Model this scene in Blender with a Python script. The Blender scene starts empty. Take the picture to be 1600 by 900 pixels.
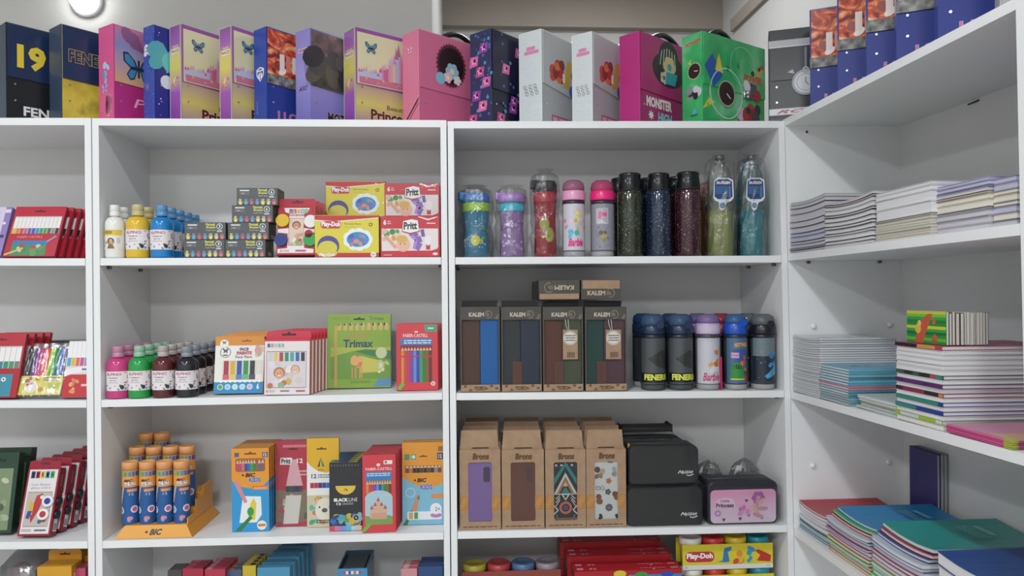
import bpy, bmesh, math, random
from mathutils import Vector, Matrix

C = bpy.context.scene
COL = C.collection
PI = math.pi
random.seed(7)

# ------------------------------------------------------------------ camera
F, CY, YAW, ROLL, DIST, EYE = 1156.0, 462.6, 0.0606, 0.0085, 2.16, 1.45
cam = bpy.data.cameras.new('camera')
cam.sensor_width = 36.0
cam.lens = F*36/1600
cam.shift_y = (CY-450)/1600
cam.clip_start = 0.02
co = bpy.data.objects.new('camera', cam)
COL.objects.link(co)
co.matrix_world = Matrix.Translation((0, -DIST, EYE)) @ Matrix.Rotation(-YAW, 4, 'Z') @ Matrix.Rotation(PI/2, 4, 'X') @ Matrix.Rotation(-ROLL, 4, 'Z')
C.camera = co

# ------------------------------------------------------------------ view, world, lamps and an added fill overhead
C.view_settings.view_transform = 'Standard'
C.view_settings.look = 'None'
C.view_settings.gamma = 1
C.view_settings.exposure = 0.07
C.view_settings.use_curve_mapping = False
w = bpy.data.worlds.new('shop_air'); C.world = w
w.use_nodes = True
w.node_tree.nodes['Background'].inputs[0].default_value = (0.80, 0.90, 1.0, 1)
w.node_tree.nodes['Background'].inputs[1].default_value = 0.14

def area_light(name, loc, size, power, col=(1, 1, 1), rot=(0, 0, 0)):
    l = bpy.data.lights.new(name, 'AREA'); l.shape = 'SQUARE'; l.size = size
    l.energy = power; l.color = col
    o = bpy.data.objects.new(name, l); o.location = loc; o.rotation_euler = rot
    COL.objects.link(o)
    return o
for i, (lx, ly, pw, sz) in enumerate([(-0.27, -1.68, 25, 0.14), (-2.2, -1.75, 21, 0.16), (-0.3, -4.3, 68, 0.6), (-2.3, -4.3, 57, 0.6), (0.6, 0.75, 13, 0.5)]):  # last entry is an added fill, there to brighten the recess behind the bookcases
    area_light('ceiling_and_fill_light', (lx, ly, 3.03), sz, pw, (0.93, 0.97, 1.0))

# ------------------------------------------------------------------ pixel <-> place
def at(px, py, Y):
    ur, vr = px-800, py-CY
    u = ur*math.cos(ROLL)-vr*math.sin(ROLL); v = ur*math.sin(ROLL)+vr*math.cos(ROLL)
    x = u*math.cos(YAW)+F*math.sin(YAW); y = -u*math.sin(YAW)+F*math.cos(YAW)
    k = (Y+DIST)/y
    return Vector((x*k, Y, EYE-v*k))
def atx(px, py, X):
    ur, vr = px-800, py-CY
    u = ur*math.cos(ROLL)-vr*math.sin(ROLL); v = ur*math.sin(ROLL)+vr*math.cos(ROLL)
    x = u*math.cos(YAW)+F*math.sin(YAW); y = -u*math.sin(YAW)+F*math.cos(YAW)
    k = X/x
    return Vector((X, y*k-DIST, EYE-v*k))

# ------------------------------------------------------------------ materials
MATS = {}
def lin(h):
    h = h.lstrip('#')
    c = [int(h[i:i+2], 16)/255 for i in (0, 2, 4)]
    return tuple(x/12.92 if x <= 0.04045 else ((x+0.055)/1.055)**2.4 for x in c)+(1,)
def pset(b, **k):
    for n, v in k.items(): b.inputs[n.replace('_', ' ')].default_value = v
def pm(h, rough=0.38, spec=0.5, metal=0.0, coat=0.0):
    key = (h, rough, spec, metal, coat)
    if key in MATS: return MATS[key]
    m = bpy.data.materials.new('colour_'+h.lstrip('#')); m.use_nodes = True
    nt = m.node_tree; b = nt.nodes['Principled BSDF']
    b.inputs['Base Color'].default_value = lin(h)
    pset(b, Roughness=rough, Metallic=metal)
    b.inputs['Specular IOR Level'].default_value = spec
    b.inputs['Coat Weight'].default_value = coat
    b.inputs['Coat Roughness'].default_value = 0.12
    MATS[key] = m
    return m
def noise_mat(name, stops, scale=8, detail=4, rough=0.4, stretch=(1, 1, 1), bump=0.0, coat=0.0, metal=0.0, dist=0.0):
    if name in MATS: return MATS[name]
    m = bpy.data.materials.new(name); m.use_nodes = True
    nt = m.node_tree; N = nt.nodes; L = nt.links; b = N['Principled BSDF']
    tc = N.new('ShaderNodeTexCoord'); mp = N.new('ShaderNodeMapping'); mp.inputs['Scale'].default_value = stretch
    no = N.new('ShaderNodeTexNoise'); no.inputs['Scale'].default_value = scale; no.inputs['Detail'].default_value = detail
    no.inputs['Distortion'].default_value = dist
    cr = N.new('ShaderNodeValToRGB')
    el = cr.color_ramp.elements
    while len(el) < len(stops): el.new(0.5)
    for e, (p, h) in zip(el, stops): e.position = p; e.color = lin(h)
    L.new(tc.outputs['Object'], mp.inputs['Vector']); L.new(mp.outputs[0], no.inputs['Vector'])
    L.new(no.outputs['Fac'], cr.inputs[0]); L.new(cr.outputs[0], b.inputs['Base Color'])
    pset(b, Roughness=rough, Metallic=metal); b.inputs['Coat Weight'].default_value = coat
    if bump:
        bp = N.new('ShaderNodeBump'); bp.inputs['Strength'].default_value = bump; bp.inputs['Distance'].default_value = 0.002
        L.new(no.outputs['Fac'], bp.inputs['Height']); L.new(bp.outputs[0], b.inputs['Normal'])
    MATS[name] = m
    return m
def film_mat(name='clear_film', amount=0.10, tint='#ffffff', scale=60, rough=0.08, bump=0.9):
    if name in MATS: return MATS[name]
    m = bpy.data.materials.new(name); m.use_nodes = True
    nt = m.node_tree; N = nt.nodes; L = nt.links
    N.remove(N['Principled BSDF']); out = N['Material Output']
    tr = N.new('ShaderNodeBsdfTransparent'); tr.inputs[0].default_value = lin(tint)
    gl = N.new('ShaderNodeBsdfGlossy'); gl.inputs['Roughness'].default_value = rough
    mx = N.new('ShaderNodeMixShader')
    lw = N.new('ShaderNodeLayerWeight'); lw.inputs['Blend'].default_value = 0.25
    ma = N.new('ShaderNodeMath'); ma.operation = 'MULTIPLY_ADD'; ma.inputs[1].default_value = 0.45; ma.inputs[2].default_value = amount
    ma.use_clamp = True
    tc = N.new('ShaderNodeTexCoord'); no = N.new('ShaderNodeTexNoise'); no.inputs['Scale'].default_value = scale; no.inputs['Detail'].default_value = 3
    bp = N.new('ShaderNodeBump'); bp.inputs['Strength'].default_value = bump; bp.inputs['Distance'].default_value = 0.004
    L.new(tc.outputs['Object'], no.inputs['Vector']); L.new(no.outputs['Fac'], bp.inputs['Height'])
    L.new(bp.outputs[0], gl.inputs['Normal'])
    L.new(lw.outputs['Facing'], ma.inputs[0]); L.new(ma.outputs[0], mx.inputs[0])
    L.new(tr.outputs[0], mx.inputs[1]); L.new(gl.outputs[0], mx.inputs[2]); L.new(mx.outputs[0], out.inputs[0])
    MATS[name] = m
    return m
def clear_mat(h, amount=0.25, rough=0.12):
    """thin tinted see-through plastic"""
    key = ('clear', h, amount)
    if key in MATS: return MATS[key]
    m = bpy.data.materials.new('clear_'+h.lstrip('#')); m.use_nodes = True
    nt = m.node_tree; N = nt.nodes; L = nt.links; b = N['Principled BSDF']; out = N['Material Output']
    b.inputs['Base Color'].default_value = lin(h); pset(b, Roughness=rough)
    tr = N.new('ShaderNodeBsdfTransparent'); tr.inputs[0].default_value = lin(h)
    mx = N.new('ShaderNodeMixShader'); mx.inputs[0].default_value = amount
    L.new(tr.outputs[0], mx.inputs[1]); L.new(b.outputs[0], mx.inputs[2]); L.new(mx.outputs[0], out.inputs[0])
    MATS[key] = m
    return m
WHITE = noise_mat('white_laminate', [(0.3, '#e6e7e9'), (0.7, '#eaebec')], 3, 2, 0.42)
BACKM = noise_mat('hardboard_back', [(0.3, '#dcdbda'), (0.7, '#e0dfde')], 3, 2, 0.5)
WALLM = noise_mat('painted_wall', [(0.3, '#bdbbb8'), (0.7, '#c3c1bd')], 2, 3, 0.8)
ROOMM = noise_mat('shop_wall', [(0.3, '#d2d1cf'), (0.7, '#d7d6d4')], 2, 3, 0.8)
BEAMM = noise_mat('taupe_paint', [(0.3, '#9a9087'), (0.7, '#a0968c')], 2, 3, 0.8)
CEILM = noise_mat('ceiling_paint', [(0.3, '#dedcd8'), (0.7, '#e2e0dc')], 2, 3, 0.85)
FLOORM = noise_mat('floor_tile', [(0.3, '#b4b1ac'), (0.7, '#bebbb6')], 3, 4, 0.4)
KRAFT = noise_mat('kraft_card', [(0.3, '#9c7f66'), (0.7, '#a98b70')], 40, 4, 0.75)
PAPER = noise_mat('page_edges', [(0.35, '#c9c8cc'), (0.65, '#e9e8ea')], 3, 3, 0.8, (1, 1, 260))
PAPERV = noise_mat('page_edges_upright', [(0.35, '#bdbab4'), (0.65, '#dedcd6')], 3, 3, 0.8, (300, 2, 1))
CREAM = noise_mat('cream_pages', [(0.35, '#cbc6ba'), (0.65, '#e6e2d8')], 3, 3, 0.8, (1, 1, 260))
METAL = pm('#c9c9cb', 0.22, 0.5, 1.0)
BLACK = pm('#1b1b1d', 0.35)
FILM = film_mat()

# ------------------------------------------------------------------ mesh builder
class G:
    def __init__(s): s.bm = bmesh.new(); s.mats = []
    def mi(s, m):
        if isinstance(m, str): m = pm(m)
        if m not in s.mats: s.mats.append(m)
        return s.mats.index(m)
    def face(s, pts, m, smooth=False):
        vs = [s.bm.verts.new(p) for p in pts]
        try: f = s.bm.faces.new(vs)
        except ValueError: return
        f.material_index = s.mi(m); f.smooth = smooth
    def hexa(s, p, m):
        """p: bottom ring of four points then top ring of four points, counter-clockwise from above"""
        v = [s.bm.verts.new(q) for q in p]; i = s.mi(m); fs = []
        for q in ((3, 2, 1, 0), (4, 5, 6, 7), (0, 1, 5, 4), (1, 2, 6, 5), (2, 3, 7, 6), (3, 0, 4, 7)):
            f = s.bm.faces.new([v[k] for k in q]); f.material_index = i; fs.append(f)
        return fs
    def box(s, x0, x1, y0, y1, z0, z1, m, bev=0.0):
        fs = s.hexa([(x0, y0, z0), (x1, y0, z0), (x1, y1, z0), (x0, y1, z0), (x0, y0, z1), (x1, y0, z1), (x1, y1, z1), (x0, y1, z1)], m)
        if bev:
            es = list({e for f in fs for e in f.edges})
            bmesh.ops.bevel(s.bm, geom=es, offset=bev, segments=2, affect='EDGES', profile=0.6, material=s.mi(m))
        return fs
    def prism(s, pts, y0, y1, m, side=None):
        """outline in x,z pushed along y"""
        i = s.mi(m); j = s.mi(side or m); n = len(pts)
        a = [s.bm.verts.new((x, y0, z)) for x, z in pts]; b = [s.bm.verts.new((x, y1, z)) for x, z in pts]
        ar = sum(pts[k][0]*pts[(k+1) % n][1]-pts[(k+1) % n][0]*pts[k][1] for k in range(n))
        f1, f2 = (a, b[::-1]) if ar > 0 else (a[::-1], b)
        s.bm.faces.new(f1).material_index = i; s.bm.faces.new(f2).material_index = i
        for k in range(n):
            q = [a[k], a[(k+1) % n], b[(k+1) % n], b[k]]
            if ar > 0: q.reverse()
            s.bm.faces.new(q).material_index = j
    def lathe(s, prof, m, seg=20, cx=0, cy=0, smooth=True, sx=1.0, sy=1.0, cap=True, jit=0.0, twist=0):
        i = s.mi(m); rings = []
        for k, (r, z) in enumerate(prof):
            ring = []
            for a in range(seg):
                t = 2*PI*a/seg
                rr = r*(1+(random.uniform(-jit, jit) if jit else 0))
                ring.append(s.bm.verts.new((cx+rr*sx*math.cos(t), cy+rr*sy*math.sin(t), z+(random.uniform(-jit, jit)*0.01 if jit else 0))))
            rings.append(ring)
        for k in range(len(rings)-1):
            for a in range(seg):
                f = s.bm.faces.new([rings[k][a], rings[k][(a+1) % seg], rings[k+1][(a+1) % seg], rings[k+1][a]])
                f.material_index = i; f.smooth = smooth
        if cap:
            s.bm.faces.new(rings[0][::-1]).material_index = i
            s.bm.faces.new(rings[-1]).material_index = i
    def tube(s, pts, r, m, seg=8, close=False):
        i = s.mi(m); pts = [Vector(p) for p in pts]; n = len(pts); rings = []
        for k in range(n):
            a = pts[(k-1) % n] if (close or k) else pts[k]; b = pts[(k+1) % n] if (close or k < n-1) else pts[k]
            t = (b-a).normalized(); up = Vector((0, 0, 1)) if abs(t.z) < 0.9 else Vector((1, 0, 0))
            u = t.cross(up).normalized(); v = u.cross(t)
            rings.append([s.bm.verts.new(pts[k]+(u*math.cos(2*PI*q/seg)+v*math.sin(2*PI*q/seg))*r) for q in range(seg)])
        for k in range(n if close else n-1):
            for q in range(seg):
                f = s.bm.faces.new([rings[k][q], rings[k][(q+1) % seg], rings[(k+1) % n][(q+1) % seg], rings[(k+1) % n][q]])
                f.material_index = i; f.smooth = True
        if not close:
            s.bm.faces.new(rings[0][::-1]).material_index = i; s.bm.faces.new(rings[-1]).material_index = i
    def ball(s, c, r, m, sx=1, sy=1, sz=1, seg=14, rings=9):
        i = s.mi(m); R = []
        for a in range(1, rings):
            t = PI*a/rings
            R.append([s.bm.verts.new((c[0]+r*sx*math.sin(t)*math.cos(2*PI*q/seg), c[1]+r*sy*math.sin(t)*math.sin(2*PI*q/seg), c[2]-r*sz*math.cos(t))) for q in range(seg)])
        lo = s.bm.verts.new((c[0], c[1], c[2]-r*sz)); hi = s.bm.verts.new((c[0], c[1], c[2]+r*sz))
        fs = []
        for q in range(seg):
            fs.append(s.bm.faces.new([lo, R[0][(q+1) % seg], R[0][q]])); fs.append(s.bm.faces.new([hi, R[-1][q], R[-1][(q+1) % seg]]))
            for a in range(len(R)-1): fs.append(s.bm.faces.new([R[a][q], R[a][(q+1) % seg], R[a+1][(q+1) % seg], R[a+1][q]]))
        for f in fs: f.material_index = i; f.smooth = True
    def obj(s, name, parent=None, fix=False):
        if fix: bmesh.ops.recalc_face_normals(s.bm, faces=s.bm.faces)
        me = bpy.data.meshes.new(name); s.bm.to_mesh(me); s.bm.free()
        for m in s.mats: me.materials.append(m)
        o = bpy.data.objects.new(name, me); COL.objects.link(o)
        if parent: o.parent = parent
        return o

# ------------------------------------------------------------------ printed artwork on a face
TXT = {}
def text_mesh(t, bold, shear):
    k = (t, bold, shear)
    if k not in TXT:
        cu = bpy.data.curves.new('lettering', 'FONT'); cu.body = t; cu.size = 1; cu.offset = bold; cu.shear = shear; cu.resolution_u = 2
        ob = bpy.data.objects.new('lettering', cu)
        me = ob.to_mesh()
        vs = [v.co.copy() for v in me.vertices]; fs = [tuple(p.vertices) for p in me.polygons]
        ob.to_mesh_clear(); bpy.data.objects.remove(ob); bpy.data.curves.remove(cu)
        x0 = min(v.x for v in vs); x1 = max(v.x for v in vs); y0 = min(v.y for v in vs); y1 = max(v.y for v in vs)
        TXT[k] = ([((v.x-x0)/(x1-x0), (v.y-y0)/(y1-y0)) for v in vs], fs)
    return TXT[k]
class Art:
    """art laid on a flat face, or on a round wall when r is given; x,y run 0..1 over W by H metres"""
    STEP = 2.5e-5
    def __init__(s, g, o, u, v, W, H, r=None):
        s.g = g; s.o = Vector(o); s.u = Vector(u); s.v = Vector(v); s.W = W; s.H = H; s.n = s.u.cross(s.v); s.l = 1; s.r = r
        s.a = W/H
    def P(s, x, y, bulge=0.0):
        off = s.l*s.STEP+1e-4+bulge
        if s.r:
            t = (x-0.5)*s.W/s.r; R = s.r+off
            return s.o+s.u*(R*math.sin(t))+s.n*(R*math.cos(t))+s.v*(y*s.H)
        return s.o+s.u*(x*s.W)+s.v*(y*s.H)+s.n*off
    def chord(s, x0, x1):
        return s.r*(1-math.cos(min(1.2, abs(x1-x0)*s.W/s.r/2))) if s.r else 0.0
    def poly(s, pts, c):
        x0 = min(p[0] for p in pts); x1 = max(p[0] for p in pts)
        n = max(1, int((x1-x0)*s.W/s.r/0.22)+1) if s.r else 1
        for k in range(n):
            w = pts
            if n > 1:                                       # a slice of the outline, so that it follows the round wall
                for lim, sg in ((x0+(x1-x0)*k/n, 1), (x0+(x1-x0)*(k+1)/n, -1)):
                    o = []
                    for a, b in zip(w, w[1:]+w[:1]):
                        da, db = sg*(a[0]-lim), sg*(b[0]-lim)
                        if da >= 0: o.append(a)
                        if da*db < 0: t = da/(da-db); o.append((lim, a[1]+(b[1]-a[1])*t))
                    w = o
                    if len(w) < 3: break
            if len(w) < 3: continue
            q = s.chord(min(p[0] for p in w), max(p[0] for p in w))
            s.g.face([s.P(x, y, q) for x, y in w], c)
        s.l += 1; return s
    def rect(s, x0, y0, x1, y1, c, n=None):
        n = n or (max(1, int(abs(x1-x0)*s.W/s.r/0.16)) if s.r else 1)
        for k in range(n):
            a = x0+(x1-x0)*k/n; b = x0+(x1-x0)*(k+1)/n; q = s.chord(a, b)
            s.g.face([s.P(a, y0, q), s.P(b, y0, q), s.P(b, y1, q), s.P(a, y1, q)], c)
        s.l += 1; return s
    def ell(s, cx, cy, rx, c, ry=None, n=18, rot=0, a0=0, a1=2*PI):
        ry = rx*s.a if ry is None else ry
        pts = []
        for k in range(n if a1-a0 > 6.28 else n+1):
            t = a0+(a1-a0)*k/n; x = rx*math.cos(t); y = ry*math.sin(t)/s.a
            pts.append((cx+x*math.cos(rot)-y*math.sin(rot), cy+(x*math.sin(rot)+y*math.cos(rot))*s.a))
        return s.poly(pts, c)
    def ring(s, cx, cy, rx, w, c, n=24, a0=0, a1=2*PI):
        for k in range(n):
            t = a0+(a1-a0)*k/n; q = a0+(a1-a0)*(k+1)/n
            f = lambda r, t: s.P(cx+r*math.cos(t), cy+r*math.sin(t)*s.a)
            s.g.face([f(rx-w, t), f(rx, t), f(rx, q), f(rx-w, q)], c)
        s.l += 1; return s
    def line(s, pts, w, c):
        for (x0, y0), (x1, y1) in zip(pts[:-1], pts[1:]):
            dx, dy = (x1-x0)*s.W, (y1-y0)*s.H; L = math.hypot(dx, dy) or 1
            nx, ny = -dy/L*w*s.W/2/s.W, dx/L*w*s.W/2/s.H
            s.g.face([s.P(x0-nx, y0-ny), s.P(x1-nx, y1-ny), s.P(x1+nx, y1+ny), s.P(x0+nx, y0+ny)], c)
        s.l += 1; return s
    def text(s, t, x0, y0, x1, y1, c, bold=0.0, shear=0.0, out=None, slope=0.0):
        if out: s._t(t, x0, y0, x1, y1, out, bold+0.03, shear, slope, 0.035)
        return s._t(t, x0, y0, x1, y1, c, bold, shear, slope, 0)
    def _t(s, t, x0, y0, x1, y1, c, bold, shear, slope, grow):
        vs, fs = text_mesh(t, bold, shear); i = s.g.mi(c)
        gx = grow*(x1-x0)/max(1, len(t))*1.4; gy = grow*(y1-y0)
        x0 -= gx; x1 += gx; y0 -= gy; y1 += gy
        q = max(s.chord(x0+(x1-x0)*min(vs[k][0] for k in f), x0+(x1-x0)*max(vs[k][0] for k in f)) for f in fs) if s.r else 0
        bv = [s.g.bm.verts.new(s.P(x0+(x1-x0)*a, y0+(y1-y0)*b+slope*(a*(x1-x0)), q)) for a, b in vs]
        for f in fs:
            try: s.g.bm.faces.new([bv[k] for k in f]).material_index = i
            except ValueError: pass
        s.l += 1; return s
    def rrect(s, x0, y0, x1, y1, c, r=0.08, n=4):
        ry = r*s.a; pts = []
        for cx, cy, a in ((x1-r, y0+ry, -PI/2), (x1-r, y1-ry, 0), (x0+r, y1-ry, PI/2), (x0+r, y0+ry, PI)):
            for k in range(n+1):
                t = a+PI/2*k/n; pts.append((cx+r*math.cos(t), cy+ry*math.sin(t)))
        return s.poly(pts, c)
    def flower(s, cx, cy, r, c, c2='#f2e28a', n=5):
        for k in range(n):
            t = 2*PI*k/n; s.ell(cx+r*0.6*math.cos(t), cy+r*0.6*math.sin(t)*s.a, r*0.45, c, n=10)
        return s.ell(cx, cy, r*0.35, c2, n=10)
    def star(s, cx, cy, r, c, n=5, q=0.45):
        return s.poly([(cx+(r if k % 2 == 0 else r*q)*math.sin(PI*k/n), cy+(r if k % 2 == 0 else r*q)*math.cos(PI*k/n)*s.a) for k in range(2*n)][::-1], c)
    def butterfly(s, cx, cy, r, c, c2='#22304a'):
        for m, col in ((1.0, c2), (0.74, c)):
            for sx in (-1, 1):
                up = [(0.05, 0.0), (0.55, -0.05), (1.05, 0.35), (1.10, 0.95), (0.75, 1.0), (0.25, 0.5)]
                lo = [(0.05, 0.0), (0.3, -0.75), (0.6, -0.85), (0.85, -0.5), (0.6, -0.05)]
                for P_ in (up, lo):
                    mx = sum(p[0] for p in P_)/len(P_); my = sum(p[1] for p in P_)/len(P_)
                    w = [(cx+sx*r*(mx+(x-mx)*m), cy+r*(my+(y-my)*m)*s.a) for x, y in P_]
                    area = sum(w[k][0]*w[(k+1) % len(w)][1]-w[(k+1) % len(w)][0]*w[k][1] for k in range(len(w)))
                    s.poly(w if area > 0 else w[::-1], col)
        return s.line([(cx, cy-r*0.6*s.a), (cx, cy+r*0.6*s.a)], r*0.14, c2)
    def dots(s, n, c, r0, r1, box=(0, 0, 1, 1), seed=1):
        R = random.Random(seed)
        for k in range(n):
            s.ell(R.uniform(box[0], box[2]), R.uniform(box[1], box[3]), R.uniform(r0, r1), c, n=7); s.l -= 1
        s.l += 1; return s
    def blobs(s, n, cols, r0, r1, box=(0, 0, 1, 1), seed=1):
        R = random.Random(seed)
        for k in range(n):
            s.ell(R.uniform(box[0], box[2]), R.uniform(box[1], box[3]), R.uniform(r0, r1), cols[k % len(cols)], n=10, rot=R.uniform(0, 3), ry=R.uniform(r0, r1)*s.a)
        return s
    def stripes(s, x0, y0, x1, y1, cols, gap=0.12, tip=0.0):
        w = (x1-x0)/len(cols)
        for k, c in enumerate(cols):
            a = x0+k*w+w*gap/2; b = x0+(k+1)*w-w*gap/2
            s.rect(a, y0, b, y1, c); s.l -= 1
            if tip: s.poly([(a, y1), (b, y1), ((a+b)/2, y1+tip)], '#d9b58c'); s.l -= 1
        s.l += 1; return s
    def lines_of_text(s, x0, y0, x1, y1, n, c, seed=3):
        R = random.Random(seed); h = (y1-y0)/n
        for k in range(n):
            x = x0
            while x < x1-0.02:
                q = min(x1, x+(x1-x0)*R.uniform(0.08, 0.22)); s.rect(x, y0+k*h+h*0.25, q, y0+k*h+h*0.75, c, 1); s.l -= 1
                x = q+(x1-x0)*0.03
        s.l += 1; return s
def front(g, w, h, y=0.0, z0=0.0): return Art(g, (-w/2, y, z0), (1, 0, 0), (0, 0, 1), w, h)
def right(g, x, d, h, y0=0.0): return Art(g, (x, y0, 0), (0, 1, 0), (0, 0, 1), d, h)
def left(g, x, d, h, y0=0.0): return Art(g, (x, y0+d, 0), (0, -1, 0), (0, 0, 1), d, h)
def topf(g, w, d, z, y0=0.0): return Art(g, (-w/2, y0, z), (1, 0, 0), (0, 1, 0), w, d)
def round_art(g, r, W, H, z0, cx=0, cy=0, turn=0.0):
    return Art(g, (cx, cy, z0), (math.cos(turn), math.sin(turn), 0), (0, 0, 1), W, H, r)

def tag(o, label, cat, group=None, kind=None):
    o['label'] = label; o['category'] = cat
    if group: o['group'] = group
    if kind: o['kind'] = kind
    return o
def thing(name, label, cat, loc=(0, 0, 0), rz=0, group=None, tilt=0):
    o = bpy.data.objects.new(name, None); o.empty_display_size = 0.03; COL.objects.link(o)
    place(o, loc, rz, tilt)
    return tag(o, label, cat, group)
def place(o, loc, rz=0, tilt=0):
    o.rotation_mode = 'ZYX' if False else 'XYZ'
    o.location = loc; o.rotation_euler = (tilt, 0, rz)
    return o
def dup(root, loc, label, rz=None, tilt=None):
    r = root.copy(); COL.objects.link(r); r.location = loc; r['label'] = label
    e = list(root.rotation_euler)
    if rz is not None: e[2] = rz
    if tilt is not None: e[0] = tilt
    r.rotation_euler = e
    for ch in list(root.children):
        c = ch.copy(); COL.objects.link(c); c.parent = r
        for q in list(ch.children):
            d = q.copy(); COL.objects.link(d); d.parent = c
    return r
def structure(o):
    o['kind'] = 'structure'; return o

# ------------------------------------------------------------------ the room
WB, WR, WL, WF, CH, BX, BY = 1.65, 1.335, -4.0, -5.6, 3.12, at(675, 20, 0.42).x, 0.42
def slab(name, x0, x1, y0, y1, z0, z1, m):
    g = G(); g.box(x0, x1, y0, y1, z0, z1, m); return structure(g.obj(name))
slab('floor', WL-0.1, WR+0.1, WF-0.1, WB+0.1, -0.1, 0, FLOORM)
slab('ceiling', WL-0.1, WR+0.1, WF-0.1, WB+0.1, CH, CH+0.1, CEILM)
slab('wall_back', BX, WR+0.1, WB, WB+0.1, 0, CH, WALLM)
slab('wall_left_back', WL-0.1, BX, BY, WB+0.1, 0, CH, WALLM)
slab('wall_right', WR, WR+0.1, WF, WB, 0, CH, WALLM)
slab('wall_left', WL-0.1, WL, WF, BY, 0, CH, ROOMM)
slab('wall_front', WL-0.1, WR+0.1, WF-0.1, WF, 0, CH, ROOMM)
zb = at(900, 42, WB-0.05).z
slab('trim_1', BX, WR, WB-0.05, WB, zb, CH, BEAMM)
g = G()                                                    # raised strip running along the right wall
p0 = atx(1141, 50, WR-0.02); p1 = atx(1222, -30, WR-0.02)
g.hexa([(WR-0.02, p1.y, p1.z), (WR, p1.y, p1.z), (WR, p0.y, p0.z), (WR-0.02, p0.y, p0.z), (WR-0.02, p1.y, p1.z+0.06), (WR, p1.y, p1.z+0.06), (WR, p0.y, p0.z+0.06), (WR-0.02, p0.y, p0.z+0.06)], BEAMM)
structure(g.obj('trim_2', fix=True))
# glowing round lamp on the wall over the left bookcase
lp = at(137, 4, BY)
lamp = thing('wall_lamp', 'small round glowing white lamp high on the grey wall above the binders', 'lamp', lp)
em = bpy.data.materials.new('lamp_glow'); em.use_nodes = True
pset(em.node_tree.nodes['Principled BSDF'], Emission_Strength=14.0)
em.node_tree.nodes['Principled BSDF'].inputs['Emission Color'].default_value = (0.96, 0.98, 1, 1)
g = G(); g.ball((0, -0.035, 0), 0.042, em, 1, 0.85, 1.0); g.obj('bulb', lamp)
g = G(); g.lathe([(0.052, 0), (0.052, 0.012), (0.03, 0.02)], WHITE, 24); b = g.obj('base', lamp); b.rotation_euler = (PI/2, 0, 0)

# ------------------------------------------------------------------ the bookcases
T = 0.018; DEP = 0.342; TH = 0.0205
YN = -0.9324; LEAN = 0.0138
def rx(z): return 0.9587-LEAN*(z-EYE)+0.002
SH = {}
def shelf_z(u, k, s):
    (s0, z0), (s1, z1) = SH[u][k]
    return z0+(z1-z0)*(s-s0)/(s1-s0)
def pin(g, x, y, z, d, m=METAL):
    g.tube([(x, y, z), (x+d*0.011, y, z)], 0.0045, m, 8)
def bookcase(u, label, x0, x1, lefts, rights):
    t = thing('bookcase', label, 'bookcase', (0, 0, 0))
    z_top = min(at(*lefts[0], 0).z, at(*rights[0], 0).z)+TH
    for xa, xb in ((x0, x0+T), (x1-T, x1)):
        g = G(); za = at(lefts[0][0], lefts[0][1], 0).z+TH if xa == x0 else at(rights[0][0], rights[0][1], 0).z+TH
        if u == 'U3' and xb == x1:
            o0, o1 = rx(0)-0.0015, rx(za)-0.0015
            g.hexa([(o0-T, 0, 0), (o0, 0, 0), (o0, DEP, 0), (o0-T, DEP, 0), (o1-T, 0, za), (o1, 0, za), (o1, DEP, za), (o1-T, DEP, za)], WHITE)
        else: g.box(xa, xb, 0, DEP, 0, za, WHITE, 0.0008)
        g.obj('side_panel', t)
    g = G(); b0, b1 = (rx(0.06)-T-0.002, rx(z_top)-T-0.002) if u == 'U3' else (x1-T, x1-T)
    g.hexa([(x0+T, DEP-0.006, 0.06), (b0, DEP-0.006, 0.06), (b0, DEP, 0.06), (x0+T, DEP, 0.06), (x0+T, DEP-0.006, z_top-0.008), (b1, DEP-0.006, z_top-0.008), (b1, DEP, z_top-0.008), (x0+T, DEP, z_top-0.008)], BACKM); g.obj('back_panel', t)
    SH[u] = []
    for k in range(5):
        if k < 4:
            za = at(lefts[k][0], lefts[k][1], 0).z; zc = at(rights[k][0], rights[k][1], 0).z
        else: za = zc = EYE-1.03
        xa, xb = x0+T, (rx(zc)-0.0015-T if u == 'U3' else x1-T)
        SH[u].append(((xa, za+TH), (xb, zc+TH)))
        g = G(); y1 = DEP-0.006
        e = 0.0 if k == 0 else 0.0012
        g.hexa([(xa+e, 0, za), (xb-e, 0, zc), (xb-e, y1, zc), (xa+e, y1, za), (xa+e, 0, za+TH), (xb-e, 0, zc+TH), (xb-e, y1, zc+TH), (xa+e, y1, za+TH)], WHITE)
        g.obj('top_panel' if k == 0 else 'shelf', t)
        if k:
            for xx, zz, d in ((xa, za, 1), (xb, zc, -1)):
                for yy in (0.045, 0.25):
                    g = G(); pin(g, xx, yy, zz-0.005, d, pm('#6f6f72', 0.35, 0.5, 0.8)); g.obj('shelf_pin', t)
    g = G(); g.box(x0+T, x1-T, 0.01, DEP-0.006, 0.06, 0.08, WHITE); g.obj('bottom_panel', t)
    g = G(); g.box(x0+T, x1-T, 0.02, 0.036, 0, 0.06, WHITE); g.obj('plinth', t)
    return t
xA = -1.0546; xB = -0.0546; xC = 0.963
bookcase('U1', 'white bookcase at the left edge, holding felt pen packs and glass paint boxes', xA-0.003-1.0, xA-0.003,
         [(-400, 195.5), (-400, 414.5), (-400, 638), (-400, 862)], [(129, 195.5), (132, 415), (135, 637), (138, 857)])
bookcase('U2', 'white bookcase holding paint bottles, modelling clay and coloured pencils', xA, xB-0.001,
         [(154, 196), (158, 414.7), (160, 636.3), (163, 856.7)], [(687, 198.7), (691, 412.8), (693, 624.5), (694.5, 843)])
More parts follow.
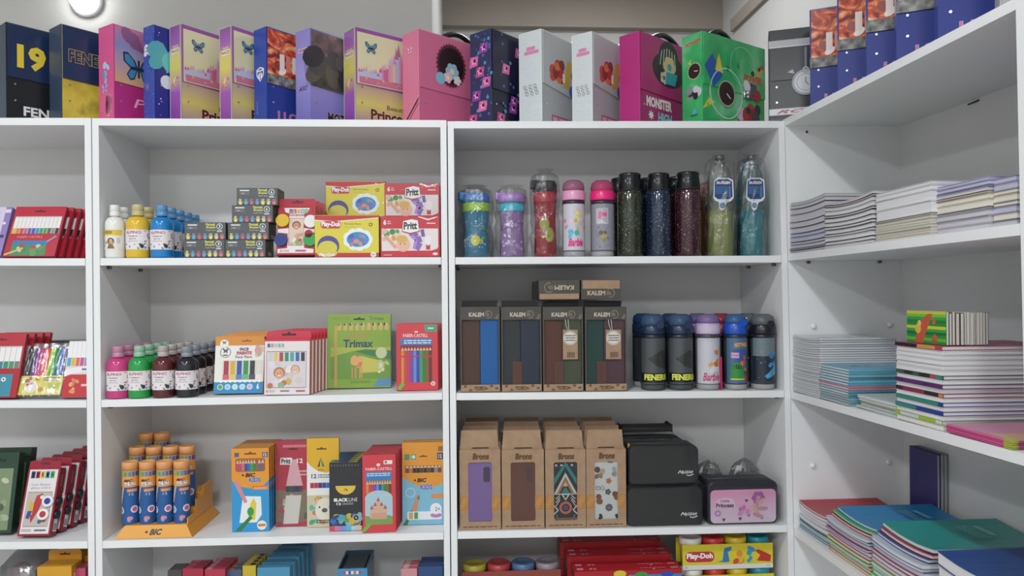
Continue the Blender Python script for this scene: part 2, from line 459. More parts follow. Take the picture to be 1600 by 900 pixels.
bookcase('U3', 'white bookcase holding water bottles, windowed gift boxes and pencil cases', xB+0.002, xC,
         [(712, 200.5), (715, 413), (717, 625.3), (717, 842)], [(1215, 199.7), (1221, 410), (1224, 621), (1225, 831.5)])
# the bookcase round the corner: opens to the left, stands along the right wall
t = thing('bookcase', 'white bookcase round the corner at right, holding stacks of notebooks', 'bookcase', (0, 0, 0))
XB = 1.318
rz_far = [at(1226, 196.5, 0).z, at(1231, 407.5, 0).z, at(1235, 622.5, 0).z, at(1238, 836.5, 0).z]
rz_near = [at(1585.5, 15, YN).z, at(1594, 367.5, YN).z, at(1600, 725.5, -0.917).z, at(1238, 836.5, 0).z]
rz_far.append(EYE-1.03); rz_near.append(EYE-1.03)
ztop = rz_far[0]+TH
for ya, yb, zz in ((0.0, T, rz_far[0]+TH), (YN-T, YN, rz_near[0]+TH)):
    g = G(); g.hexa([(rx(0), ya, 0), (XB, ya, 0), (XB, yb, 0), (rx(0), yb, 0), (rx(zz), ya, zz), (XB, ya, zz), (XB, yb, zz), (rx(zz), yb, zz)], WHITE); g.obj('side_panel', t)
g = G(); g.box(XB-0.006, XB, YN, 0, 0.06, ztop-0.008, BACKM); g.obj('back_panel', t)
SH['R'] = []
for k in range(5):
    zf, zn = rz_far[k], rz_near[k]; SH['R'].append(((0.0, zf+TH), (YN, zn+TH)))
    g = G(); b = XB-0.006; e = 0 if k == 0 else 0.001
    g.hexa([(rx(zn), YN+e, zn), (b, YN+e, zn), (b, -e, zf), (rx(zf), -e, zf), (rx(zn+TH), YN+e, zn+TH), (b, YN+e, zn+TH), (b, -e, zf+TH), (rx(zf+TH), -e, zf+TH)], WHITE)
    g.obj('top_panel' if k == 0 else 'shelf', t)
    if k:
        for xx in (1.02, 1.24):
            for yy, d in ((0, -1), (YN, 1)):
                g = G(); z = (zf if d < 0 else zn)-0.005
                g.tube([(xx, yy, z), (xx, yy+d*0.011, z)], 0.0045, pm('#6f6f72', 0.35, 0.5, 0.8), 8); g.obj('shelf_pin', t)
for px, py in ((1272, 510), (1391, 508), (1271, 728), (1389, 723)):   # spare pins in the far panel
    g = G(); q = at(px, py, -0.006); g.lathe([(0.008, 0), (0.008, 0.004), (0.006, 0.008), (0.003, 0.0085)], pm('#e8e8ea', 0.3), 12); o = g.obj('shelf_pin', t)
    o.rotation_euler = (PI/2, 0, 0); o.location = (q.x, 0, q.z)
g = G(); q = at(1261, 206, -0.001); g.lathe([(0.004, 0), (0.004, 0.001)], pm('#3a3a3c', 0.6), 10); o = g.obj('pin_hole', t); o.rotation_euler = (PI/2, 0, 0); o.location = (q.x, 0, q.z)
g = G(); q = atx(1523, 160, XB-0.01); g.tube([(XB-0.006, q.y-0.012, q.z+0.003), (XB-0.02, q.y+0.012, q.z-0.003)], 0.0025, pm('#3a3a3c', 0.4)); g.obj('cam_screw', t)
g = G(); g.box(rx(0), XB-0.006, YN, 0, 0.06, 0.08, WHITE); g.obj('bottom_panel', t)
g = G(); g.box(rx(0)+0.02, rx(0)+0.036, YN, 0, 0, 0.06, WHITE); g.obj('plinth', t)

LAST = ['U2', 1]
def spot(px0, px1, pyt, Y, u, k, pyb=None):
    """place on shelf k of bookcase u whose outline spans px0..px1 and tops out at pyt when its front is at depth Y: centre point, width, height"""
    pm_ = (px0+px1)/2
    yy = pyb or (pyt+60)
    a = at(px0, (pyt+yy)/2, Y).x; b = at(px1, (pyt+yy)/2, Y).x; x = (a+b)/2
    z = max(shelf_z(u, k, a), shelf_z(u, k, b)); LAST[:] = [u, k]
    return Vector((x, Y, z+0.0008)), b-a, at(pm_, pyt, Y).z-z

# ------------------------------------------------------------------ briefcase binders along the top
def ramp_print(name, stops, axis='Z', span=0.272, rough=0.35):
    """printed colour fade along one axis of the thing"""
    if name in MATS: return MATS[name]
    m = bpy.data.materials.new(name); m.use_nodes = True
    nt = m.node_tree; N = nt.nodes; L = nt.links; b = N['Principled BSDF']
    tc = N.new('ShaderNodeTexCoord'); sp = N.new('ShaderNodeSeparateXYZ'); dv = N.new('ShaderNodeMath'); dv.operation = 'DIVIDE'; dv.inputs[1].default_value = span
    cr = N.new('ShaderNodeValToRGB'); el = cr.color_ramp.elements
    while len(el) < len(stops): el.new(0.5)
    for e, (p, h) in zip(el, stops): e.position = p; e.color = lin(h)
    L.new(tc.outputs['Object'], sp.inputs[0]); L.new(sp.outputs[axis], dv.inputs[0]); L.new(dv.outputs[0], cr.inputs[0]); L.new(cr.outputs[0], b.inputs['Base Color'])
    pset(b, Roughness=rough); MATS[name] = m
    return m
FIRE = noise_mat('fiery_print', [(0.28, '#2d2a33'), (0.4, '#7b2a25'), (0.52, '#d2583a'), (0.6, '#e9a26a'), (0.7, '#f0ded0')], 16, 6, 0.2, (1, 1, 1.6), dist=1.5)
ASH = noise_mat('ash_print', [(0.3, '#3b3d42'), (0.55, '#7d7d78'), (0.75, '#b7b3a8')], 45, 5, 0.2)
DUSK = noise_mat('dusk_print', [(0.3, '#3a3638'), (0.55, '#776061'), (0.75, '#b08d80')], 18, 5, 0.3)
MUD = noise_mat('dust_print', [(0.3, '#1f2124'), (0.55, '#4d4a48'), (0.75, '#7d7a78')], 22, 5, 0.3)
MARBLE = noise_mat('yellow_brush_print', [(0.35, '#b9a437'), (0.55, '#d4c04e'), (0.75, '#8f8430')], 14, 5, 0.35)
PSPINE = ramp_print('violet_gold_spine_print', [(0.0, '#8a3fa0'), (0.3, '#a55ab4'), (0.55, '#d9cb62'), (0.68, '#d8c878'), (0.8, '#a868b4'), (1, '#8d4f9c')])
PCOVER = ramp_print('gold_dusk_print', [(0.0, '#a98a92'), (0.2, '#d3c26a'), (0.36, '#bda08e'), (0.5, '#a3828c'), (1, '#a3828c')])
BFADE = ramp_print('dusk_butterfly_print', [(0.4, '#d3a77a'), (0.6, '#b99aa8'), (0.8, '#8d8cc0'), (1, '#c47aa0')])
LAV = ramp_print('lavender_print', [(0, '#7a74b8'), (0.5, '#9a94d6'), (1, '#8d86c9')])
GREENP = noise_mat('green_glow_print', [(0.3, '#2f9a5c'), (0.5, '#3fb56b'), (0.7, '#86cfa0')], 9, 3, 0.3)

def binder(label, xs, xe, ytop, ang, spine, cover, edge, a_spine=None, a_cover=None, a_flap=None, flap=None, flap_z=0.42,
           W=0.33, Y=0.012, handle=None, clasp=None, H=None, loc=None, group='carry binders along the bookcase tops', rim='#2a2430', Tk=None, flap_rake=0.03):
    al = math.radians(ang)
    if loc is None:
        p = at(xe, 187, Y); q = at(xs, 187, Y+0.03)
        zt = max(SHTOP(p.x), SHTOP(min(p.x+0.24, 0.94)))+0.0014
        Tk = Tk or max(0.045, min(0.085, (p.x-q.x)/math.cos(al)))
        loc = Vector((p.x, Y, zt+0.0004)); H = H or at(xe, ytop, Y).z-zt
    t = thing('carry_binder', label, 'binder', loc, -al, group)
    g = G(); e = 0.003
    S = spine if not isinstance(spine, str) else pm(spine, 0.32)
    K = cover if not isinstance(cover, str) else pm(cover, 0.32)
    g.box(-Tk, 0, 0, e, 0, H, S, 0.0008)                    # spine wall
    g.box(-e, 0, e, W, 0, H-0.0005, K)                      # front wall
    g.box(-Tk, -Tk+e, e, W, 0, H-0.0005, S)                 # back wall
    g.box(-Tk+e, -e, e, W, 0.002, 0.006, pm(rim))
    g.box(-Tk+e, -e, e, W-0.002, H-0.012, H-0.009, pm(rim, 0.6))   # inset top
    g.box(-Tk+e, -e, W-0.004, W, 0.002, H-0.009, S)
    if edge:
        c = pm(edge, 0.4)
        for x in (-Tk-0.0004, -0.0016): g.box(x, x+0.002, -0.0007, 0.0015, 0, H+0.0004, c)
        g.box(-Tk, 0, -0.0007, 0.0012, H-0.0016, H+0.0006, c)
    if a_spine: a_spine(Art(g, (-Tk, 0, 0), (1, 0, 0), (0, 0, 1), Tk, H))
    if a_cover: a_cover(Art(g, (0, 0, 0), (0, 1, 0), (0, 0, 1), W, H))
    g.obj('case', t)
    if flap:
        g = G(); z0 = flap_z*H; M = flap if not isinstance(flap, str) else pm(flap, 0.28)
        z1 = z0-flap_rake*H
        g.hexa([(0.0003, 0.004, z0), (0.0035, 0.004, z0), (0.0035, W, z1), (0.0003, W, z1), (0.0003, 0.004, H-0.001), (0.0035, 0.004, H-0.001), (0.0035, W, H-0.001), (0.0003, W, H-0.001)], M)
        g.box(0.0003, 0.0036, 0.004, W, H-0.004, H-0.001, S)
        if a_flap: a_flap(Art(g, (0.0035, 0, 0), (0, 1, 0), (0, 0, 1), W, H))
        g.obj('flap', t)
    for zz in (0.20, 0.37):                                 # two rivets near the spine
        g = G(); g.tube([(0.0, 0.022, zz*H), (0.002, 0.022, zz*H)], 0.0028, METAL, 10); g.obj('rivet', t)
    if handle:
        y0, y1, rise = handle; n = 12
        g = G(); g.tube([(-Tk*0.5, y0+(y1-y0)*k/n, H-0.012+(rise+0.026)*math.sin(PI*k/n)**0.7) for k in range(n+1)], 0.0085, BLACK, 8); g.obj('handle', t)
    if clasp:
        g = G(); z = flap_z*H-flap_rake*H*clasp/W
        g.box(0.0036, 0.009, clasp-0.012, clasp+0.012, z-0.012, z+0.012, METAL, 0.002); g.ball((0.013, clasp, z+0.003), 0.007, METAL); g.ball((0.013, clasp, z-0.010), 0.005, METAL); g.obj('clasp', t)
    return t
def SHTOP(x): return shelf_z('U1' if x < xA else 'U2' if x < xB else 'U3', 0, x)

YEL = '#e3c93e'
# the two football club binders
binder('navy binder with a yellow number 19, first in the row on the bookcase tops', -30, 10, 34, 42, '#33465a', '#22283a', None,
       a_cover=lambda a: a.rect(0, 0, 1, 1, '#10141d').text('FENERBAHÇE', 0.13, 0.03, 0.85, 0.155, '#e8e8e8', 0.03),
       flap='#1d2d52', flap_z=0.44, a_flap=lambda a: a.text('19', 0.08, 0.54, 0.305, 0.80, YEL, 0.05), handle=(0.20, 0.30, 0.02), rim='#1c2431')
binder('navy and yellow binder with outlined club letters, second from the left end', 72, 96, 37, 40, '#2c4058', MARBLE, None,
       flap='#1f3157', flap_z=0.43, a_flap=lambda a: a.text('FENERBAHÇE', 0.06, 0.59, 0.72, 0.75, '#22304f', 0.03, out='#b9a96a'), handle=(0.16, 0.30, 0.02), rim='#1c2431')
def bf_spine(a):
    a.blobs(9, ['#7fc4da', '#4f9fc0', '#c76aa8', '#a9d4e4'], 0.07, 0.16, (0.3, 0.28, 0.62, 0.62), 4)
    a.butterfly(0.4, 0.34, 0.2, '#7fc4da', '#c76aa8')
    R = random.Random(5)
    for k in range(60): a.rect(0.4+R.random()*0.42, 0.03+R.random()*0.24, 0.45+R.random()*0.42, 0.04+R.random()*0.24, '#ff9cc8'); a.l -= 1
binder('hot pink binder with a blue butterfly on a dusk picture', 152, 178, 37, 36, '#dd5a94', '#b52f7c', '#d85f97',
       bf_spine, lambda a: a.text('Pony', 0.18, 0.13, 0.62, 0.26, '#e8b6d2', 0.0, 0.2),
       lambda a: (a.blobs(16, ['#e6b6c6', '#b66a94', '#d98ab0', '#8c5a86'], 0.03, 0.08, (0.08, 0.82, 0.75, 0.92), 8), a.butterfly(0.22, 0.58, 0.13, '#3f86b8')), BFADE, 0.4)
binder('slim blue star-speckled binder with a pale cloud badge on its spine', 217, 241, 38, 37, '#3850a8', '#252e86', None,
       lambda a: (a.dots(60, '#aab4ec', 0.008, 0.03, seed=2), a.blobs(5, ['#d8cfe0', '#e6e0e8'], 0.14, 0.24, (0.2, 0.72, 0.75, 0.8), 3), a.lines_of_text(0.22, 0.72, 0.8, 0.79, 2, '#6a78a8'), a.blobs(7, ['#7a5aa0', '#9a78b8', '#5470c8'], 0.05, 0.12, (0.1, 0.3, 0.5, 0.4), 6)),
       lambda a: (a.dots(60, '#c4ccf4', 0.003, 0.008, seed=4), a.blobs(6, ['#6cc0c4', '#58aab8'], 0.05, 0.1, (0.02, 0.62, 0.2, 0.76), 3), a.ell(0.12, 0.42, 0.06, '#d8dcf0')), Tk=0.052)
def castle(a, x=0.05, w=0.9, y=0.45, h=0.42):
    cols = ['#c9a8cc', '#b0b8d8', '#d98aac', '#c9648e', '#b46a9c', '#d692a8', '#c7a4b8', '#d8c48e']
    R = random.Random(3); n = 34
    for k in range(n):
        f = k/(n-1); hh = h*(0.22+0.75*math.exp(-((f-0.5)/0.16)**2)*(0.6+0.4*R.random())+0.15*R.random()); cx = x+w*f; ww = 0.009+0.008*R.random()
        c = cols[k % len(cols)] if f > 0.25 else '#b4bcdc'
        a.rect(cx-ww, y, cx+ww, y+hh*0.7, c); a.poly([(cx-ww*1.3, y+hh*0.7), (cx+ww*1.3, y+hh*0.7), (cx, y+hh)], cols[(k+3) % len(cols)]); a.l -= 1
    a.rect(x, y-0.02, x+w, y+0.05, '#c9708e'); a.blobs(10, ['#a8b894', '#d0b070', '#c98aa0', '#a892c4'], 0.008, 0.014, (x, y, x+w, y+0.06), 4)
def pr_spine(a):
    a.rrect(0.12, 0.70, 0.9, 0.76, '#efe6c8', 0.1).text('PRINCESS', 0.16, 0.712, 0.86, 0.748, '#8a6a4a', 0.03); a.text('Beautiful', 0.3, 0.77, 0.75, 0.795, '#e8d8a0', 0.02)
    a.blobs(8, ['#d8b468', '#e8d098', '#c08a60', '#b86a9c'], 0.06, 0.16, (0.25, 0.33, 0.75, 0.46), 9)
def princess(label, xs, xe, yt, ang, txt, tx=0.2, **k):
    binder(label, xs, xe, yt, ang, PSPINE, PCOVER, '#b9c8a8', pr_spine,
           lambda a: a.text(txt, tx, 0.03, tx+0.44, 0.15, '#5b1f38', 0.04, out='#e6cf8a').text('Beautiful', tx+0.17, 0.165, tx+0.42, 0.215, '#5b3a48', 0.01),
           lambda a: (a.rect(0.02, 0.40, 1, 0.955, '#d9d2ae'), castle(a, 0.04, 0.8, 0.43, 0.46), a.butterfly(0.16, 0.80, 0.055, '#5a8ab0')), '#9a4f9c', 0.40, **k)
princess('narrow-showing violet and gold binder with a castle, left of its twin', 260, 283, 37, 38, 'Princess', Tk=0.054)
princess('violet and gold castle binder squeezed beside the blue fiery binder', 338, 362, 40, 39, 'Princess', Tk=0.056)
SHIELD = lambda a: (a.poly([(0.2, 0.56), (0.5, 0.585), (0.8, 0.56), (0.78, 0.49), (0.5, 0.425), (0.22, 0.49)][::-1], '#e4e6ee'), a.poly([(0.27, 0.55), (0.5, 0.57), (0.73, 0.55), (0.71, 0.495), (0.5, 0.44), (0.29, 0.495)][::-1], '#33406e'), a.ell(0.5, 0.49, 0.16, '#e4e6ee'), a.line([(0.5, 0.45), (0.5, 0.53)], 0.05, '#33406e'), a.rect(0.26, 0.535, 0.74, 0.55, '#e4e6ee'),
                    a.text('BASKETBALL', 0.22, 0.08, 0.3, 0.22, '#9fb2e8', 0.0))
def love(a): a.rect(0, 0, 1, 1, '#26398c'); a.text('I LOVE', 0.115, 0.03, 0.45, 0.12, '#d8567a', 0.015, out='#9aa6d8').text('BASKETBALL', 0.22, -0.07, 0.9, 0.0, '#d8567a', 0.015)
def love2(a): a.rect(0, 0, 1, 1, '#26398c'); a.text('I LOVE', 0.115, 0.03, 0.45, 0.12, '#d8567a', 0.015, out='#9aa6d8')
def love3(a): a.rect(0, 0, 1, 1, pm('#182a80', 0.5)); a.text('I LOVE', 0.115, 0.03, 0.45, 0.12, '#d8567a', 0.015, out='#9aa6d8')
def fireflap(a): a.rect(0.0, 0.395, 1, 0.5, ASH); a.blobs(10, ['#efe6e0', '#d8b0a0', '#c86a50', '#e0c0a8', '#8a3a30'], 0.02, 0.05, (0.05, 0.55, 0.9, 0.75), 5); a.stripes(0.12, 0.56, 0.45, 0.74, ['#ead8d0', '#d8806a', '#f0e6e0', '#c86a58', '#f2e8e4'], 0.25)
binder('royal blue binder with a fiery picture and a shield badge on its spine', 390, 417, 41, 41, '#2746a0', '#26398c', None, SHIELD, love2, fireflap, FIRE, 0.40, rim='#162a5e', Tk=0.062)
binder('lavender binder with a dark dusty rider picture', 461, 485, 43, 41, LAV, LAV, None,
       lambda a: (a.rect(0.18, 0.755, 0.86, 0.80, '#c8c2dc'), a.lines_of_text(0.22, 0.755, 0.84, 0.80, 1, '#b85a6a'), a.text('ASO', 0.2, 0.335, 0.8, 0.385, '#26263a', 0.02, 0.4)),
       lambda a: a.text('MOTO', 0.19, 0.01, 0.46, 0.13, '#1d1a22', 0.04, out='#c9b8a0'),
       lambda a: (a.rect(0.0, 0.38, 1, 0.6, MUD), a.blobs(8, ['#4a4548', '#5c5250', '#332f33'], 0.05, 0.14, (0.02, 0.52, 0.35, 0.72), 3), a.blobs(9, ['#17181c', '#222429', '#2a2c30'], 0.05, 0.12, (0.35, 0.45, 0.75, 0.68), 7), a.ell(0.5, 0.75, 0.06, '#1a1a1e'), a.poly([(0.42, 0.55), (0.62, 0.55), (0.57, 0.78), (0.47, 0.78)], '#1a1a1e'), a.ring(0.62, 0.5, 0.07, 0.02, '#8a8a8c')), DUSK, 0.38, handle=(0.17, 0.3, 0.016))
princess('wide-open violet and gold castle binder, beside the pink medallion binder', 536, 555, 42, 54, 'Princess', 0.16, clasp=0.26, W=0.32)
def girl(a):
    for k in range(30): a.ell(0.36+0.165*math.cos(k*PI/15), 0.68+0.235*math.sin(k*PI/15), 0.013, '#7a2f48', n=8); a.l -= 1
    a.l += 1; a.ell(0.36, 0.68, 0.165, '#5e2238', n=28, ry=0.235); a.ell(0.36, 0.68, 0.145, '#241015', n=28, ry=0.205)
    a.flower(0.37, 0.62, 0.075, '#8fb8cc', '#e9c9a8', 6).flower(0.32, 0.54, 0.05, '#e6b8c4').flower(0.43, 0.53, 0.045, '#d8d0e4').ell(0.235, 0.515, 0.055, '#7fb4cc')
    a.butterfly(0.66, 0.78, 0.04, '#d8b8c4', '#b06a80').butterfly(0.76, 0.79, 0.032, '#d8b8c4', '#b06a80')
binder('dusty pink binder with a dark oval medallion and silver butterflies', 629, 655, 45, 50, '#d87a9a', '#c9648a', '#dd86a2',
       lambda a: (a.butterfly(0.45, 0.80, 0.14, '#e6cdd6', '#b06a80'), a.line([(0.05, 0.0), (1.0, 0.25)], 0.09, '#6a2c40'), a.line([(0.05, 0.03), (1.0, 0.28)], 0.03, '#e6a0b4'), a.line([(0.25, 0.0), (1.0, 0.20)], 0.03, '#6a2c40')),
       None, girl, '#cb6a8e', 0.37, handle=(0.10, 0.26, 0.02), clasp=0.25, rim='#4a2030')
OWLC = ['#b8488c', '#d86aa4', '#8a3c9c', '#c85aa8']
def owlprint(a, n, seed, r):
    R = random.Random(seed); a.dots(30, '#4a68a8', r*0.12, r*0.3, seed=seed+1)
    for k in range(n):
        x, y = (0.12+0.76*((k*0.618) % 1)), 0.06+0.88*k/n
        a.poly([(x-r, y-r*a.a*0.9), (x+r*0.8, y-r*a.a*0.8), (x+r, y+r*a.a*0.7), (x-r*0.7, y+r*a.a*0.8)], OWLC[k % 4]); a.star(x, y, r*0.7, '#f0a8c0', 5); a.ell(x+r*0.15, y+r*0.1*a.a, r*0.3, '#3a2450'); a.ell(x+r*1.1, y+r*1.2*a.a, r*0.28, '#3f9ab8')
binder('dark navy binder scattered with pink star patches', 733, 768, 44, 44, '#2a3358', '#15152e', None, lambda a: owlprint(a, 7, 3, 0.22), lambda a: owlprint(a, 12, 9, 0.06), lambda a: owlprint(a, 8, 12, 0.055), '#191a36', 0.36, rim='#20203c')
def cat_spine(a):
    R = random.Random(4)
    for k in range(36):
        x = R.random()*0.7+0.05; y = R.random()*0.9+0.04; a.rect(x, y, x+0.2, y+0.003, '#c2c8cc'); a.l -= 1
    a.rrect(0.32, 0.795, 0.72, 0.835, '#d88ab0', 0.06); a.rrect(0.22, 0.75, 0.88, 0.79, '#d88ab0', 0.06)
    for k in range(9): a.ring(0.25+0.22*(k % 3)+0.05*(k//3), 0.40-0.04*(k//3), 0.075, 0.03, '#8f9498', 10)
def cat_flap(a):
    a.blobs(12, ['#b8332e', '#c2493a', '#8a2a26', '#d87040'], 0.04, 0.075, (0.16, 0.54, 0.32, 0.70), 5); a.poly([(0.34, 0.44), (0.44, 0.46), (0.50, 0.76), (0.42, 0.77)], '#c9a636'); a.blobs(7, ['#3a3c48', '#4a4450', '#2e3040'], 0.04, 0.08, (0.5, 0.44, 0.66, 0.66), 6); a.ell(0.5, 0.43, 0.06, '#3f5aa0'); a.rect(0.33, 0.5, 0.37, 0.6, '#e8e4dc')
def catb(label, xs, xe, yt):
    binder(label, xs, xe, yt, 41, '#d4dadd', '#a9acae', '#e6e8e8', cat_spine, lambda a: (a.rect(0.16, 0.01, 0.9, 0.11, '#a0607a'), a.lines_of_text(0.18, 0.0, 0.9, 0.12, 1, '#d89ab0')), cat_flap, '#b4b6b8', 0.42, clasp=0.18, W=0.32, handle=(0.2, 0.31, 0.016), flap_rake=0.12, rim='#4a4a50')
catb('white binder with red and yellow picture, next to the dark star binder', 813, 847, 45)
catb('white binder with red and yellow picture, next to the magenta binder', 896, 926, 49)
def rock(a):
    a.ell(0.44, 0.66, 0.26, '#3a1630', n=26, ry=0.2); a.ell(0.44, 0.80, 0.16, '#2c2a2e', n=20); 
    for k in range(6): a.line([(0.33+k*0.04, 0.92-abs(k-2.5)*0.02), (0.30+k*0.05, 0.70)], 0.012, '#c9c4b8')
    a.flower(0.45, 0.70, 0.10, '#dcb98c', '#35a0b4', 6).flower(0.36, 0.56, 0.06, '#c9c4b8', '#a8483a', 5); a.poly([(0.38, 0.5), (0.54, 0.5), (0.58, 0.64), (0.40, 0.64)], '#35a0b4')
binder('plain magenta-spined binder with a dark pop-art picture', 972, 1000, 48, 50, '#b8327e', '#a3256a', '#c04a8c', None,
       lambda a: (a.text('MONSTER', 0.10, 0.19, 0.50, 0.31, '#e8e0dc', 0.05), a.text('HIGH', 0.28, 0.04, 0.5, 0.155, '#7fc4d4', 0.05), a.star(0.17, 0.10, 0.05, '#e8e8ea', 8)), rock, '#ab2a70', 0.36, handle=(0.09, 0.28, 0.022))
def power(a):
    a.poly([(0.02, 0.62), (0.14, 0.78), (0.30, 0.55), (0.16, 0.4)][::-1], '#2f5aa8'); a.poly([(0.18, 0.60), (0.24, 0.80), (0.31, 0.58)][::-1], '#d8cc3a'); a.ring(0.36, 0.36, 0.26, 0.012, '#bfe0c8', 30)
    a.ell(0.36, 0.36, 0.135, '#a8b8a0', n=26); a.ell(0.36, 0.36, 0.12, '#3a2a22', n=26); a.line([(0.36, 0.36), (0.42, 0.31)], 0.012, '#e6e6e6')
    a.text('2', 0.36, 0.62, 0.40, 0.68, '#2a4a3a', 0.01); a.text('6', 0.53, 0.68, 0.57, 0.75, '#2a4a3a', 0.01); a.ring(0.62, 0.72, 0.2, 0.006, '#a8d8b8', 24)
def power_low(a):
    a.poly([(0.0, 0.14), (0.10, 0.28), (0.2, 0.24)][::-1], '#d8cc3a'); a.ring(0.36, 0.36, 0.26, 0.012, '#bfe0c8', 30); a.ell(0.36, 0.36, 0.135, '#a8b8a0', n=26); a.ell(0.36, 0.36, 0.12, '#3a2a22', n=26); a.line([(0.36, 0.36), (0.43, 0.28)], 0.012, '#e6e6e6')
    a.blobs(12, ['#b82a32', '#26262c', '#8a2028', '#3a3c44', '#c8c8cc'], 0.04, 0.09, (0.58, 0.13, 0.88, 0.26), 5)
def power_flap(a):
    power(a); a.text('POWER', 0.64, 0.545, 0.95, 0.635, '#d4582e', 0.04, out='#3c5a38')
    a.blobs(10, ['#c03038', '#2a2c34', '#e0e0e4', '#4a4e5a', '#a02028'], 0.03, 0.08, (0.68, 0.40, 0.88, 0.50), 8); a.blobs(6, ['#b84a28', '#3a2a20', '#d8b048'], 0.02, 0.045, (0.78, 0.66, 0.95, 0.76), 2)
binder('bright green racing binder with a round dial and orange lettering', 1072, 1098, 48, 58, GREENP, GREENP, None,
       lambda a: (a.text('POWER', 0.15, 0.865, 0.92, 0.91, '#d04a3a', 0.04, 0.2, slope=0.03), a.ell(0.6, 0.58, 0.33, '#a8b8a0', n=24), a.ell(0.6, 0.58, 0.29, '#33241e', n=24), a.line([(0.6, 0.58), (0.78, 0.57)], 0.03, '#e0e0e0'), a.poly([(0.3, 0.68), (0.45, 0.72), (0.42, 0.66)][::-1], '#d8cc3a'), a.blobs(7, ['#26282e', '#8a8e94', '#c8ccd0', '#3a3c40'], 0.1, 0.2, (0.35, 0.30, 0.8, 0.38), 3), a.ell(0.6, 0.125, 0.1, '#58a8d8'), a.lines_of_text(0.42, 0.07, 0.78, 0.10, 1, '#2a4a3a')),
       power_low, power_flap, GREENP, 0.42, W=0.30, handle=(0.06, 0.2, 0.018), clasp=0.2, rim='#1f5a36')

# on the corner bookcase: one grey binder and the shingled blue ones
def corner_binder(label, px, py, x, Y, ang, **k):
    z = shelf_z('R', 0, min(0, Y)); p = at(px, py, Y)
    return binder(label, 0, 0, 0, ang, loc=Vector((x if x else p.x, Y, z+0.0004)), group='carry binders on the corner bookcase', **k)
def watch(a):
    a.rect(0.0, 0.80, 1, 0.88, '#b4b6b8'); a.rect(0, 0.80, 1, 0.81, '#e0e0e2')
    for k in range(12): a.ring(0.40, 0.77-k*0.02, 0.012, 0.004, '#c4c6c8', 8)
    a.ring(0.40, 0.535, 0.035, 0.012, '#d0d2d4', 14); a.ell(0.40, 0.40, 0.15, '#a4a8ac', n=26); a.ell(0.40, 0.40, 0.125, '#d4d6d8', n=26); a.ring(0.40, 0.40, 0.10, 0.006, '#8a8e92', 24); a.rect(0.37, 0.5, 0.43, 0.54, '#b4b6b8'); a.poly([(0.20, 0.52), (0.26, 0.55), (0.28, 0.5)], '#b4b6b8'); a.poly([(0.52, 0.55), (0.60, 0.52), (0.52, 0.49)], '#b4b6b8'); a.line([(0.40, 0.40), (0.40, 0.45)], 0.01, '#6a6e72'); a.line([(0.40, 0.40), (0.43, 0.37)], 0.01, '#6a6e72')
    a.ell(0.72, 0.64, 0.1, '#3c6a52', n=18); a.rect(0.6, 0.56, 0.84, 0.58, '#b8c4bc')
def watch_low(a):
    a.rect(0, 0.06, 1, 0.13, '#d8dadc').text('ROLEX', 0.08, 0.075, 0.8, 0.115, '#b8506a', 0.03, 0.4); a.rect(0, 0.03, 1, 0.045, '#24262a'); a.ell(0.40, 0.40, 0.15, '#a4a8ac', n=26); a.ell(0.40, 0.40, 0.125, '#d4d6d8', n=26)
# covers here face the room, each binder a little turned
q = at(1203, 184, 0.03)
binder('charcoal binder with a silver stopwatch on a chain, in the corner', 0, 0, 0, 111, '#26282c', '#333639', None, None, watch_low, watch, '#2b2d31', 0.44, W=0.26, H=0.274, Tk=0.06,
       loc=Vector((q.x, 0.035, max(SHTOP(0.9), shelf_z('R', 0, 0))+0.0006)), group='carry binders on the corner bookcase', flap_rake=0.0)
for n, px, py, lab in ((0, 1266, 155, 'farthest'), (1, 1309, 138, 'second farthest'), (2, 1354, 115, 'middle one'), (3, 1401, 92, 'second nearest'), (4, 1466, 60, 'nearest')):
    Yb = atx(px, py, rx(1.98)+0.012).y
    binder('royal blue binder with fiery flap in the overlapping corner row, '+lab+' of the five', 0, 0, 0, 118, '#1f3a94', pm('#182a80', 0.5), None, SHIELD, love3, fireflap, FIRE, 0.40, W=0.33, H=0.272, Tk=0.075,
           loc=Vector((rx(1.98)+0.012, Yb, max(shelf_z('R', 0, Yb-0.2), shelf_z('R', 0, min(0, Yb+0.07)))+0.0008)), group='blue fiery binders on the corner bookcase', rim='#162a5e', flap_rake=0.0)
Yb = atx(1562, 8, rx(1.98)+0.02).y
binder('grey binder almost out of view beyond the blue corner binders', 0, 0, 0, 118, '#9a9c98', '#8e908c', None, None, None, lambda a: a.rect(0.1, 0.5, 0.9, 0.9, '#7c7e7a'), '#9a9c98', 0.42, W=0.28, H=0.272, Tk=0.05,
       loc=Vector((rx(1.98)+0.02, Yb, max(shelf_z('R', 0, YN), shelf_z('R', 0, Yb+0.07))+0.0008)), group='carry binders on the corner bookcase', handle=(0.04, 0.14, 0.02))

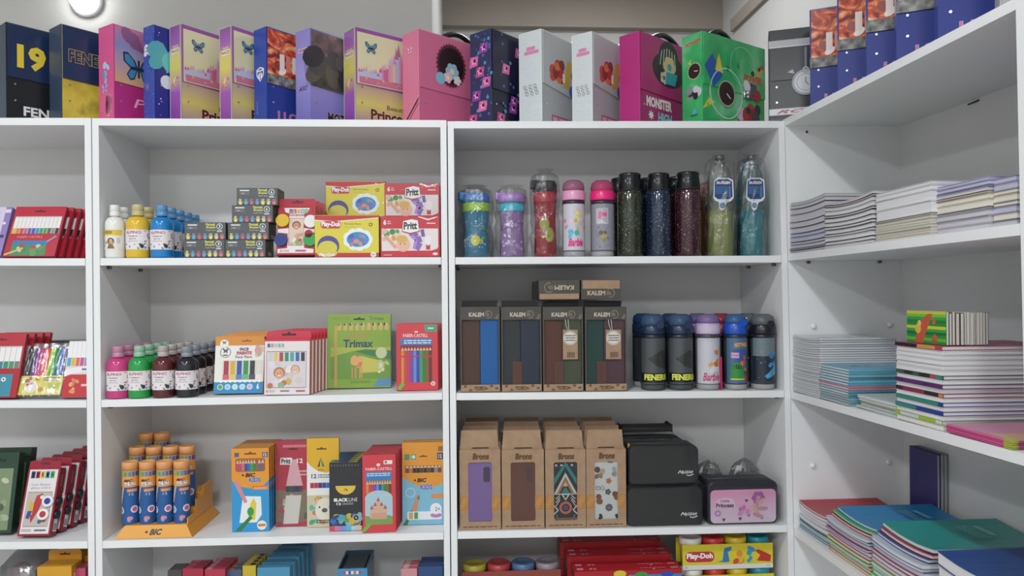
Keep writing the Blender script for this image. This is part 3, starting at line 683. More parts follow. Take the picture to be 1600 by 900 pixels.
# ------------------------------------------------------------------ cartons and packs
def carton(name, label, cat, loc, w, h, d, cf, cs=None, ct=None, af=None, ar=None, al_=None, at_=None, rz=0, tilt=0, group=None, tab=None, tabc=None, slot=True, rough=0.32, bev=0.0008, extra=None, tab_at='back'):
    """a printed box: origin at the middle of its lower front edge"""
    lift = d*math.sin(-tilt) if tilt < 0 else 0
    loc = Vector(loc)+Vector((0, 0, lift))
    parts = tab or extra
    cfm = pm(cf, rough) if isinstance(cf, str) else cf
    csm = pm(cs or cf, rough) if isinstance(cs or cf, str) else (cs or cf)
    ctm = pm(ct or cs or cf, rough) if isinstance(ct or cs or cf, str) else (ct or cs or cf)
    g = G(); fs = g.box(-w/2, w/2, 0, d, 0, h, csm)
    fs[2].material_index = g.mi(cfm); fs[1].material_index = g.mi(ctm)
    if bev: bmesh.ops.bevel(g.bm, geom=list({e for f in fs for e in f.edges}), offset=bev, segments=1, affect='EDGES', material=-1)
    if af: af(front(g, w, h))
    if ar: ar(right(g, w/2, d, h))
    if al_: al_(left(g, -w/2, d, h))
    if at_: at_(topf(g, w, d, h))
    if not parts:
        return tag(place(g.obj(name), loc, rz, tilt), label, cat, group)
    t = thing(name, label, cat, loc, rz, group, tilt)
    g.obj('carton', t)
    if tab:
        y = {'back': d-0.0025, 'front': 0.001}[tab_at]
        g = G(); c = pm(tabc or cf, rough) if isinstance(tabc or cf, str) else tabc
        s = w*0.04
        pts = [(-w/2+0.001, h-0.001), (w/2-0.001, h-0.001), (w/2-0.001, h+tab*0.75), (w/2-s*1.5, h+tab), (-w/2+s*1.5, h+tab), (-w/2+0.001, h+tab*0.75)]
        g.prism(pts, y, y+0.0015, c)
        if slot: euro(Art(g, (-w/2, y, h), (1, 0, 0), (0, 0, 1), w, tab), 0.5, 0.55)
        g.obj('hanging_tab', t)
    if extra: extra(t)
    return t
def euro(a, x, y, s=0.16, c='#3a1a1c'):
    """hanger hole"""
    H = s*a.a*0.28
    a.rrect(x-s, y-H*0.5, x+s, y+H*0.5, c, H/a.a*0.45); a.ell(x, y+H*0.45, s*0.25, c, n=10)
ORD = ['first', 'second', 'third', 'fourth', 'fifth', 'sixth', 'seventh', 'eighth', 'ninth', 'tenth', 'eleventh', 'twelfth', 'thirteenth', 'fourteenth', 'fifteenth', 'sixteenth', 'seventeenth', 'eighteenth', 'nineteenth', 'twentieth', 'twenty-first', 'twenty-second', 'twenty-third', 'twenty-fourth', 'twenty-fifth', 'twenty-sixth']
def file_back(root, n, step, fmt, dx=0.0, dz=0.0):
    """n more of a pack standing one behind another"""
    l = Vector(root.location); R = [root]
    s = shelf_z(LAST[0], LAST[1], 0.1)-shelf_z(LAST[0], LAST[1], 0)
    for k in range(1, n+1): R.append(dup(root, l+Vector((dx*k, step*k, dz*k+s*10*dx*k)), fmt % ORD[k]))
    return R
HANDC = ['#e0d080', '#6aa8c8', '#c86a7c', '#7f9cc0', '#e4d890', '#d8d0a0', '#d48088']
def hands(a, x0, x1, y0, h, cols=HANDC):
    n = len(cols); R = random.Random(2)
    for k, c in enumerate(cols):
        cx = x0+(x1-x0)*(k+0.5)/n; r = (x1-x0)/n*0.42
        a.ell(cx, y0+h*0.3, r*0.75, c, ry=h*0.27, n=10)
        for q in range(5):
            t = (q-2)*0.42+R.uniform(-0.1, 0.1); L = h*(0.85 if q in (1, 2, 3) else 0.62)
            a.line([(cx+r*0.5*math.sin(t), y0+h*0.3), (cx+r*1.25*math.sin(t), y0+h*0.2+L*math.cos(t))], r*0.26, c)
    a.l += 1

# ---- paint bottles
def paint_bottle(label, loc, r, h, col, lab, group, capc='#d8d8d0', white=False, turn=0.0):
    t = thing('paint_bottle', label, 'bottle', loc, 0, group)
    g = G(); hb = h*0.62; cm = pm(col, 0.16, coat=0.3)
    prof = [(r*0.86, 0), (r*0.97, h*0.012), (r, h*0.04), (r, hb)]
    for k in range(1, 8): a = PI/2*k/7; prof.append((r*0.40+(r*0.60)*math.cos(a), hb+h*0.155*math.sin(a)))
    prof.append((r*0.40, h*0.80))
    g.lathe(prof, cm, 28); g.obj('bottle', t)
    g = G(); c = clear_mat(capc, 0.75, 0.25) if not white else pm('#e6e6e4', 0.3)
    g.lathe([(r*0.50, h*0.79), (r*0.52, h*0.80), (r*0.515, h*0.865), (r*0.48, h*0.87), (r*0.48, h*0.885), (r*0.51, h*0.89), (r*0.49, h*0.985), (r*0.45, h), (r*0.02, h)], c, 22); g.obj('cap', t)
    g = G(); a = round_art(g, r+0.0003, r*3.3, h*0.37, h*0.155, turn=turn)
    lab(a); g.obj('label', t)
    return t
def alpino(a):
    a.rect(0, 0, 1, 1, '#e6dfe2'); a.text('ALPINO', 0.22, 0.78, 0.64, 0.93, '#b05070', 0.03); a.text('PARMAK', 0.29, 0.63, 0.57, 0.70, '#4a4450', 0.02); a.text('BOYA', 0.34, 0.50, 0.52, 0.57, '#4a4450', 0.02)
    a.lines_of_text(0.3, 0.38, 0.56, 0.46, 2, '#a49ca4'); a.blobs(15, ['#5a5058', '#4aa890', '#8a6478', '#7a7074', '#6a9aa8', '#a88a9a'], 0.018, 0.036, (0.03, 0.06, 0.97, 0.33), 5); a.blobs(7, ['#6a5a60', '#d8a070', '#7a6a78'], 0.015, 0.032, (0.68, 0.4, 0.97, 0.95), 8)
    a.ell(0.66, 0.18, 0.055, '#3a363c', n=14); a.lines_of_text(0.63, 0.15, 0.69, 0.20, 1, '#b8b4b8')
def glue_lab(a):
    a.rect(0.1, 0, 0.8, 1, '#e8e2d6'); a.rect(0.1, 0.72, 0.8, 1.0, '#dcc04a'); a.rect(0.22, 0.80, 0.48, 0.94, '#4a3a20').lines_of_text(0.24, 0.82, 0.46, 0.92, 2, '#cdb45a')
    a.ell(0.44, 0.42, 0.11, '#4a3428', n=16); a.ell(0.44, 0.40, 0.085, '#e0b898', n=16); a.poly([(0.32, 0.05), (0.56, 0.05), (0.5, 0.28), (0.38, 0.28)], '#8a6a50'); a.blobs(4, ['#c89a98', '#b8b8bc'], 0.03, 0.05, (0.2, 0.2, 0.3, 0.5), 3); a.rect(0.62, 0.3, 0.72, 0.6, '#c4c6ca')
def bottle_file(px0, px1, pyt, k, col, lab, n, name, group, capc, step=0.064, white=False, u='U2', shift=0.0):
    loc, wd, h = spot(px0, px1, pyt, 0.045, u, k); r = wd/2*0.96
    loc.y = 0.005+r; loc.x = max(loc.x, xA+T+r+0.0016)
    b = paint_bottle(name+', at the shelf front', loc, r, h, col, lab, group, capc, white, turn=0.18)
    return file_back(b, n, 2*r+0.0012, name+', %s back from the front', dx=shift)
bottle_file(163, 194, 322, 1, '#e8e8e4', glue_lab, 1, 'white glue bottle with a yellow-topped label', 'white glue bottles', '#e6e6e4', white=True)
bottle_file(199, 236, 321, 1, '#e0b832', alpino, 1, 'yellow paint bottle with a blotched label', 'yellow paint bottles', '#dccf9a')
bottle_file(237, 273, 322, 1, '#157ec4', alpino, 4, 'bright blue paint bottle with a blotched label', 'blue paint bottles', '#6fa8d4', step=0.058)
bottle_file(165, 201, 541, 2, '#c73c7e', alpino, 3, 'pink paint bottle with a blotched label', 'pink paint bottles', '#d898b8')
bottle_file(203, 238, 540, 2, '#1f9a48', alpino, 3, 'green paint bottle with a blotched label', 'green paint bottles', '#a8d4b8')
bottle_file(240, 275, 540, 2, '#5a2226', alpino, 3, 'dark brown paint bottle with a blotched label', 'brown paint bottles', '#c8c0bc')
bottle_file(276, 312, 541, 2, '#1d2027', alpino, 4, 'black paint bottle with a blotched label', 'black paint bottles', '#9aa2ac', step=0.06)

# ---- grey finger-paint cartons
def fp_front(num):
    def f(a):
        a.lines_of_text(0.08, 0.78, 0.31, 0.92, 1, '#f0f0f0'); a.rect(0.08, 0.62, 0.30, 0.74, '#8a8c8e'); a.rect(0.09, 0.64, 0.29, 0.72, '#585a5e'); a.stripes(0.12, 0.655, 0.27, 0.705, ['#d8d8d8', '#e0c040', '#b84a5a', '#4a7ab8'], 0.4)
        a.text('Parmak', 0.52, 0.80, 0.75, 0.96, '#d8d860', 0.03); a.text('Boyası', 0.53, 0.62, 0.75, 0.78, '#d8d860', 0.03); a.text('Finger Paints', 0.53, 0.50, 0.76, 0.57, '#d0d0d0', 0.01)
        a.ell(0.85, 0.76, 0.075, '#e4e4e4', n=18); a.ell(0.85, 0.76, 0.06, '#3a3c40', n=18); a.text(num, 0.825, 0.68, 0.875, 0.85, '#f0f0f0', 0.03); a.rrect(0.78, 0.44, 0.92, 0.54, '#c8d8e0', 0.03)
        hands(a, 0.02, 0.98, 0.0, 0.36)
    return f
def fp_side(a): a.rect(0, 0, 1, 1, '#49523a'); a.blobs(7, ['#5f6a48', '#6a5a48', '#7a8450', '#3c4634'], 0.06, 0.12, (0.15, 0.3, 0.85, 0.75), 3); a.rect(0.3, 0.1, 0.7, 0.3, '#b8b8a8')
first = None
for px0, px1, py, lev, num, lab in ((288, 350, 377, 0, '3', 'grey finger paint carton at the bottom left of its stack'), (289, 352, 350, 1, '3', 'grey finger paint carton on top of the left pair'),
                               (352, 414, 377, 0, '6', 'grey finger paint carton at the bottom of the tall right stack'), (359, 417, 350, 1, '6', 'grey finger paint carton second from the bottom of the tall stack'),
                               (365, 424, 324, 2, '6', 'grey finger paint carton third from the bottom of the tall stack'), (372, 432, 297, 3, '6', 'grey finger paint carton topmost of the tall stack')):
    Y = 0.014+0.004*lev
    loc, wd, h = spot(px0, px1, 377 if lev == 0 else 377, Y, 'U2', 1)
    loc.z += 0.0016; loc.x = (at(px0, py+14, Y).x+at(px1, py+14, Y).x)/2; hh = 0.0497; loc.z += lev*(hh+0.0006)+0.0005
    carton('paint_carton', lab, 'carton', loc, 0.1165, hh, 0.082, '#54575b', '#3f4638', '#5a5d60', fp_front(num), fp_side, rz=-0.02+0.012*lev, group='grey finger paint cartons')
# ---- red tray pack with four tubs
def serin(a):
    cols = ['#2c3e6a', '#a82c3c', '#d8b03a', '#3f8ab0', '#4fa05a']
    for k, c in enumerate(cols):
        x = 0.30+0.1*k; a.rect(x, 0.855, x+0.085, 0.945, c); a.l -= 1; a.text('SERIN'[k], x+0.02, 0.87, x+0.065, 0.93, '#f0f0f0', 0.03)
def face_photo(a, cx, cy, r, hair='#3a2420', skin='#c98a6a'):
    a.ell(cx, cy+r*0.15*a.a, r*1.12, hair, n=16); a.ell(cx, cy-r*0.05*a.a, r*0.85, skin, n=16, ry=r*1.02*a.a)
    for s in (-1, 1): a.ell(cx+s*r*0.32, cy+r*0.1*a.a, r*0.09, '#2c1c18', n=8)
    a.ell(cx, cy-r*0.42*a.a, r*0.3, '#f0e4dc', ry=r*0.12*a.a, n=10); a.ell(cx, cy-r*0.12*a.a, r*0.07, '#b07454', n=8)
def tubpack(a):
    a.poly([(0.16, 0.97), (0.84, 0.97), (0.78, 0.88), (0.70, 0.86), (0.70, 0.55), (0.98, 0.53), (0.98, 0.46), (0.72, 0.44), (0.72, 0.14), (0.97, 0.12), (0.97, 0.04), (0.03, 0.04), (0.03, 0.12), (0.28, 0.14), (0.28, 0.44), (0.02, 0.46), (0.02, 0.53), (0.30, 0.55), (0.30, 0.86), (0.20, 0.88)][::-1], '#e2dcdc')
    serin(a); a.rect(0.29, 0.80, 0.71, 0.84, '#a02a3a').text('FINGER PAINTS', 0.31, 0.807, 0.69, 0.833, '#e8dcdc', 0.02)
    a.rect(0.30, 0.19, 0.70, 0.76, '#8a5a5a'); a.rect(0.31, 0.20, 0.69, 0.75, '#d8c0b0'); face_photo(a, 0.50, 0.60, 0.10, '#6a3a2c'); a.blobs(14, ['#c89878', '#7aa860', '#b84a50', '#e0c0a8', '#e6d8d0', '#d0a088'], 0.04, 0.08, (0.36, 0.24, 0.64, 0.44), 5)
    a.text('6', 0.10, 0.06, 0.14, 0.11, '#a83848', 0.01); a.lines_of_text(0.16, 0.06, 0.34, 0.11, 2, '#b8a0a4'); a.lines_of_text(0.50, 0.05, 0.78, 0.12, 1, '#a83848')
loc, wd, h = spot(431, 491, 324, 0.02, 'U2', 1)
def tubs(t):
    W, H = wd, h
    for x, z, c, nm in ((-0.36, 0.70, '#d8b62c', 'yellow'), (0.38, 0.68, '#e4e2e0', 'white'), (-0.38, 0.30, '#22347a', 'blue'), (0.38, 0.30, '#2f9a48', 'green'), (0.34, 0.42, '#a02030', 'red')):
        g = G(); g.tube([(x*W, 0.004, z*H), (x*W, -0.008, z*H)], 0.019 if nm != 'red' else 0.012, pm(c, 0.3), 18); o = g.obj('paint_tub', t); o['label'] = nm+' round paint tub'
pk = carton('tub_pack', 'red card pack of four finger paint tubs, leaning beside the yellow clay boxes', 'pack', loc, wd, h, 0.04, '#b02438', '#8a1a2c', None, tubpack, tilt=-0.20, tab=0.024, tabc='#b02438', group='red tub packs', extra=tubs, tab_at='front')
file_back(pk, 2, 0.05, 'red card pack of finger paint tubs, %s in its file, mostly hidden', dx=0.004)
# ---- modelling clay boxes
def clay(a):
    a.poly([(0, 0.99), (1, 0.99), (1, 0.93), (0.62, 0.87), (0.3, 0.83), (0, 0.86)][::-1], '#c02a36'); a.poly([(0, 0.86), (0.3, 0.83), (0.62, 0.87), (1, 0.93), (1, 0.95), (0.6, 0.895), (0.3, 0.86), (0, 0.89)], '#e8dcd0')
    a.rrect(0.09, 0.68, 0.41, 0.86, '#c23a44', 0.05); a.text('Play-Doh', 0.105, 0.70, 0.40, 0.85, '#f0ecec', 0.05, out='#a82a3a', slope=-0.02)
    a.text('Parmak Boya', 0.46, 0.76, 0.72, 0.815, '#5a8a50', 0.02); a.text('Finger Paint', 0.46, 0.70, 0.62, 0.735, '#8a9a50', 0.0)
    a.star(0.87, 0.775, 0.04, '#7a4a28', 6, 0.6); a.ell(0.87, 0.775, 0.016, '#e0d848', n=8)
    for q in range(9): t = 2*PI*q/9; a.ell(0.67+0.15*math.cos(t), 0.42+0.15*math.sin(t), 0.085, '#e8eef0', n=12)
    a.ell(0.67, 0.42, 0.19, '#e8eef0', n=18, ry=0.2); a.ell(0.67, 0.42, 0.175, '#2f8ec0', n=18, ry=0.18); a.blobs(10, ['#3a6ab8', '#c07a90', '#5ab0d0', '#8a6ac0', '#d8907a'], 0.02, 0.05, (0.56, 0.30, 0.78, 0.52), 3)
    a.ell(0.21, 0.27, 0.17, '#4a4490', n=20, ry=0.24); a.ell(0.2, 0.22, 0.15, '#d4c848', n=18, ry=0.17)
    a.rect(0.0, 0, 1, 0.10, '#c02a36'); a.ell(0.19, 0.10, 0.16, '#d4c848', n=16, ry=0.1); a.text('Play-Doh', 0.07, 0.0, 0.31, 0.10, '#f0ecec', 0.05, out='#a82a3a'); a.ell(0.91, 0.06, 0.045, '#ece4e0', n=14); a.text('3+', 0.885, 0.035, 0.935, 0.085, '#4a3a38', 0.02)
def clayside(a): a.rect(0, 0.85, 1, 1, '#c02a36'); a.rect(0.1, 0.2, 0.9, 0.6, '#c8b83a'); a.rect(0, 0, 1, 0.1, '#c02a36')
def film_over(w, h, d):
    def f(t):
        g = G(); e = 0.0009; g.box(-w/2-e, w/2+e, -e-0.0012, d+e, 0.0003, h+e, film_mat('box_shrink_wrap', 0.015, '#ffffff', 25, 0.06)); g.obj('shrink_wrap', t)
    return f
loc, wd, h = spot(492, 592, 337, 0.016, 'U2', 1); loc.z += 0.0008; d = 0.075; cw, chh = wd, h
cb = carton('clay_box', 'yellow and red clay box in front, on the shelf', 'box', loc, cw, chh, d, '#dccf3c', '#c9a838', '#b02634', clay, clayside, rz=0.03, group='yellow clay boxes', extra=film_over(cw, chh, d))
x2 = (at(511, 310, 0.20).x+at(602, 310, 0.20).x)/2; z2 = cb.location.z+0.0003
b2 = dup(cb, (x2, 0.185, z2), 'yellow and red clay box hidden behind the front one, under the upper one', 0.0)
dup(cb, (x2, 0.185, z2+chh+0.0024), 'yellow and red clay box raised at the back on another', 0.0)
def pritt(a):
    a.rect(0.02, 0.15, 0.97, 0.70, '#e4dcda'); a.blobs(8, ['#e09a58', '#d8b8a8', '#e4c8b4', '#4f9a58'], 0.03, 0.06, (0.06, 0.45, 0.3, 0.66), 3); a.ell(0.20, 0.62, 0.05, '#3f8a4a', n=12); a.line([(0.08, 0.52), (0.26, 0.22)], 0.06, '#dca890')
    a.ell(0.38, 0.30, 0.12, '#e8b8a0', n=18); a.ell(0.36, 0.44, 0.10, '#d8b060', n=14, ry=0.10)
    for s in (-1, 1): a.ell(0.37+s*0.035, 0.32, 0.01, '#4a3028', n=8)
    a.line([(0.50, 0.60), (0.62, 0.5), (0.66, 0.35), (0.60, 0.18)], 0.10, '#8a68b8'); a.line([(0.52, 0.52), (0.60, 0.42), (0.56, 0.2)], 0.05, '#b08ad0'); a.line([(0.70, 0.68), (0.72, 0.5)], 0.06, '#7a5aa8')
    a.ell(0.80, 0.42, 0.06, '#ece8ea', n=14, ry=0.12); a.rect(0.765, 0.18, 0.835, 0.30, '#c03a48'); a.rect(0.785, 0.28, 0.815, 0.34, '#e8e4e4'); a.poly([(0.0, 0.15), (1, 0.15), (1, 0.30), (0.95, 0.2), (0.86, 0.155)], '#c8283a')
    a.text('6', 0.05, 0.79, 0.10, 0.92, '#f0e4e4', 0.04); a.lines_of_text(0.115, 0.80, 0.19, 0.90, 2, '#e8c8cc')
    a.poly([(0.36, 0.62), (0.5, 0.56), (0.66, 0.62), (0.64, 0.90), (0.52, 0.94), (0.37, 0.88)], '#a81a2c'); a.poly([(0.37, 0.64), (0.5, 0.59), (0.65, 0.64), (0.63, 0.90), (0.52, 0.93), (0.38, 0.88)], '#eceaea'); a.text('Pritt', 0.39, 0.67, 0.615, 0.86, '#222024', 0.04, slope=0.05)
    a.poly([(0.62, 0.99), (0.80, 0.9), (0.96, 0.98), (0.96, 1.0), (0.80, 0.94), (0.66, 1.0)], '#e8d8d8'); a.lines_of_text(0.78, 0.80, 0.95, 0.86, 1, '#f0e0e0'); a.lines_of_text(0.05, 0.03, 0.21, 0.07, 1, '#e8c8cc'); a.ell(0.92, 0.075, 0.045, '#ecd8d8', n=16, ry=0.035)
loc, wd, h = spot(594, 690, 339, 0.016, 'U2', 1); loc.z += 0.0008; wd -= 0.006; loc.x -= 0.002; pw, ph = wd, h
pb = carton('paint_box', 'red box with a glue-brand badge in front, on the shelf beside the panel', 'box', loc, pw, ph, 0.07, '#c8283a', '#a01c2c', '#b02434', pritt, rz=0.0, group='red craft boxes', extra=film_over(pw, ph, 0.07))
x2 = (at(600, 318, 0.19).x+at(689, 318, 0.19).x)/2; z2 = pb.location.z+0.0003
dup(pb, (x2, 0.18, z2), 'red craft box hidden at the back, under the raised one', 0.0)
dup(pb, (x2, 0.18, z2+ph+0.0024), 'red craft box raised at the back on another', 0.0)

# ---- shelf two: face paint, tube paint, pencils
def facepaint(a):
    a.poly([(0, 0.0), (1, 0.0), (1, 0.20), (0, 0.20)], '#2a86b8'); a.rect(0, 0.20, 1, 0.84, '#e4e2dc')
    a.rect(0.16, 0.235, 0.98, 0.575, '#cfcac4'); a.stripes(0.17, 0.24, 0.97, 0.57, ['#a82c3c', '#cfa93a', '#2c4f98', '#2f8a4f', '#2c2e34', '#d8d4d0'], 0.25); a.stripes(0.17, 0.24, 0.97, 0.33, ['#c8606c', '#d8c070', '#5a7ab8', '#60b07c', '#4a4c54', '#e4e0dc'], 0.05)
    for k in range(9): a.rect(0.12+0.098*k, 0.19, 0.155+0.098*k, 0.225, '#f0f0ec'); a.l -= 1
    for k, c in enumerate(('#5a9a3a', '#8ac0d8', '#b8d8c8', '#a8d0e0', '#c8a8d0')): a.ell(0.13+0.15*k, 0.115, 0.06, '#d8e8ec', n=14); a.ell(0.13+0.15*k, 0.115, 0.046, c, n=14)
    a.text('6', 0.87, 0.07, 0.92, 0.17, '#f0f0f0', 0.03)
    a.ring(0.21, 0.72, 0.11, 0.012, '#55585a'); a.butterfly(0.21, 0.745, 0.05, '#50545a'); a.lines_of_text(0.16, 0.65, 0.27, 0.69, 1, '#3a3c40')
    a.text('FACE', 0.50, 0.745, 0.68, 0.80, '#7a5a78', 0.06, out='#d0b0c0'); a.text('PAINTS', 0.44, 0.675, 0.75, 0.735, '#b04a5c', 0.06, out='#d8b8c0'); a.text('Face Paint', 0.42, 0.615, 0.76, 0.66, '#3a3a40', 0.01)
    a.blobs(5, ['#d8b8a8', '#c89a98', '#a8b08a'], 0.05, 0.08, (0.84, 0.66, 0.95, 0.8), 4); a.rect(0, 0.84, 1, 1.0, '#d0872e'); a.ell(0.18, 0.87, 0.09, '#e8e0d4', n=16); a.butterfly(0.18, 0.89, 0.035, '#5a5e4a')
    euro(a, 0.64, 0.915, 0.10, '#8a5a28')
loc, wd, h = spot(333, 410, 530, 0.045, 'U2', 2)
fpk = carton('face_paint_pack', 'white, blue and orange face paint pack leaning at the front of its file', 'pack', loc, wd, h*1.03, 0.022, '#d0872e', '#c07a2c', '#c47a2a', facepaint, tilt=-0.16, rz=0.0, group='face paint packs')
file_back(fpk, 4, 0.036, 'orange-topped face paint pack, %s in its file', dx=0.004, dz=0.002)
def photo_pack(a):
    a.rect(0.01, 0.0, 0.99, 0.96, '#e0d8da'); a.stripes(0.06, 0.85, 0.44, 0.92, ['#5a6478', '#a89aa4', '#c8b4b0', '#7ab0b8', '#8ab89a'], 0.2)
    a.rect(0.05, 0.12, 0.92, 0.78, '#7a5a60'); a.rect(0.06, 0.13, 0.91, 0.77, '#d4ccd0'); a.stripes(0.08, 0.60, 0.90, 0.76, ['#c8c8cc', '#d8c070', '#a84a54', '#3f8a6a', '#4aa0a8', '#3a6aa8', '#3a3c44'], 0.3)
    a.blobs(10, ['#e4dcdc', '#d0c4c4', '#c8b0b0', '#dcd4d8'], 0.05, 0.1, (0.12, 0.2, 0.85, 0.55), 8); face_photo(a, 0.33, 0.38, 0.11, '#a8724a', '#d8a284'); face_photo(a, 0.68, 0.44, 0.09, '#b89a80', '#e0b8a4'); a.blobs(5, ['#c8b060', '#b87850', '#8ab090'], 0.05, 0.08, (0.12, 0.16, 0.55, 0.24), 2)
    a.text('6', 0.05, 0.04, 0.09, 0.09, '#b05868', 0.01); a.lines_of_text(0.11, 0.04, 0.25, 0.09, 2, '#c0a0a8'); a.lines_of_text(0.36, 0.045, 0.56, 0.09, 1, '#7a4a58'); a.lines_of_text(0.70, 0.035, 0.90, 0.095, 1, '#a84858')
loc, wd, h = spot(411, 484, 531, 0.012, 'U2', 2)
pp = carton('paint_tube_pack', 'white-fronted paint tube pack with a children photo, front of the file', 'pack', loc, wd, h, 0.018, '#c8384c', '#c05a48', '#b83040', photo_pack, lambda a: a.rect(0.1, 0, 0.6, 0.8, '#a8764a'), tilt=-0.07, rz=-0.05, group='red paint tube packs', tab=0.024, tabc='#c8384c')
file_back(pp, 7, 0.024, 'red paint tube pack, %s in the file behind the front one', dx=0.0055)
def trimax(a):
    a.rect(0.0, 0, 1, 1, '#86a83a'); a.rect(0.05, 0.12, 1, 0.55, '#a9b84a'); a.poly([(0.05, 0.12), (1, 0.12), (1, 0.38), (0.75, 0.46), (0.4, 0.5), (0.05, 0.42)], '#6f9a3c'); a.poly([(0.42, 0.50), (0.7, 0.43), (1, 0.38), (1, 0.5), (0.6, 0.52)], '#3f7a48'); a.poly([(0.5, 0.44), (0.9, 0.35), (0.9, 0.22), (0.5, 0.2)], '#c8c05a')
    a.stripes(0.14, 0.78, 0.98, 0.84, ['#c8b060']*9, 0.3, 0.05)
    for k, c in enumerate(('#5a7a3a', '#4a5a38', '#2c3430', '#7a8a7a', '#26342c', '#b0a060', '#3a4834', '#4a5038', '#2a2c28')): a.poly([(0.16+0.09*k, 0.845), (0.20+0.09*k, 0.845), (0.18+0.09*k, 0.89)], c); a.l -= 1
    a.text('ALPINO', 0.30, 0.67, 0.66, 0.745, '#c08a50', 0.02, 0.1); a.text('Trimax', 0.25, 0.545, 0.72, 0.655, '#2c4464', 0.03, 0.05); a.text('Trimax', 0.66, 0.915, 0.89, 0.965, '#3a5040', 0.0); a.text('ALPINO', 0.09, 0.92, 0.36, 0.96, '#8a8a3a', 0.0)
    a.blobs(9, ['#d89858', '#c8884a', '#e0a868'], 0.035, 0.07, (0.38, 0.28, 0.54, 0.42), 6); a.ell(0.43, 0.36, 0.07, '#e0a868', n=14); 
    for x in (0.38, 0.43, 0.5, 0.53): a.rect(x, 0.13, x+0.02, 0.28, '#d89858'); a.l -= 1
    a.rect(0.11, 0.02, 0.15, 0.84, '#c9a050'); a.poly([(0.72, 0.02), (1, 0.02), (1, 0.13), (0.8, 0.12)], '#5a90b8'); a.lines_of_text(0.36, 0.06, 0.68, 0.10, 2, '#6a8430'); a.ell(0.85, 0.47, 0.09, '#c8d0a0', n=16); a.blobs(6, ['#d8dcc0', '#b8c890'], 0.02, 0.05, (0.78, 0.2, 0.95, 0.36), 4)
    euro(a, 0.50, 0.93, 0.09, '#2a3420')
loc, wd, h = spot(511, 610, 492, 0.13, 'U2', 2)
carton('pencil_box', 'large green coloured pencil box with a foal in a meadow', 'box', loc, wd, h, 0.03, '#86a83a', '#3c4a44', '#5f7a34', trimax, rz=0.02, tilt=-0.06, group=None, extra=film_over(wd, h, 0.03))
PENS12 = ['#d8843a', '#c04848', '#b83a6a', '#7a4a9a', '#5a8ad0', '#2c4ab0', '#3a9a5a', '#2f7a48', '#8a5a3a', '#6a3a28']
def faber(a, castle_=False):
    a.rect(0, 0, 1, 1, '#cc4048')
    a.text('FABER-CASTELL', 0.16, 0.80, 0.76, 0.85, '#ecd8d8', 0.01); a.ell(0.48, 0.88, 0.05, '#e8d0d0', n=10, ry=0.012)
    a.rect(0.10, 0.68, 0.86, 0.78, '#3f7ab4'); a.lines_of_text(0.18, 0.695, 0.84, 0.765, 2, '#d0dcec')
    a.rect(0.10, 0.12, 0.86, 0.68, '#8a2c34'); a.stripes(0.11, 0.12, 0.85, 0.60, PENS12, 0.06, 0.05)
    a.rect(0.10, 0.50, 0.86, 0.52, '#b83840'); a.poly([(0.70, 0.88), (0.98, 0.88), (0.98, 0.985), (0.66, 0.985)], '#4a9a78').lines_of_text(0.76, 0.91, 0.92, 0.955, 1, '#d0e8d8')
    a.ell(0.88, 0.10, 0.055, '#ece0e0', n=8); a.ring(0.88, 0.10, 0.03, 0.015, '#4a4446', 12); a.line([(0.05, 0.02), (0.17, 0.11)], 0.09, '#6ab04a')
loc, wd, h = spot(619, 684, 507, 0.05, 'U2', 2)
fb = carton('pencil_box', 'red pencil box with a window of upright coloured pencils, at the front beside the panel', 'box', loc, wd, h, 0.018, '#cc4048', '#b03038', '#b83840', faber, tilt=-0.05, group='red window pencil boxes')
file_back(fb, 3, 0.024, 'red pencil box, %s in its file beside the panel', dx=0.0035)

# ---- shelf three: tubes of pencils in an orange display tray
TR0 = at(178, 838, 0.012); TR1 = at(300, 838, 0.012)
trz = max(shelf_z('U2', 3, TR0.x), shelf_z('U2', 3, TR1.x))+0.0008; trw = TR1.x-TR0.x
tray = thing('display_tray', 'stepped orange plastic display tray holding pencil tubes', 'tray', ((TR0.x+TR1.x)/2, 0.012, trz))
ORG = pm('#dd9a2e', 0.3)
g = G(); W2 = trw/2; D = 0.24
g.hexa([(-W2, 0, 0), (W2, 0, 0), (W2, D, 0), (-W2, D, 0), (-W2+0.022, 0.018, 0.032), (W2-0.022, 0.018, 0.032), (W2-0.022, D-0.012, 0.032), (-W2+0.022, D-0.012, 0.032)], ORG)
g.box(-W2+0.022, W2-0.022, 0.085, D-0.012, 0.032, 0.062, ORG, 0.002); g.box(-W2+0.022, W2-0.022, 0.145, D-0.012, 0.062, 0.092, ORG, 0.002)
g.obj('stepped_body', tray)
g = G(); g.box(W2-0.021, W2-0.018, 0.02, D-0.012, 0.03, 0.05, ORG); g.box(W2-0.021, W2-0.018, 0.085, D-0.012, 0.05, 0.085, ORG); g.box(W2-0.021, W2-0.018, 0.145, D-0.012, 0.085, 0.112, ORG); g.obj('stepped_side', tray)
g = G(); a = Art(g, (-W2, 0, 0), (1, 0, 0), (0, 0.49, 0.872), trw, 0.036); a.text('BIC', 0.44, 0.22, 0.60, 0.72, '#2a2624', 0.05, 0.25); a.ell(0.40, 0.48, 0.018, '#2a2624', n=8); g.obj('lettering', tray)
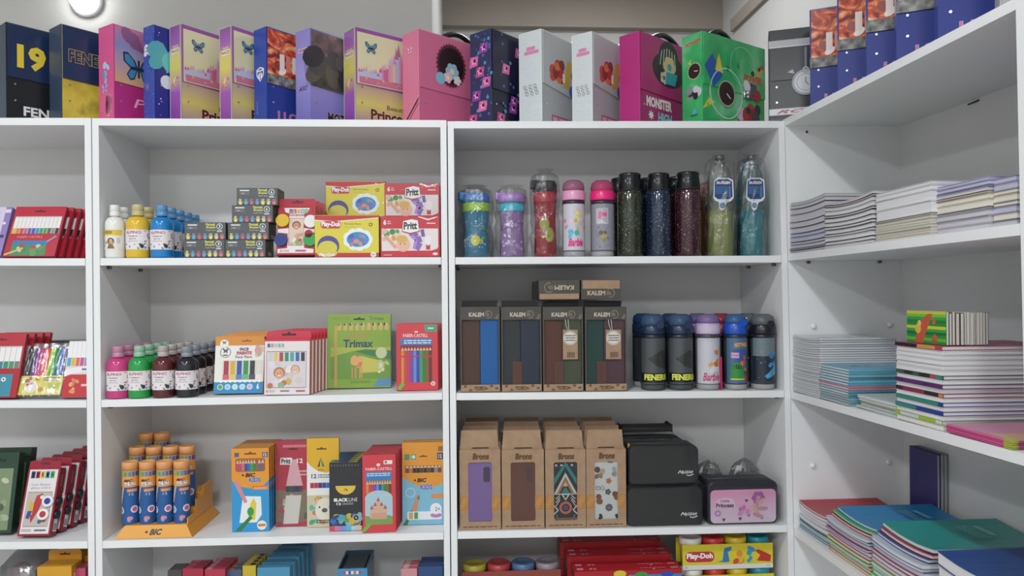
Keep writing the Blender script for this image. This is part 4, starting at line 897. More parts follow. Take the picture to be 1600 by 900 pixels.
def tube_lab(a):
    a.rect(0, 0.0, 1, 0.62, '#255a98'); a.rect(0, 0.60, 1, 0.86, '#e39a4a')
    a.stripes(0.05, 0.775, 0.95, 0.85, ['#8a5a9a', '#c04a5a', '#d88a3a', '#d8b84a', '#a8c060', '#6ab05a', '#3f9a6a', '#3a8aa8', '#2c6ab0', '#2c4a98', '#3a3a8a'], 0.1, 0.03)
    for q in (0.06, 0.46): 
        a.text('BIC', q+0.1, 0.69, q+0.27, 0.73, '#2a2422', 0.04, 0.25); a.text('KIDS', q+0.12, 0.63, q+0.32, 0.685, '#3a6ab0', 0.05, 0.0, out='#e0e0e0')
        a.poly([(q-0.03, 0.33), (q+0.03, 0.33), (q+0.1, 0.60), (q+0.06, 0.60)], '#d8b090'); a.rect(q+0.16, 0.525, q+0.36, 0.575, '#d88a4a'); a.text('evolution', q+0.18, 0.535, q+0.34, 0.565, '#e8d8c8', 0.0); a.text('12', q+0.2, 0.47, q+0.28, 0.51, '#d0dcec', 0.0)
        a.ell(q+0.02, 0.22, 0.075, '#d8e0ec', n=14); a.ell(q+0.02, 0.22, 0.055, '#6a8ab8', n=14); a.ell(q+0.30, 0.24, 0.075, '#d8e0ec', n=14); a.ell(q+0.30, 0.24, 0.05, '#c8607a', n=14)
    a.blobs(12, ['#8aa8d0', '#c8d0e4', '#d88aa0', '#a8b8d8'], 0.03, 0.05, (0.05, 0.07, 0.95, 0.1), 3)
TUBE = None
for row, (xs_, zb_, yy) in enumerate((((204, 230.8, 257.6, 284.3), 0.0326, 0.049), ((215, 241.2, 267.4, 293.2), 0.0628, 0.112), ((229, 254, 279, 302), 0.0928, 0.175))):
    for q, px in enumerate(xs_):
        if row == 2 and q > 1: continue
        Y = tray.location.y+yy; X = at(px, 770-12*row, Y).x
        z = tray.location.z+zb_
        lab = 'orange and blue pencil tube, %s from left in the %s row of the tray' % (ORD[q], ('front', 'middle', 'back')[row])
        if TUBE is None:
            r, H = 0.0223, 0.178
            TUBE = thing('pencil_tube', lab, 'tube', (X, Y, z), -0.75, 'pencil tubes in the orange tray')
            g = G(); g.lathe([(r*0.97, 0), (r, 0.003), (r, H*0.86)], pm('#e39a4a', 0.3), 24); tube_lab(round_art(g, r, 2*PI*r, H, 0)); g.obj('tube', TUBE)
            g = G(); g.lathe([(r*1.02, H*0.86), (r*1.02, H*0.985), (r*0.95, H), (r*0.8, H), (r*0.78, H-0.003), (0.001, H-0.003)], pm('#e0a068', 0.35), 24); g.obj('cap', TUBE)
        else: dup(TUBE, (X, Y, z), lab, rz=-0.75+random.uniform(-0.15, 0.15))
def bicbox(a):
    a.rect(0, 0, 1, 1, '#2f94cc'); a.poly([(0, 1), (1, 1), (1, 0.62), (0.85, 0.55), (0.5, 0.52), (0.15, 0.55), (0, 0.62)][::-1], '#e09632')
    a.rrect(0.10, 0.72, 0.90, 0.88, '#9a5a3a', 0.06); a.stripes(0.12, 0.73, 0.65, 0.82, ['#c04858', '#b84a78', '#c87a58', '#3a4aa8', '#2c6ab8', '#2f9a5a', '#3a7a48'], 0.06, 0.05); a.stripes(0.70, 0.73, 0.88, 0.82, ['#5a6a78', '#8a5a58'], 0.06, 0.05)
    a.rect(0.08, 0.90, 0.20, 0.95, '#4a5a88'); a.rect(0.82, 0.89, 0.97, 0.95, '#39507c').text('12', 0.85, 0.90, 0.94, 0.94, '#e0e4ec', 0.02); euro(a, 0.5, 0.935, 0.16, '#7a4a20')
    a.text('BIC', 0.36, 0.655, 0.64, 0.705, '#2a2422', 0.05, 0.25); a.ell(0.30, 0.68, 0.03, '#2a2422', n=8); a.text('KIDS', 0.46, 0.595, 0.78, 0.65, '#2f6ab0', 0.05, 0.1, out='#e4e4e8'); a.rect(0.55, 0.50, 0.98, 0.55, '#d8782e').text('évolution', 0.60, 0.51, 0.94, 0.54, '#e8d8c8', 0.0)
    a.poly([(0.20, 0.11), (0.66, 0.11), (0.80, 0.2), (0.78, 0.42), (0.30, 0.43)], '#e4e6e4'); a.poly([(0.42, 0.14), (0.62, 0.14), (0.66, 0.34), (0.58, 0.40), (0.5, 0.34)], '#d8c84a'); a.ell(0.5, 0.24, 0.09, '#2f9a4a', n=14, ry=0.055); a.poly([(0.05, 0.6), (0.16, 0.62), (0.42, 0.36), (0.34, 0.34)][::-1], '#d0888a'); a.poly([(0.08, 0.01), (0.24, 0.01), (0.56, 0.17), (0.48, 0.19)], '#2c7a48')
    a.ell(0.80, 0.075, 0.13, '#e4e2dc', n=18); a.rect(0.70, 0.06, 0.90, 0.09, '#c87a3a')
def bicside(a): a.rect(0, 0, 1, 0.62, '#2a84bc'); a.rect(0, 0.62, 1, 1, '#c87e2c'); a.poly([(0, 0.42), (1, 0.5), (1, 0.62), (0, 0.56)], '#2c4a90'); a.poly([(0, 0.5), (1, 0.56), (1, 0.6), (0, 0.54)], '#d8882e')
loc, wd, h = spot(362, 420, 701, 0.05, 'U2', 3)
bk = carton('pencil_box', 'orange and blue pencil box with a hanger hole, standing alone beside the tray', 'box', loc, wd, h, 0.022, '#e09632', '#c87e2c', '#cf8a38', bicbox, bicside, rz=0.02, group='orange and blue pencil boxes')
file_back(bk, 5, 0.0228, 'orange and blue pencil box, %s in the file beside the tray', dx=0.0008)
def pritt12(a):
    a.rect(0, 0, 1, 1, '#ab2a40'); a.rect(0, 0.05, 1, 0.42, '#7a6a5c'); a.blobs(16, ['#6a7a5a', '#b0a090', '#8a5a50', '#c0b8a8', '#5a5048', '#a83a48'], 0.05, 0.11, (0.08, 0.1, 0.92, 0.38), 7)
    a.rect(0.30, 0.40, 0.80, 0.47, '#2a2c30'); a.stripes(0.30, 0.40, 0.80, 0.465, ['#22342c', '#2c4a38', '#2c3a6a', '#2a2c50', '#3a3034', '#6a3038'], 0.06); a.poly([(0.30, 0.47), (0.80, 0.47), (0.62, 0.78), (0.45, 0.78)], '#d0a0a8'); a.poly([(0.22, 0.03), (0.66, 0.03), (0.76, 0.36), (0.30, 0.36)], '#c8c4bc')
    a.poly([(0.12, 0.72), (0.46, 0.72), (0.48, 0.80), (0.14, 0.80)], '#e4e0e0').text('Pritt', 0.16, 0.73, 0.44, 0.79, '#26222a', 0.04); a.text('12', 0.62, 0.735, 0.80, 0.79, '#ecdcdc', 0.03); a.lines_of_text(0.60, 0.58, 0.92, 0.66, 2, '#d8a8b0'); euro(a, 0.5, 0.90, 0.15, '#5a1420'); a.rect(0.2, 0.92, 0.9, 0.95, '#c87880')
loc, wd, h = spot(430, 483, 690, 0.09, 'U2', 3)
carton('pencil_pack', 'dark red pencil pack in clear wrap with a sketch of a crowd', 'pack', loc, wd, h, 0.016, '#ab2a40', '#8a1e30', '#9a2438', pritt12, tilt=-0.04, extra=film_over(wd, h, 0.016))
def adel(a):
    a.rect(0, 0, 1, 1, '#e4e2e0'); a.poly([(0, 1), (1, 1), (1, 0.72), (0.85, 0.64), (0.6, 0.61), (0.35, 0.63), (0.12, 0.69), (0, 0.74)][::-1], '#d8aa2e'); euro(a, 0.46, 0.88, 0.16, '#5a4418')
    a.poly([(0.33, 0.68), (0.44, 0.79), (0.40, 0.68)][::-1], '#3a3c3a'); a.poly([(0.44, 0.78), (0.56, 0.68), (0.47, 0.68)][::-1], '#2f8a5a'); a.text('ADEL', 0.34, 0.635, 0.54, 0.655, '#6a5a2a', 0.0)
    a.text('12', 0.14, 0.55, 0.30, 0.60, '#3a4a68', 0.03); a.lines_of_text(0.34, 0.55, 0.82, 0.60, 2, '#6a7080'); a.stripes(0.10, 0.44, 0.98, 0.50, ['#b03040', '#a83858', '#5a2c5a', '#2c4a98', '#2f6ab0', '#2c8a5a', '#3a5a3a'], 0.04)
    a.poly([(0, 0), (1, 0), (1, 0.36), (0, 0.36)], '#c8c0a0'); a.blobs(14, ['#5ab0a0', '#c87a58', '#c8a04a', '#4a9a8a', '#d8a8b0'], 0.06, 0.12, (0.06, 0.04, 0.94, 0.34), 4); a.ell(0.55, 0.20, 0.30, '#ddd8c8', n=18, ry=0.13); a.ell(0.55, 0.19, 0.09, '#5a5654', n=12, ry=0.025)
    for s in (-1, 1): a.ell(0.55+s*0.16, 0.225, 0.03, '#3a3634', n=8)
    a.lines_of_text(0.3, 0.04, 0.85, 0.09, 2, '#4a4440')
loc, wd, h = spot(479, 529, 686, 0.075, 'U2', 3)
carton('pencil_box', 'white and yellow pencil box with a lion face', 'box', loc, wd, h, 0.022, '#e4e2e0', '#c8b890', '#c8982a', adel, tilt=-0.02, group=None)
def blackline(a):
    a.rect(0, 0, 1, 1, '#2c2d31'); a.blobs(22, ['#c8a838', '#d8b848', '#3a6ab0', '#4a9ab8', '#5a9a58', '#2c4a78', '#7ab0c8'], 0.06, 0.12, (0.06, 0.1, 0.94, 0.24), 5); a.rect(0, 0, 1, 0.07, '#8a8ab0'); a.stripes(0, 0, 1, 0.07, ['#c8485a', '#c878a0', '#7a8ad0', '#5ab0d0', '#a8c8d8', '#d8b890'], 0.05)
    a.ell(0.5, 0.655, 0.31, '#d8b84a', n=14, ry=0.13, a0=PI, a1=2*PI); a.poly([(0.44, 0.58), (0.5, 0.63), (0.47, 0.58)][::-1], '#2c2d31'); a.poly([(0.5, 0.63), (0.57, 0.58), (0.52, 0.58)][::-1], '#2c2d31')
    a.text('BLACK', 0.14, 0.425, 0.58, 0.475, '#ecece8', 0.05); a.text('LINE', 0.60, 0.425, 0.86, 0.475, '#ecece8', -0.01); a.text('12', 0.22, 0.375, 0.36, 0.41, '#ecece8', 0.03); a.lines_of_text(0.40, 0.375, 0.74, 0.41, 2, '#a8a8a8'); a.ell(0.82, 0.185, 0.10, '#d0ccc0', n=14); a.ell(0.82, 0.185, 0.085, '#2c2d31', n=14); a.ell(0.82, 0.185, 0.03, '#d8b84a', n=8)
    for k in range(10): a.rect(0.06+0.09*k, 0.945, 0.08+0.09*k, 0.965, '#8a8a88'); a.l -= 1
loc, wd, h = spot(514, 565, 724, 0.035, 'U2', 3)
bl = carton('pencil_box', 'black pencil box with a yellow half disc, first of its sloping file', 'box', loc, wd, h, 0.024, '#2c2d31', '#1c1d20', '#2c3a48', blackline, at_=lambda a: a.stripes(0, 0, 1, 1, ['#3a9a6a', '#2f7a9a', '#2c4a98', '#2c3a5a', '#8a9a3a', '#c8a838', '#2c2d31'], 0.1), tilt=-0.04, group='black pencil boxes')
file_back(bl, 5, 0.026, 'black pencil box with bright pencil tops, %s in its file', dx=0.0015, dz=0.0)
def fcastle(a):
    a.rect(0, 0, 1, 1, '#cc4048'); a.text('FABER-CASTELL', 0.10, 0.80, 0.90, 0.835, '#ecd8d8', 0.01); a.ell(0.48, 0.87, 0.06, '#e8d0d0', n=10, ry=0.02); a.rect(0.64, 0.875, 0.90, 0.925, '#e8dcdc').rect(0.67, 0.885, 0.74, 0.915, '#8a7a7a')
    a.rect(0.10, 0.67, 0.88, 0.78, '#3f7ab4'); a.lines_of_text(0.14, 0.72, 0.84, 0.77, 2, '#d0dcec'); a.rect(0.10, 0.50, 0.88, 0.67, '#8a6a5a'); a.stripes(0.11, 0.50, 0.87, 0.62, PENS12, 0.06, 0.05)
    a.rect(0.08, 0.10, 0.90, 0.46, '#a8c4d0'); a.ell(0.49, 0.44, 0.41, '#a8c4d0', n=14, ry=0.10, a0=0, a1=PI); a.poly([(0.08, 0.10), (0.90, 0.10), (0.90, 0.2), (0.6, 0.24), (0.3, 0.2), (0.08, 0.22)], '#7a9a58')
    for x, w_, y1 in ((0.28, 0.05, 0.30), (0.38, 0.05, 0.34), (0.47, 0.05, 0.40), (0.57, 0.05, 0.34), (0.68, 0.05, 0.30)): a.rect(x-w_, 0.18, x+w_, y1, '#d0a890'); a.poly([(x-w_*1.15, y1), (x+w_*1.15, y1), (x, y1+0.055)], '#b05a58')
    a.rect(0.26, 0.17, 0.72, 0.25, '#c89a84'); a.line([(0.02, 0.02), (0.22, 0.11)], 0.1, '#6ab04a')
def fside(a): a.rect(0, 0, 1, 1, '#b02c3c'); a.line([(0.1, 0.35), (0.9, 0.45)], 0.1, '#7a9ab8')
loc, wd, h = spot(566, 618, 712, 0.012, 'U2', 3)
fc = carton('pencil_box', 'red pencil box with a castle picture, first of its file', 'box', loc, wd, h, 0.02, '#cc4048', '#b02c3c', '#b83a44', fcastle, fside, tilt=-0.03, rz=0.05, group='red castle pencil boxes')
file_back(fc, 6, 0.0225, 'red castle pencil box, %s in its file', dx=0.0018)
def bickids(a):
    a.rect(0, 0, 1, 1, '#7ab4cc'); a.poly([(0, 1), (1, 1), (1, 0.50), (0.75, 0.44), (0.45, 0.45), (0.2, 0.52), (0, 0.58)][::-1], '#d89236'); a.rrect(0.06, 0.63, 0.97, 0.72, '#a8723a', 0.03); a.stripes(0.08, 0.63, 0.96, 0.69, ['#7a4a38', '#a87a48', '#3a2c28', '#2c2624', '#4a3a30', '#2c2a2c', '#5a4434', '#3a3030', '#8a8078', '#5a4a58'], 0.06, 0.03)
    a.rect(0.06, 0.79, 0.18, 0.86, '#4a8a68'); a.rect(0.22, 0.79, 0.34, 0.86, '#5a9a70').ell(0.28, 0.825, 0.045, '#c8d8c8', n=10); euro(a, 0.52, 0.83, 0.10, '#6a4418'); a.rect(0.86, 0.79, 1.0, 0.87, '#3a3a58').text('12', 0.89, 0.805, 0.97, 0.855, '#e0dce4', 0.02); a.rect(0.88, 0.89, 1, 0.95, '#8a6a4a')
    a.text('BIC', 0.36, 0.515, 0.60, 0.565, '#2a2422', 0.05, 0.25); a.ell(0.31, 0.54, 0.025, '#2a2422', n=8); a.text('KIDS', 0.44, 0.42, 0.74, 0.49, '#4a6ab0', 0.05, 0.05, out='#e0e0e8'); a.ring(0.20, 0.39, 0.12, 0.02, '#c0d0d8'); a.poly([(0.02, 0.0), (0.12, 0.0), (0.32, 0.26), (0.22, 0.18)][::-1], '#2f7a48'); a.poly([(0.22, 0.18), (0.34, 0.14), (0.42, 0.36), (0.36, 0.36)], '#c88a6a'); a.poly([(0.36, 0.32), (0.42, 0.30), (0.42, 0.36)], '#3a7a4a')
    a.rect(0.70, 0.32, 1, 0.37, '#d88a4a'); a.rrect(0.12, 0.06, 0.96, 0.16, '#dce0e4', 0.03); a.rect(0.16, 0.07, 0.26, 0.15, '#c8a060'); a.rect(0.29, 0.07, 0.38, 0.15, '#4a9a58'); a.ell(0.82, 0.11, 0.14, '#b878b0', n=16, ry=0.03); a.ell(0.82, 0.19, 0.14, '#e0e2e6', n=18); a.text('2+', 0.80, 0.16, 0.92, 0.21, '#4a4a50', 0.01)
loc, wd, h = spot(628, 692, 693, 0.075, 'U2', 3)
bkk = carton('pencil_box', 'pale blue and orange pencil box beside the right panel', 'box', loc, wd, h, 0.02, '#d89236', '#a87a3a', '#c8842e', bickids, tilt=-0.04, group='pale blue and orange pencil boxes')
file_back(bkk, 1, 0.026, 'pale blue and orange pencil box, %s in its file', dx=0.001)

# ---- shelf four: only the tops come into view
def top_pack(label, px0, px1, pyt, Y, u, cf, ct, d, at_=None, name='pencil_box', cat='box', n=0, step=0.025, grp=None, hang=None, dx=0.002, af=None):
    loc, wd, h = spot(px0, px1, pyt, Y, u, 4)
    b = carton(name, label+(', frontmost' if n else ''), cat, loc, wd, h, d, cf, None, ct, af, at_=at_, group=grp, tab=hang)
    if n: file_back(b, n, step, label+', %s in its file', dx=dx)
    return b
ts = lambda cols: (lambda a: a.stripes(0.05, 0.05, 0.95, 0.95, cols, 0.2))
top_pack('crimson-topped box on the bottom shelf, beside the dark one', 285, 318, 889, 0.06, 'U2', '#a82c44', '#8a2236', 0.022, ts(['#c8607a', '#a83048']), n=2, grp='crimson boxes on the bottom shelf')
top_pack('dark grey box at the far left of the bottom shelf', 262, 284, 892, 0.06, 'U2', '#4a4648', '#5a5254', 0.06, None)
top_pack('rose-red box on the bottom shelf, right of the crimson ones', 320, 352, 890, 0.05, 'U2', '#b0344a', '#a84a5a', 0.024, ts(['#d08a98', '#b03a50', '#a83048']), n=3, grp='rose-red boxes on the bottom shelf')
top_pack('slate blue box on the bottom shelf', 354, 378, 891, 0.07, 'U2', '#4a5a78', '#5a6478', 0.02, ts(['#c88a58', '#6a7a98']), n=2, grp='slate boxes on the bottom shelf')
top_pack('yellow-topped box on the bottom shelf', 379, 400, 884, 0.06, 'U2', '#c8b030', '#b0a040', 0.024, ts(['#d8c040', '#3a3a38']), n=3, grp='yellow-topped boxes on the bottom shelf')
top_pack('steel blue pack on the bottom shelf', 402, 453, 887, 0.03, 'U2', '#4a90b4', '#3f7a98', 0.024, lambda a: a.rect(0.1, 0.4, 0.9, 0.5, '#7ab0c8'), n=5, step=0.042, grp='steel blue packs on the bottom shelf', dx=0.0035)
# slate blue holder with a dark slot
loc, wd, h = spot(527, 574, 889, 0.03, 'U2', 4)
hb = thing('pen_display', 'blue-fronted display box with a dark open top on the bottom shelf', 'box', loc)
g = G(); e = 0.004
g.box(-wd/2, wd/2, 0, e, 0, h, pm('#3f8ab8', 0.3)); g.box(-wd/2, -wd/2+e, e, 0.16, 0, h, pm('#4a6a80', 0.3)); g.box(wd/2-e, wd/2, e, 0.16, 0, h, pm('#3a5a70', 0.3)); g.box(-wd/2+e, wd/2-e, 0.156, 0.16, 0, h, pm('#4a6a80', 0.3)); g.box(-wd/2+e, wd/2-e, e, 0.156, h*0.9, h*0.94, pm('#2a2e34', 0.4))
front(g, wd, h).stripes(0.2, 0.925, 0.8, 0.968, ['#c83a48', '#e0d8dc', '#8a3a68', '#e0d8dc', '#c87a3a', '#e0d8dc', '#b83a58'], 0.1); g.obj('case', hb)
g = G(); g.box(-wd/2+0.012, wd/2-0.012, 0.018, 0.14, h*0.94, h*0.965, pm('#3a4048', 0.4), 0.002); g.obj('inner_tray', hb)
top_pack('pink and grey box on the bottom shelf', 627, 652, 889, 0.03, 'U2', '#c88a94', '#b8606c', 0.024, ts(['#d8a8a8', '#c05a68']), n=2, grp='pink boxes on the bottom shelf')
top_pack('navy box on the bottom shelf beside the panel', 654, 692, 886, 0.03, 'U2', '#2c4a7a', '#24395c', 0.026, lambda a: a.rect(0.1, 0.3, 0.9, 0.6, '#3a5a98'), n=2, step=0.03, grp='navy boxes on the bottom shelf')

# ------------------------------------------------------------------ left bookcase
def felt_front(cols, top, low, pic, word=None, wc='#d8a0a0', cap='#e6e2e0', capy=(0.56, 0.78)):
    def f(a):
        a.rect(0, 0, 1, 1, top); n = len(cols); a.rect(0.04, 0.42, 0.96, 0.80, '#b8b4b4')
        a.stripes(0.04, capy[0], 0.96, capy[1], [cap]*n, 0.12); a.stripes(0.04, 0.44, 0.96, capy[0], cols, 0.2); a.rect(0, 0, 1, 0.45, low)
        pic(a)
        if word: a.text(word, 0.18, 0.36, 0.68, 0.405, wc, 0.0)
        euro(a, 0.5, 0.90, 0.11, '#5a1218')
    return f
def reef(a):
    a.poly([(0.12, 0.02), (0.80, 0.02), (0.78, 0.30), (0.12, 0.30)], '#3f8a5a'); a.poly([(0.12, 0.22), (0.79, 0.22), (0.79, 0.31), (0.12, 0.31)], '#2f7ab0'); a.blobs(14, ['#4a9a58', '#7a8a4a', '#a84a3a', '#5a7a48', '#3a9a7a', '#c8c0a0'], 0.03, 0.08, (0.16, 0.04, 0.75, 0.24), 6); a.line([(0.02, 0.03), (0.35, 0.16)], 0.04, '#c8b878'); a.line([(0.78, 0.28), (0.94, 0.40)], 0.035, '#8a9ac0')
FC12 = ['#d8b040', '#d87a3a', '#c04a48', '#c85a78', '#5a5aa8', '#3a5ab0', '#3a8ac0', '#2f9a6a', '#4a9a4a', '#6a5a4a', '#8a8c90', '#2c2e32']
loc, wd, h = spot(3, 85, 322, 0.014, 'U1', 1)
fp = carton('felt_pen_pack', 'red felt pen pack with twelve white caps, first of its long leaning file', 'pack', loc, wd, 0.163, 0.012, '#b8203a', '#8a1626', '#9a1a2c', felt_front(FC12, '#b8203a', '#b42034', reef, 'FABER-CASTELL'), tilt=-0.42, rz=-0.02, group='red felt pen packs with white caps')
file_back(fp, 6, 0.022, 'red felt pen pack with white caps, %s in its leaning file', dx=0.009)
def lilac(a):
    a.rect(0, 0, 1, 1, '#cfc4dc'); a.rect(0.84, 0, 1, 1, '#8a78b4'); a.rect(0.2, 0.86, 0.7, 0.9, '#2a2a34'); a.rect(0, 0.5, 0.5, 0.72, '#c8505c'); a.rect(0.1, 0.3, 0.6, 0.48, '#3a6a5a'); a.ell(0.88, 0.66, 0.04, '#e4e0ea', n=12); a.rect(0.83, 0.36, 0.95, 0.42, '#3a2440'); a.rect(0.84, 0.88, 0.98, 0.95, '#d8d0e4')
loc, wd, h = spot(-60, 1, 322, 0.020, 'U1', 1)
carton('felt_pen_pack', 'lilac and white felt pen pack cut by the left edge, on the upper shelf', 'pack', loc, wd, 0.155, 0.02, '#cfc4dc', '#8a78b4', '#a898c8', lilac, tilt=-0.38, group=None)
def worm(a):
    a.rect(0.10, 0.02, 0.86, 0.36, '#2f8aa0'); a.blobs(6, ['#b03a50', '#c84a58', '#5a2a34', '#3f9a5a'], 0.06, 0.11, (0.3, 0.08, 0.72, 0.28), 8)
    for x in (0.56, 0.68): a.ell(x, 0.28, 0.05, '#e8e4e0', n=10); a.ell(x, 0.28, 0.02, '#2a2a2c', n=8)
loc, wd, h = spot(-52, 24, 512, 0.012, 'U1', 2)
fp2 = carton('felt_pen_pack', 'red felt pen pack with a smiling worm picture, on the middle shelf', 'pack', loc, wd, 0.187, 0.014, '#b01c30', '#8a1626', '#981a2a', felt_front(['#c8a040', '#c87a3a', '#b04a48', '#5a6a9a', '#3a7a98', '#2f8a6a', '#4a8a6a', '#6a7a70'], '#b01c30', '#a81c2c', worm), tilt=-0.30, group='red worm felt pen packs')
file_back(fp2, 3, 0.028, 'red felt pen pack with a worm picture, %s in its file', dx=0.007)
RAIN = ['#3a2c34', '#2c2830', '#4a2c78', '#8a2c8a', '#c83a7a', '#d84a6a', '#d85a3a', '#c8c83a', '#4ab83a', '#2f7a3a', '#2a7ac0', '#2450a0', '#24305a']
loc, wd, h = spot(25, 92, 545, 0.016, 'U1', 2)
rp = thing('pen_wallet', 'clear wallet of rainbow felt pens with a yellow band', 'pack', loc+Vector((0, 0, 0.0066)), -0.02, None, -0.40)
H = 0.148
for k, c in enumerate(RAIN):
    g = G(); x = -wd/2+wd*(k+0.5)/len(RAIN); m = pm(c, 0.2)
    g.lathe([(0.003, 0.006), (0.0044, 0.010), (0.0044, 0.055)], pm('#d8d8dc', 0.3), 8, x, 0.006); g.lathe([(0.0044, 0.055), (0.0047, 0.058), (0.0047, H-0.006), (0.003, H)], m, 8, x, 0.006); g.obj('felt_pen', rp)
g = G(); g.box(-wd/2, wd/2, -0.0002, 0.0008, 0.006, 0.062, pm('#d8d04a', 0.3)); a = Art(g, (-wd/2, -0.0002, 0.006), (1, 0, 0), (0, 0, 1), wd, 0.056)
a.rect(0.55, 0.72, 0.92, 0.92, '#5a5a48').text('RUBENIS', 0.58, 0.76, 0.89, 0.88, '#d8d4c0', 0.03); a.ell(0.28, 0.42, 0.15, '#e0dcd0', n=14); a.star(0.28, 0.44, 0.13, '#e8e4dc', 6); a.blobs(6, ['#c84a3a', '#c85a4a', '#6a7a8a'], 0.03, 0.06, (0.12, 0.5, 0.42, 0.9), 4); a.ell(0.52, 0.28, 0.06, '#c88a4a', n=12); a.rect(0.68, 0.10, 0.90, 0.28, '#e0ddd4'); a.rect(0.66, 0.34, 0.95, 0.62, '#b8c058'); g.obj('band', rp)
g = G(); g.box(-wd/2-0.004, wd/2+0.004, -0.0022, 0.013, 0.0, H+0.012, FILM); g.obj('clear_wallet', rp)
def redwhite(a):
    a.rect(0, 0, 1, 1, '#d0ccd0'); a.stripes(0.02, 0.68, 0.98, 0.98, ['#e4e2e4']*6, 0.12); a.stripes(0.02, 0.55, 0.98, 0.70, ['#3aa0c0', '#d8a83a', '#c86a4a', '#b84a88', '#8a8ab0', '#a83a4a'], 0.15); a.rect(0, 0, 1, 0.40, '#b8202c'); a.poly([(0, 0.36), (0.3, 0.42), (1, 0.46), (1, 0.56), (0, 0.5)], '#e4e0e0'); a.lines_of_text(0.62, 0.45, 0.95, 0.53, 1, '#4a4a68')
    a.blobs(7, ['#d8885a', '#c8784a', '#e0a070'], 0.05, 0.11, (0.25, 0.08, 0.52, 0.32), 4); a.lines_of_text(0.68, 0.17, 0.98, 0.25, 1, '#e8c8c8')
loc, wd, h = spot(95, 150, 545, 0.016, 'U1', 2); x1 = xA-0.003-T-0.004
ww = x1-(loc.x-wd/2); loc.x = x1-ww/2
carton('felt_pen_pack', 'white and red marker pack squeezed against the side panel', 'pack', loc, ww, 0.165, 0.018, '#d0ccd0', '#8a8a90', '#c8c8cc', redwhite, tilt=-0.30, group=None, extra=None)
loc, wd, h = spot(66, 116, 520, 0.205, 'U1', 2)
g = G(); g.box(-0.075, 0.075, 0, 0.05, 0, 0.155, film_mat('dusty_wrap', 0.25, '#b0b0b4', 20, 0.2)); g.box(-0.072, 0.072, 0.003, 0.047, 0.001, 0.13, pm('#77747a', 0.4)); 
tw = thing('wrapped_pack', 'grey film-wrapped pack standing behind the rainbow pens', 'pack', loc); g.obj('wrap', tw)
# glass paint boxes
def glass_front(a):
    a.rect(0.06, 0.03, 0.94, 0.97, '#dcd6d8'); 
    for k, c in enumerate(['#2c3e6a', '#a82c3c', '#d8b03a', '#3f8ab0', '#4fa05a']): x = 0.12+0.15*k; a.rect(x, 0.84, x+0.125, 0.945, c); a.l -= 1; a.text('SERIN'[k], x+0.03, 0.86, x+0.095, 0.925, '#f0f0f0', 0.03)
    a.text('Cam Boyası', 0.18, 0.72, 0.76, 0.765, '#7a7a84', 0.0); a.text('glass color', 0.18, 0.675, 0.80, 0.715, '#7a7a84', 0.0)
    a.rect(0.12, 0.13, 0.88, 0.64, '#8a7a78'); a.rect(0.13, 0.14, 0.87, 0.63, '#b8b0a8'); a.poly([(0.28, 0.30), (0.40, 0.58), (0.58, 0.62), (0.64, 0.54), (0.52, 0.36), (0.34, 0.18)], '#b02c34'); a.poly([(0.2, 0.34), (0.34, 0.30), (0.36, 0.46), (0.24, 0.52)][::-1], '#c8a83a'); a.poly([(0.16, 0.26), (0.26, 0.24), (0.34, 0.36), (0.2, 0.36)], '#2c4a98'); a.ell(0.57, 0.56, 0.06, '#e0dcd4', n=10); a.blobs(6, ['#7a9a58', '#4a5a88', '#8a5a4a'], 0.05, 0.09, (0.6, 0.2, 0.82, 0.35), 2)
    a.lines_of_text(0.10, 0.06, 0.4, 0.10, 2, '#8a8288'); a.lines_of_text(0.5, 0.055, 0.86, 0.105, 1, '#4a4450')
def glass_side(a): a.text('SERIN', 0.4, 0.72, 0.62, 0.9, '#c88a98', 0.0); a.rect(0.3, 0.06, 0.9, 0.24, '#d8d0d4'); a.stripes(0.35, 0.08, 0.85, 0.18, ['#6a6468']*5, 0.3)
wd, h = 0.092, 0.190
loc = at(74, 832, 0.02); loc.x = at(52, 832, 0.02).x; loc.z = shelf_z('U1', 3, loc.x)+0.001
def lids(t):
    for x, z, c, b in ((0.30, 0.50, '#2c3a98', 0.6), (0.22, 0.31, '#b82c38', 0.6)):
        g = G(); g.tube([(x*wd, 0.003, z*h), (x*wd, -0.008, z*h)], 0.0155, pm('#e2e0e2', 0.25), 18); g.tube([(x*wd, -0.008, z*h), (x*wd, -0.0085, z*h)], 0.009, pm(c, 0.3), 14); g.obj('jar_lid', t)
        g = G(); g.tube([(wd/2-0.002, 0.014, z*h), (wd/2+0.007, 0.014, z*h)], 0.012, pm('#1e1a22', 0.15), 14); g.obj('jar', t)
gp = carton('glass_paint_box', 'dark red glass paint box with a parrot picture, first of its leaning file', 'box', loc, wd, h, 0.030, '#94182f', '#7a1428', '#84162c', glass_front, glass_side, tilt=-0.30, rz=-0.04, tab=0.02, tabc='#94182f', tab_at='front', extra=lids, group='dark red glass paint boxes')
file_back(gp, 5, 0.0435, 'dark red glass paint box, %s in its leaning file', dx=0.0075)
def land(a): a.rect(0.0, 0.0, 1, 1, '#1f3d2c'); a.rect(0.06, 0.04, 0.90, 0.80, '#7a8a6a'); a.blobs(22, ['#5a6a48', '#8a9a78', '#b8bca8', '#4a5a3c', '#a0a890'], 0.06, 0.14, (0.16, 0.12, 0.8, 0.72), 9); euro(a, 0.55, 0.90, 0.15, '#0c1a12')
loc, wd2, h = spot(-50, 16, 690, 0.05, 'U1', 3)
gl = carton('paint_set_box', 'dark green boxed set with a woodland photo at the left edge', 'box', loc, wd2, 0.228, 0.03, '#1f3d2c', '#1a3326', '#24442f', land, tilt=-0.20, group=None)
dup(gl, Vector(gl.location)+Vector((-0.008, 0.075, 0.0)), 'dark green boxed set standing behind the woodland photo one')
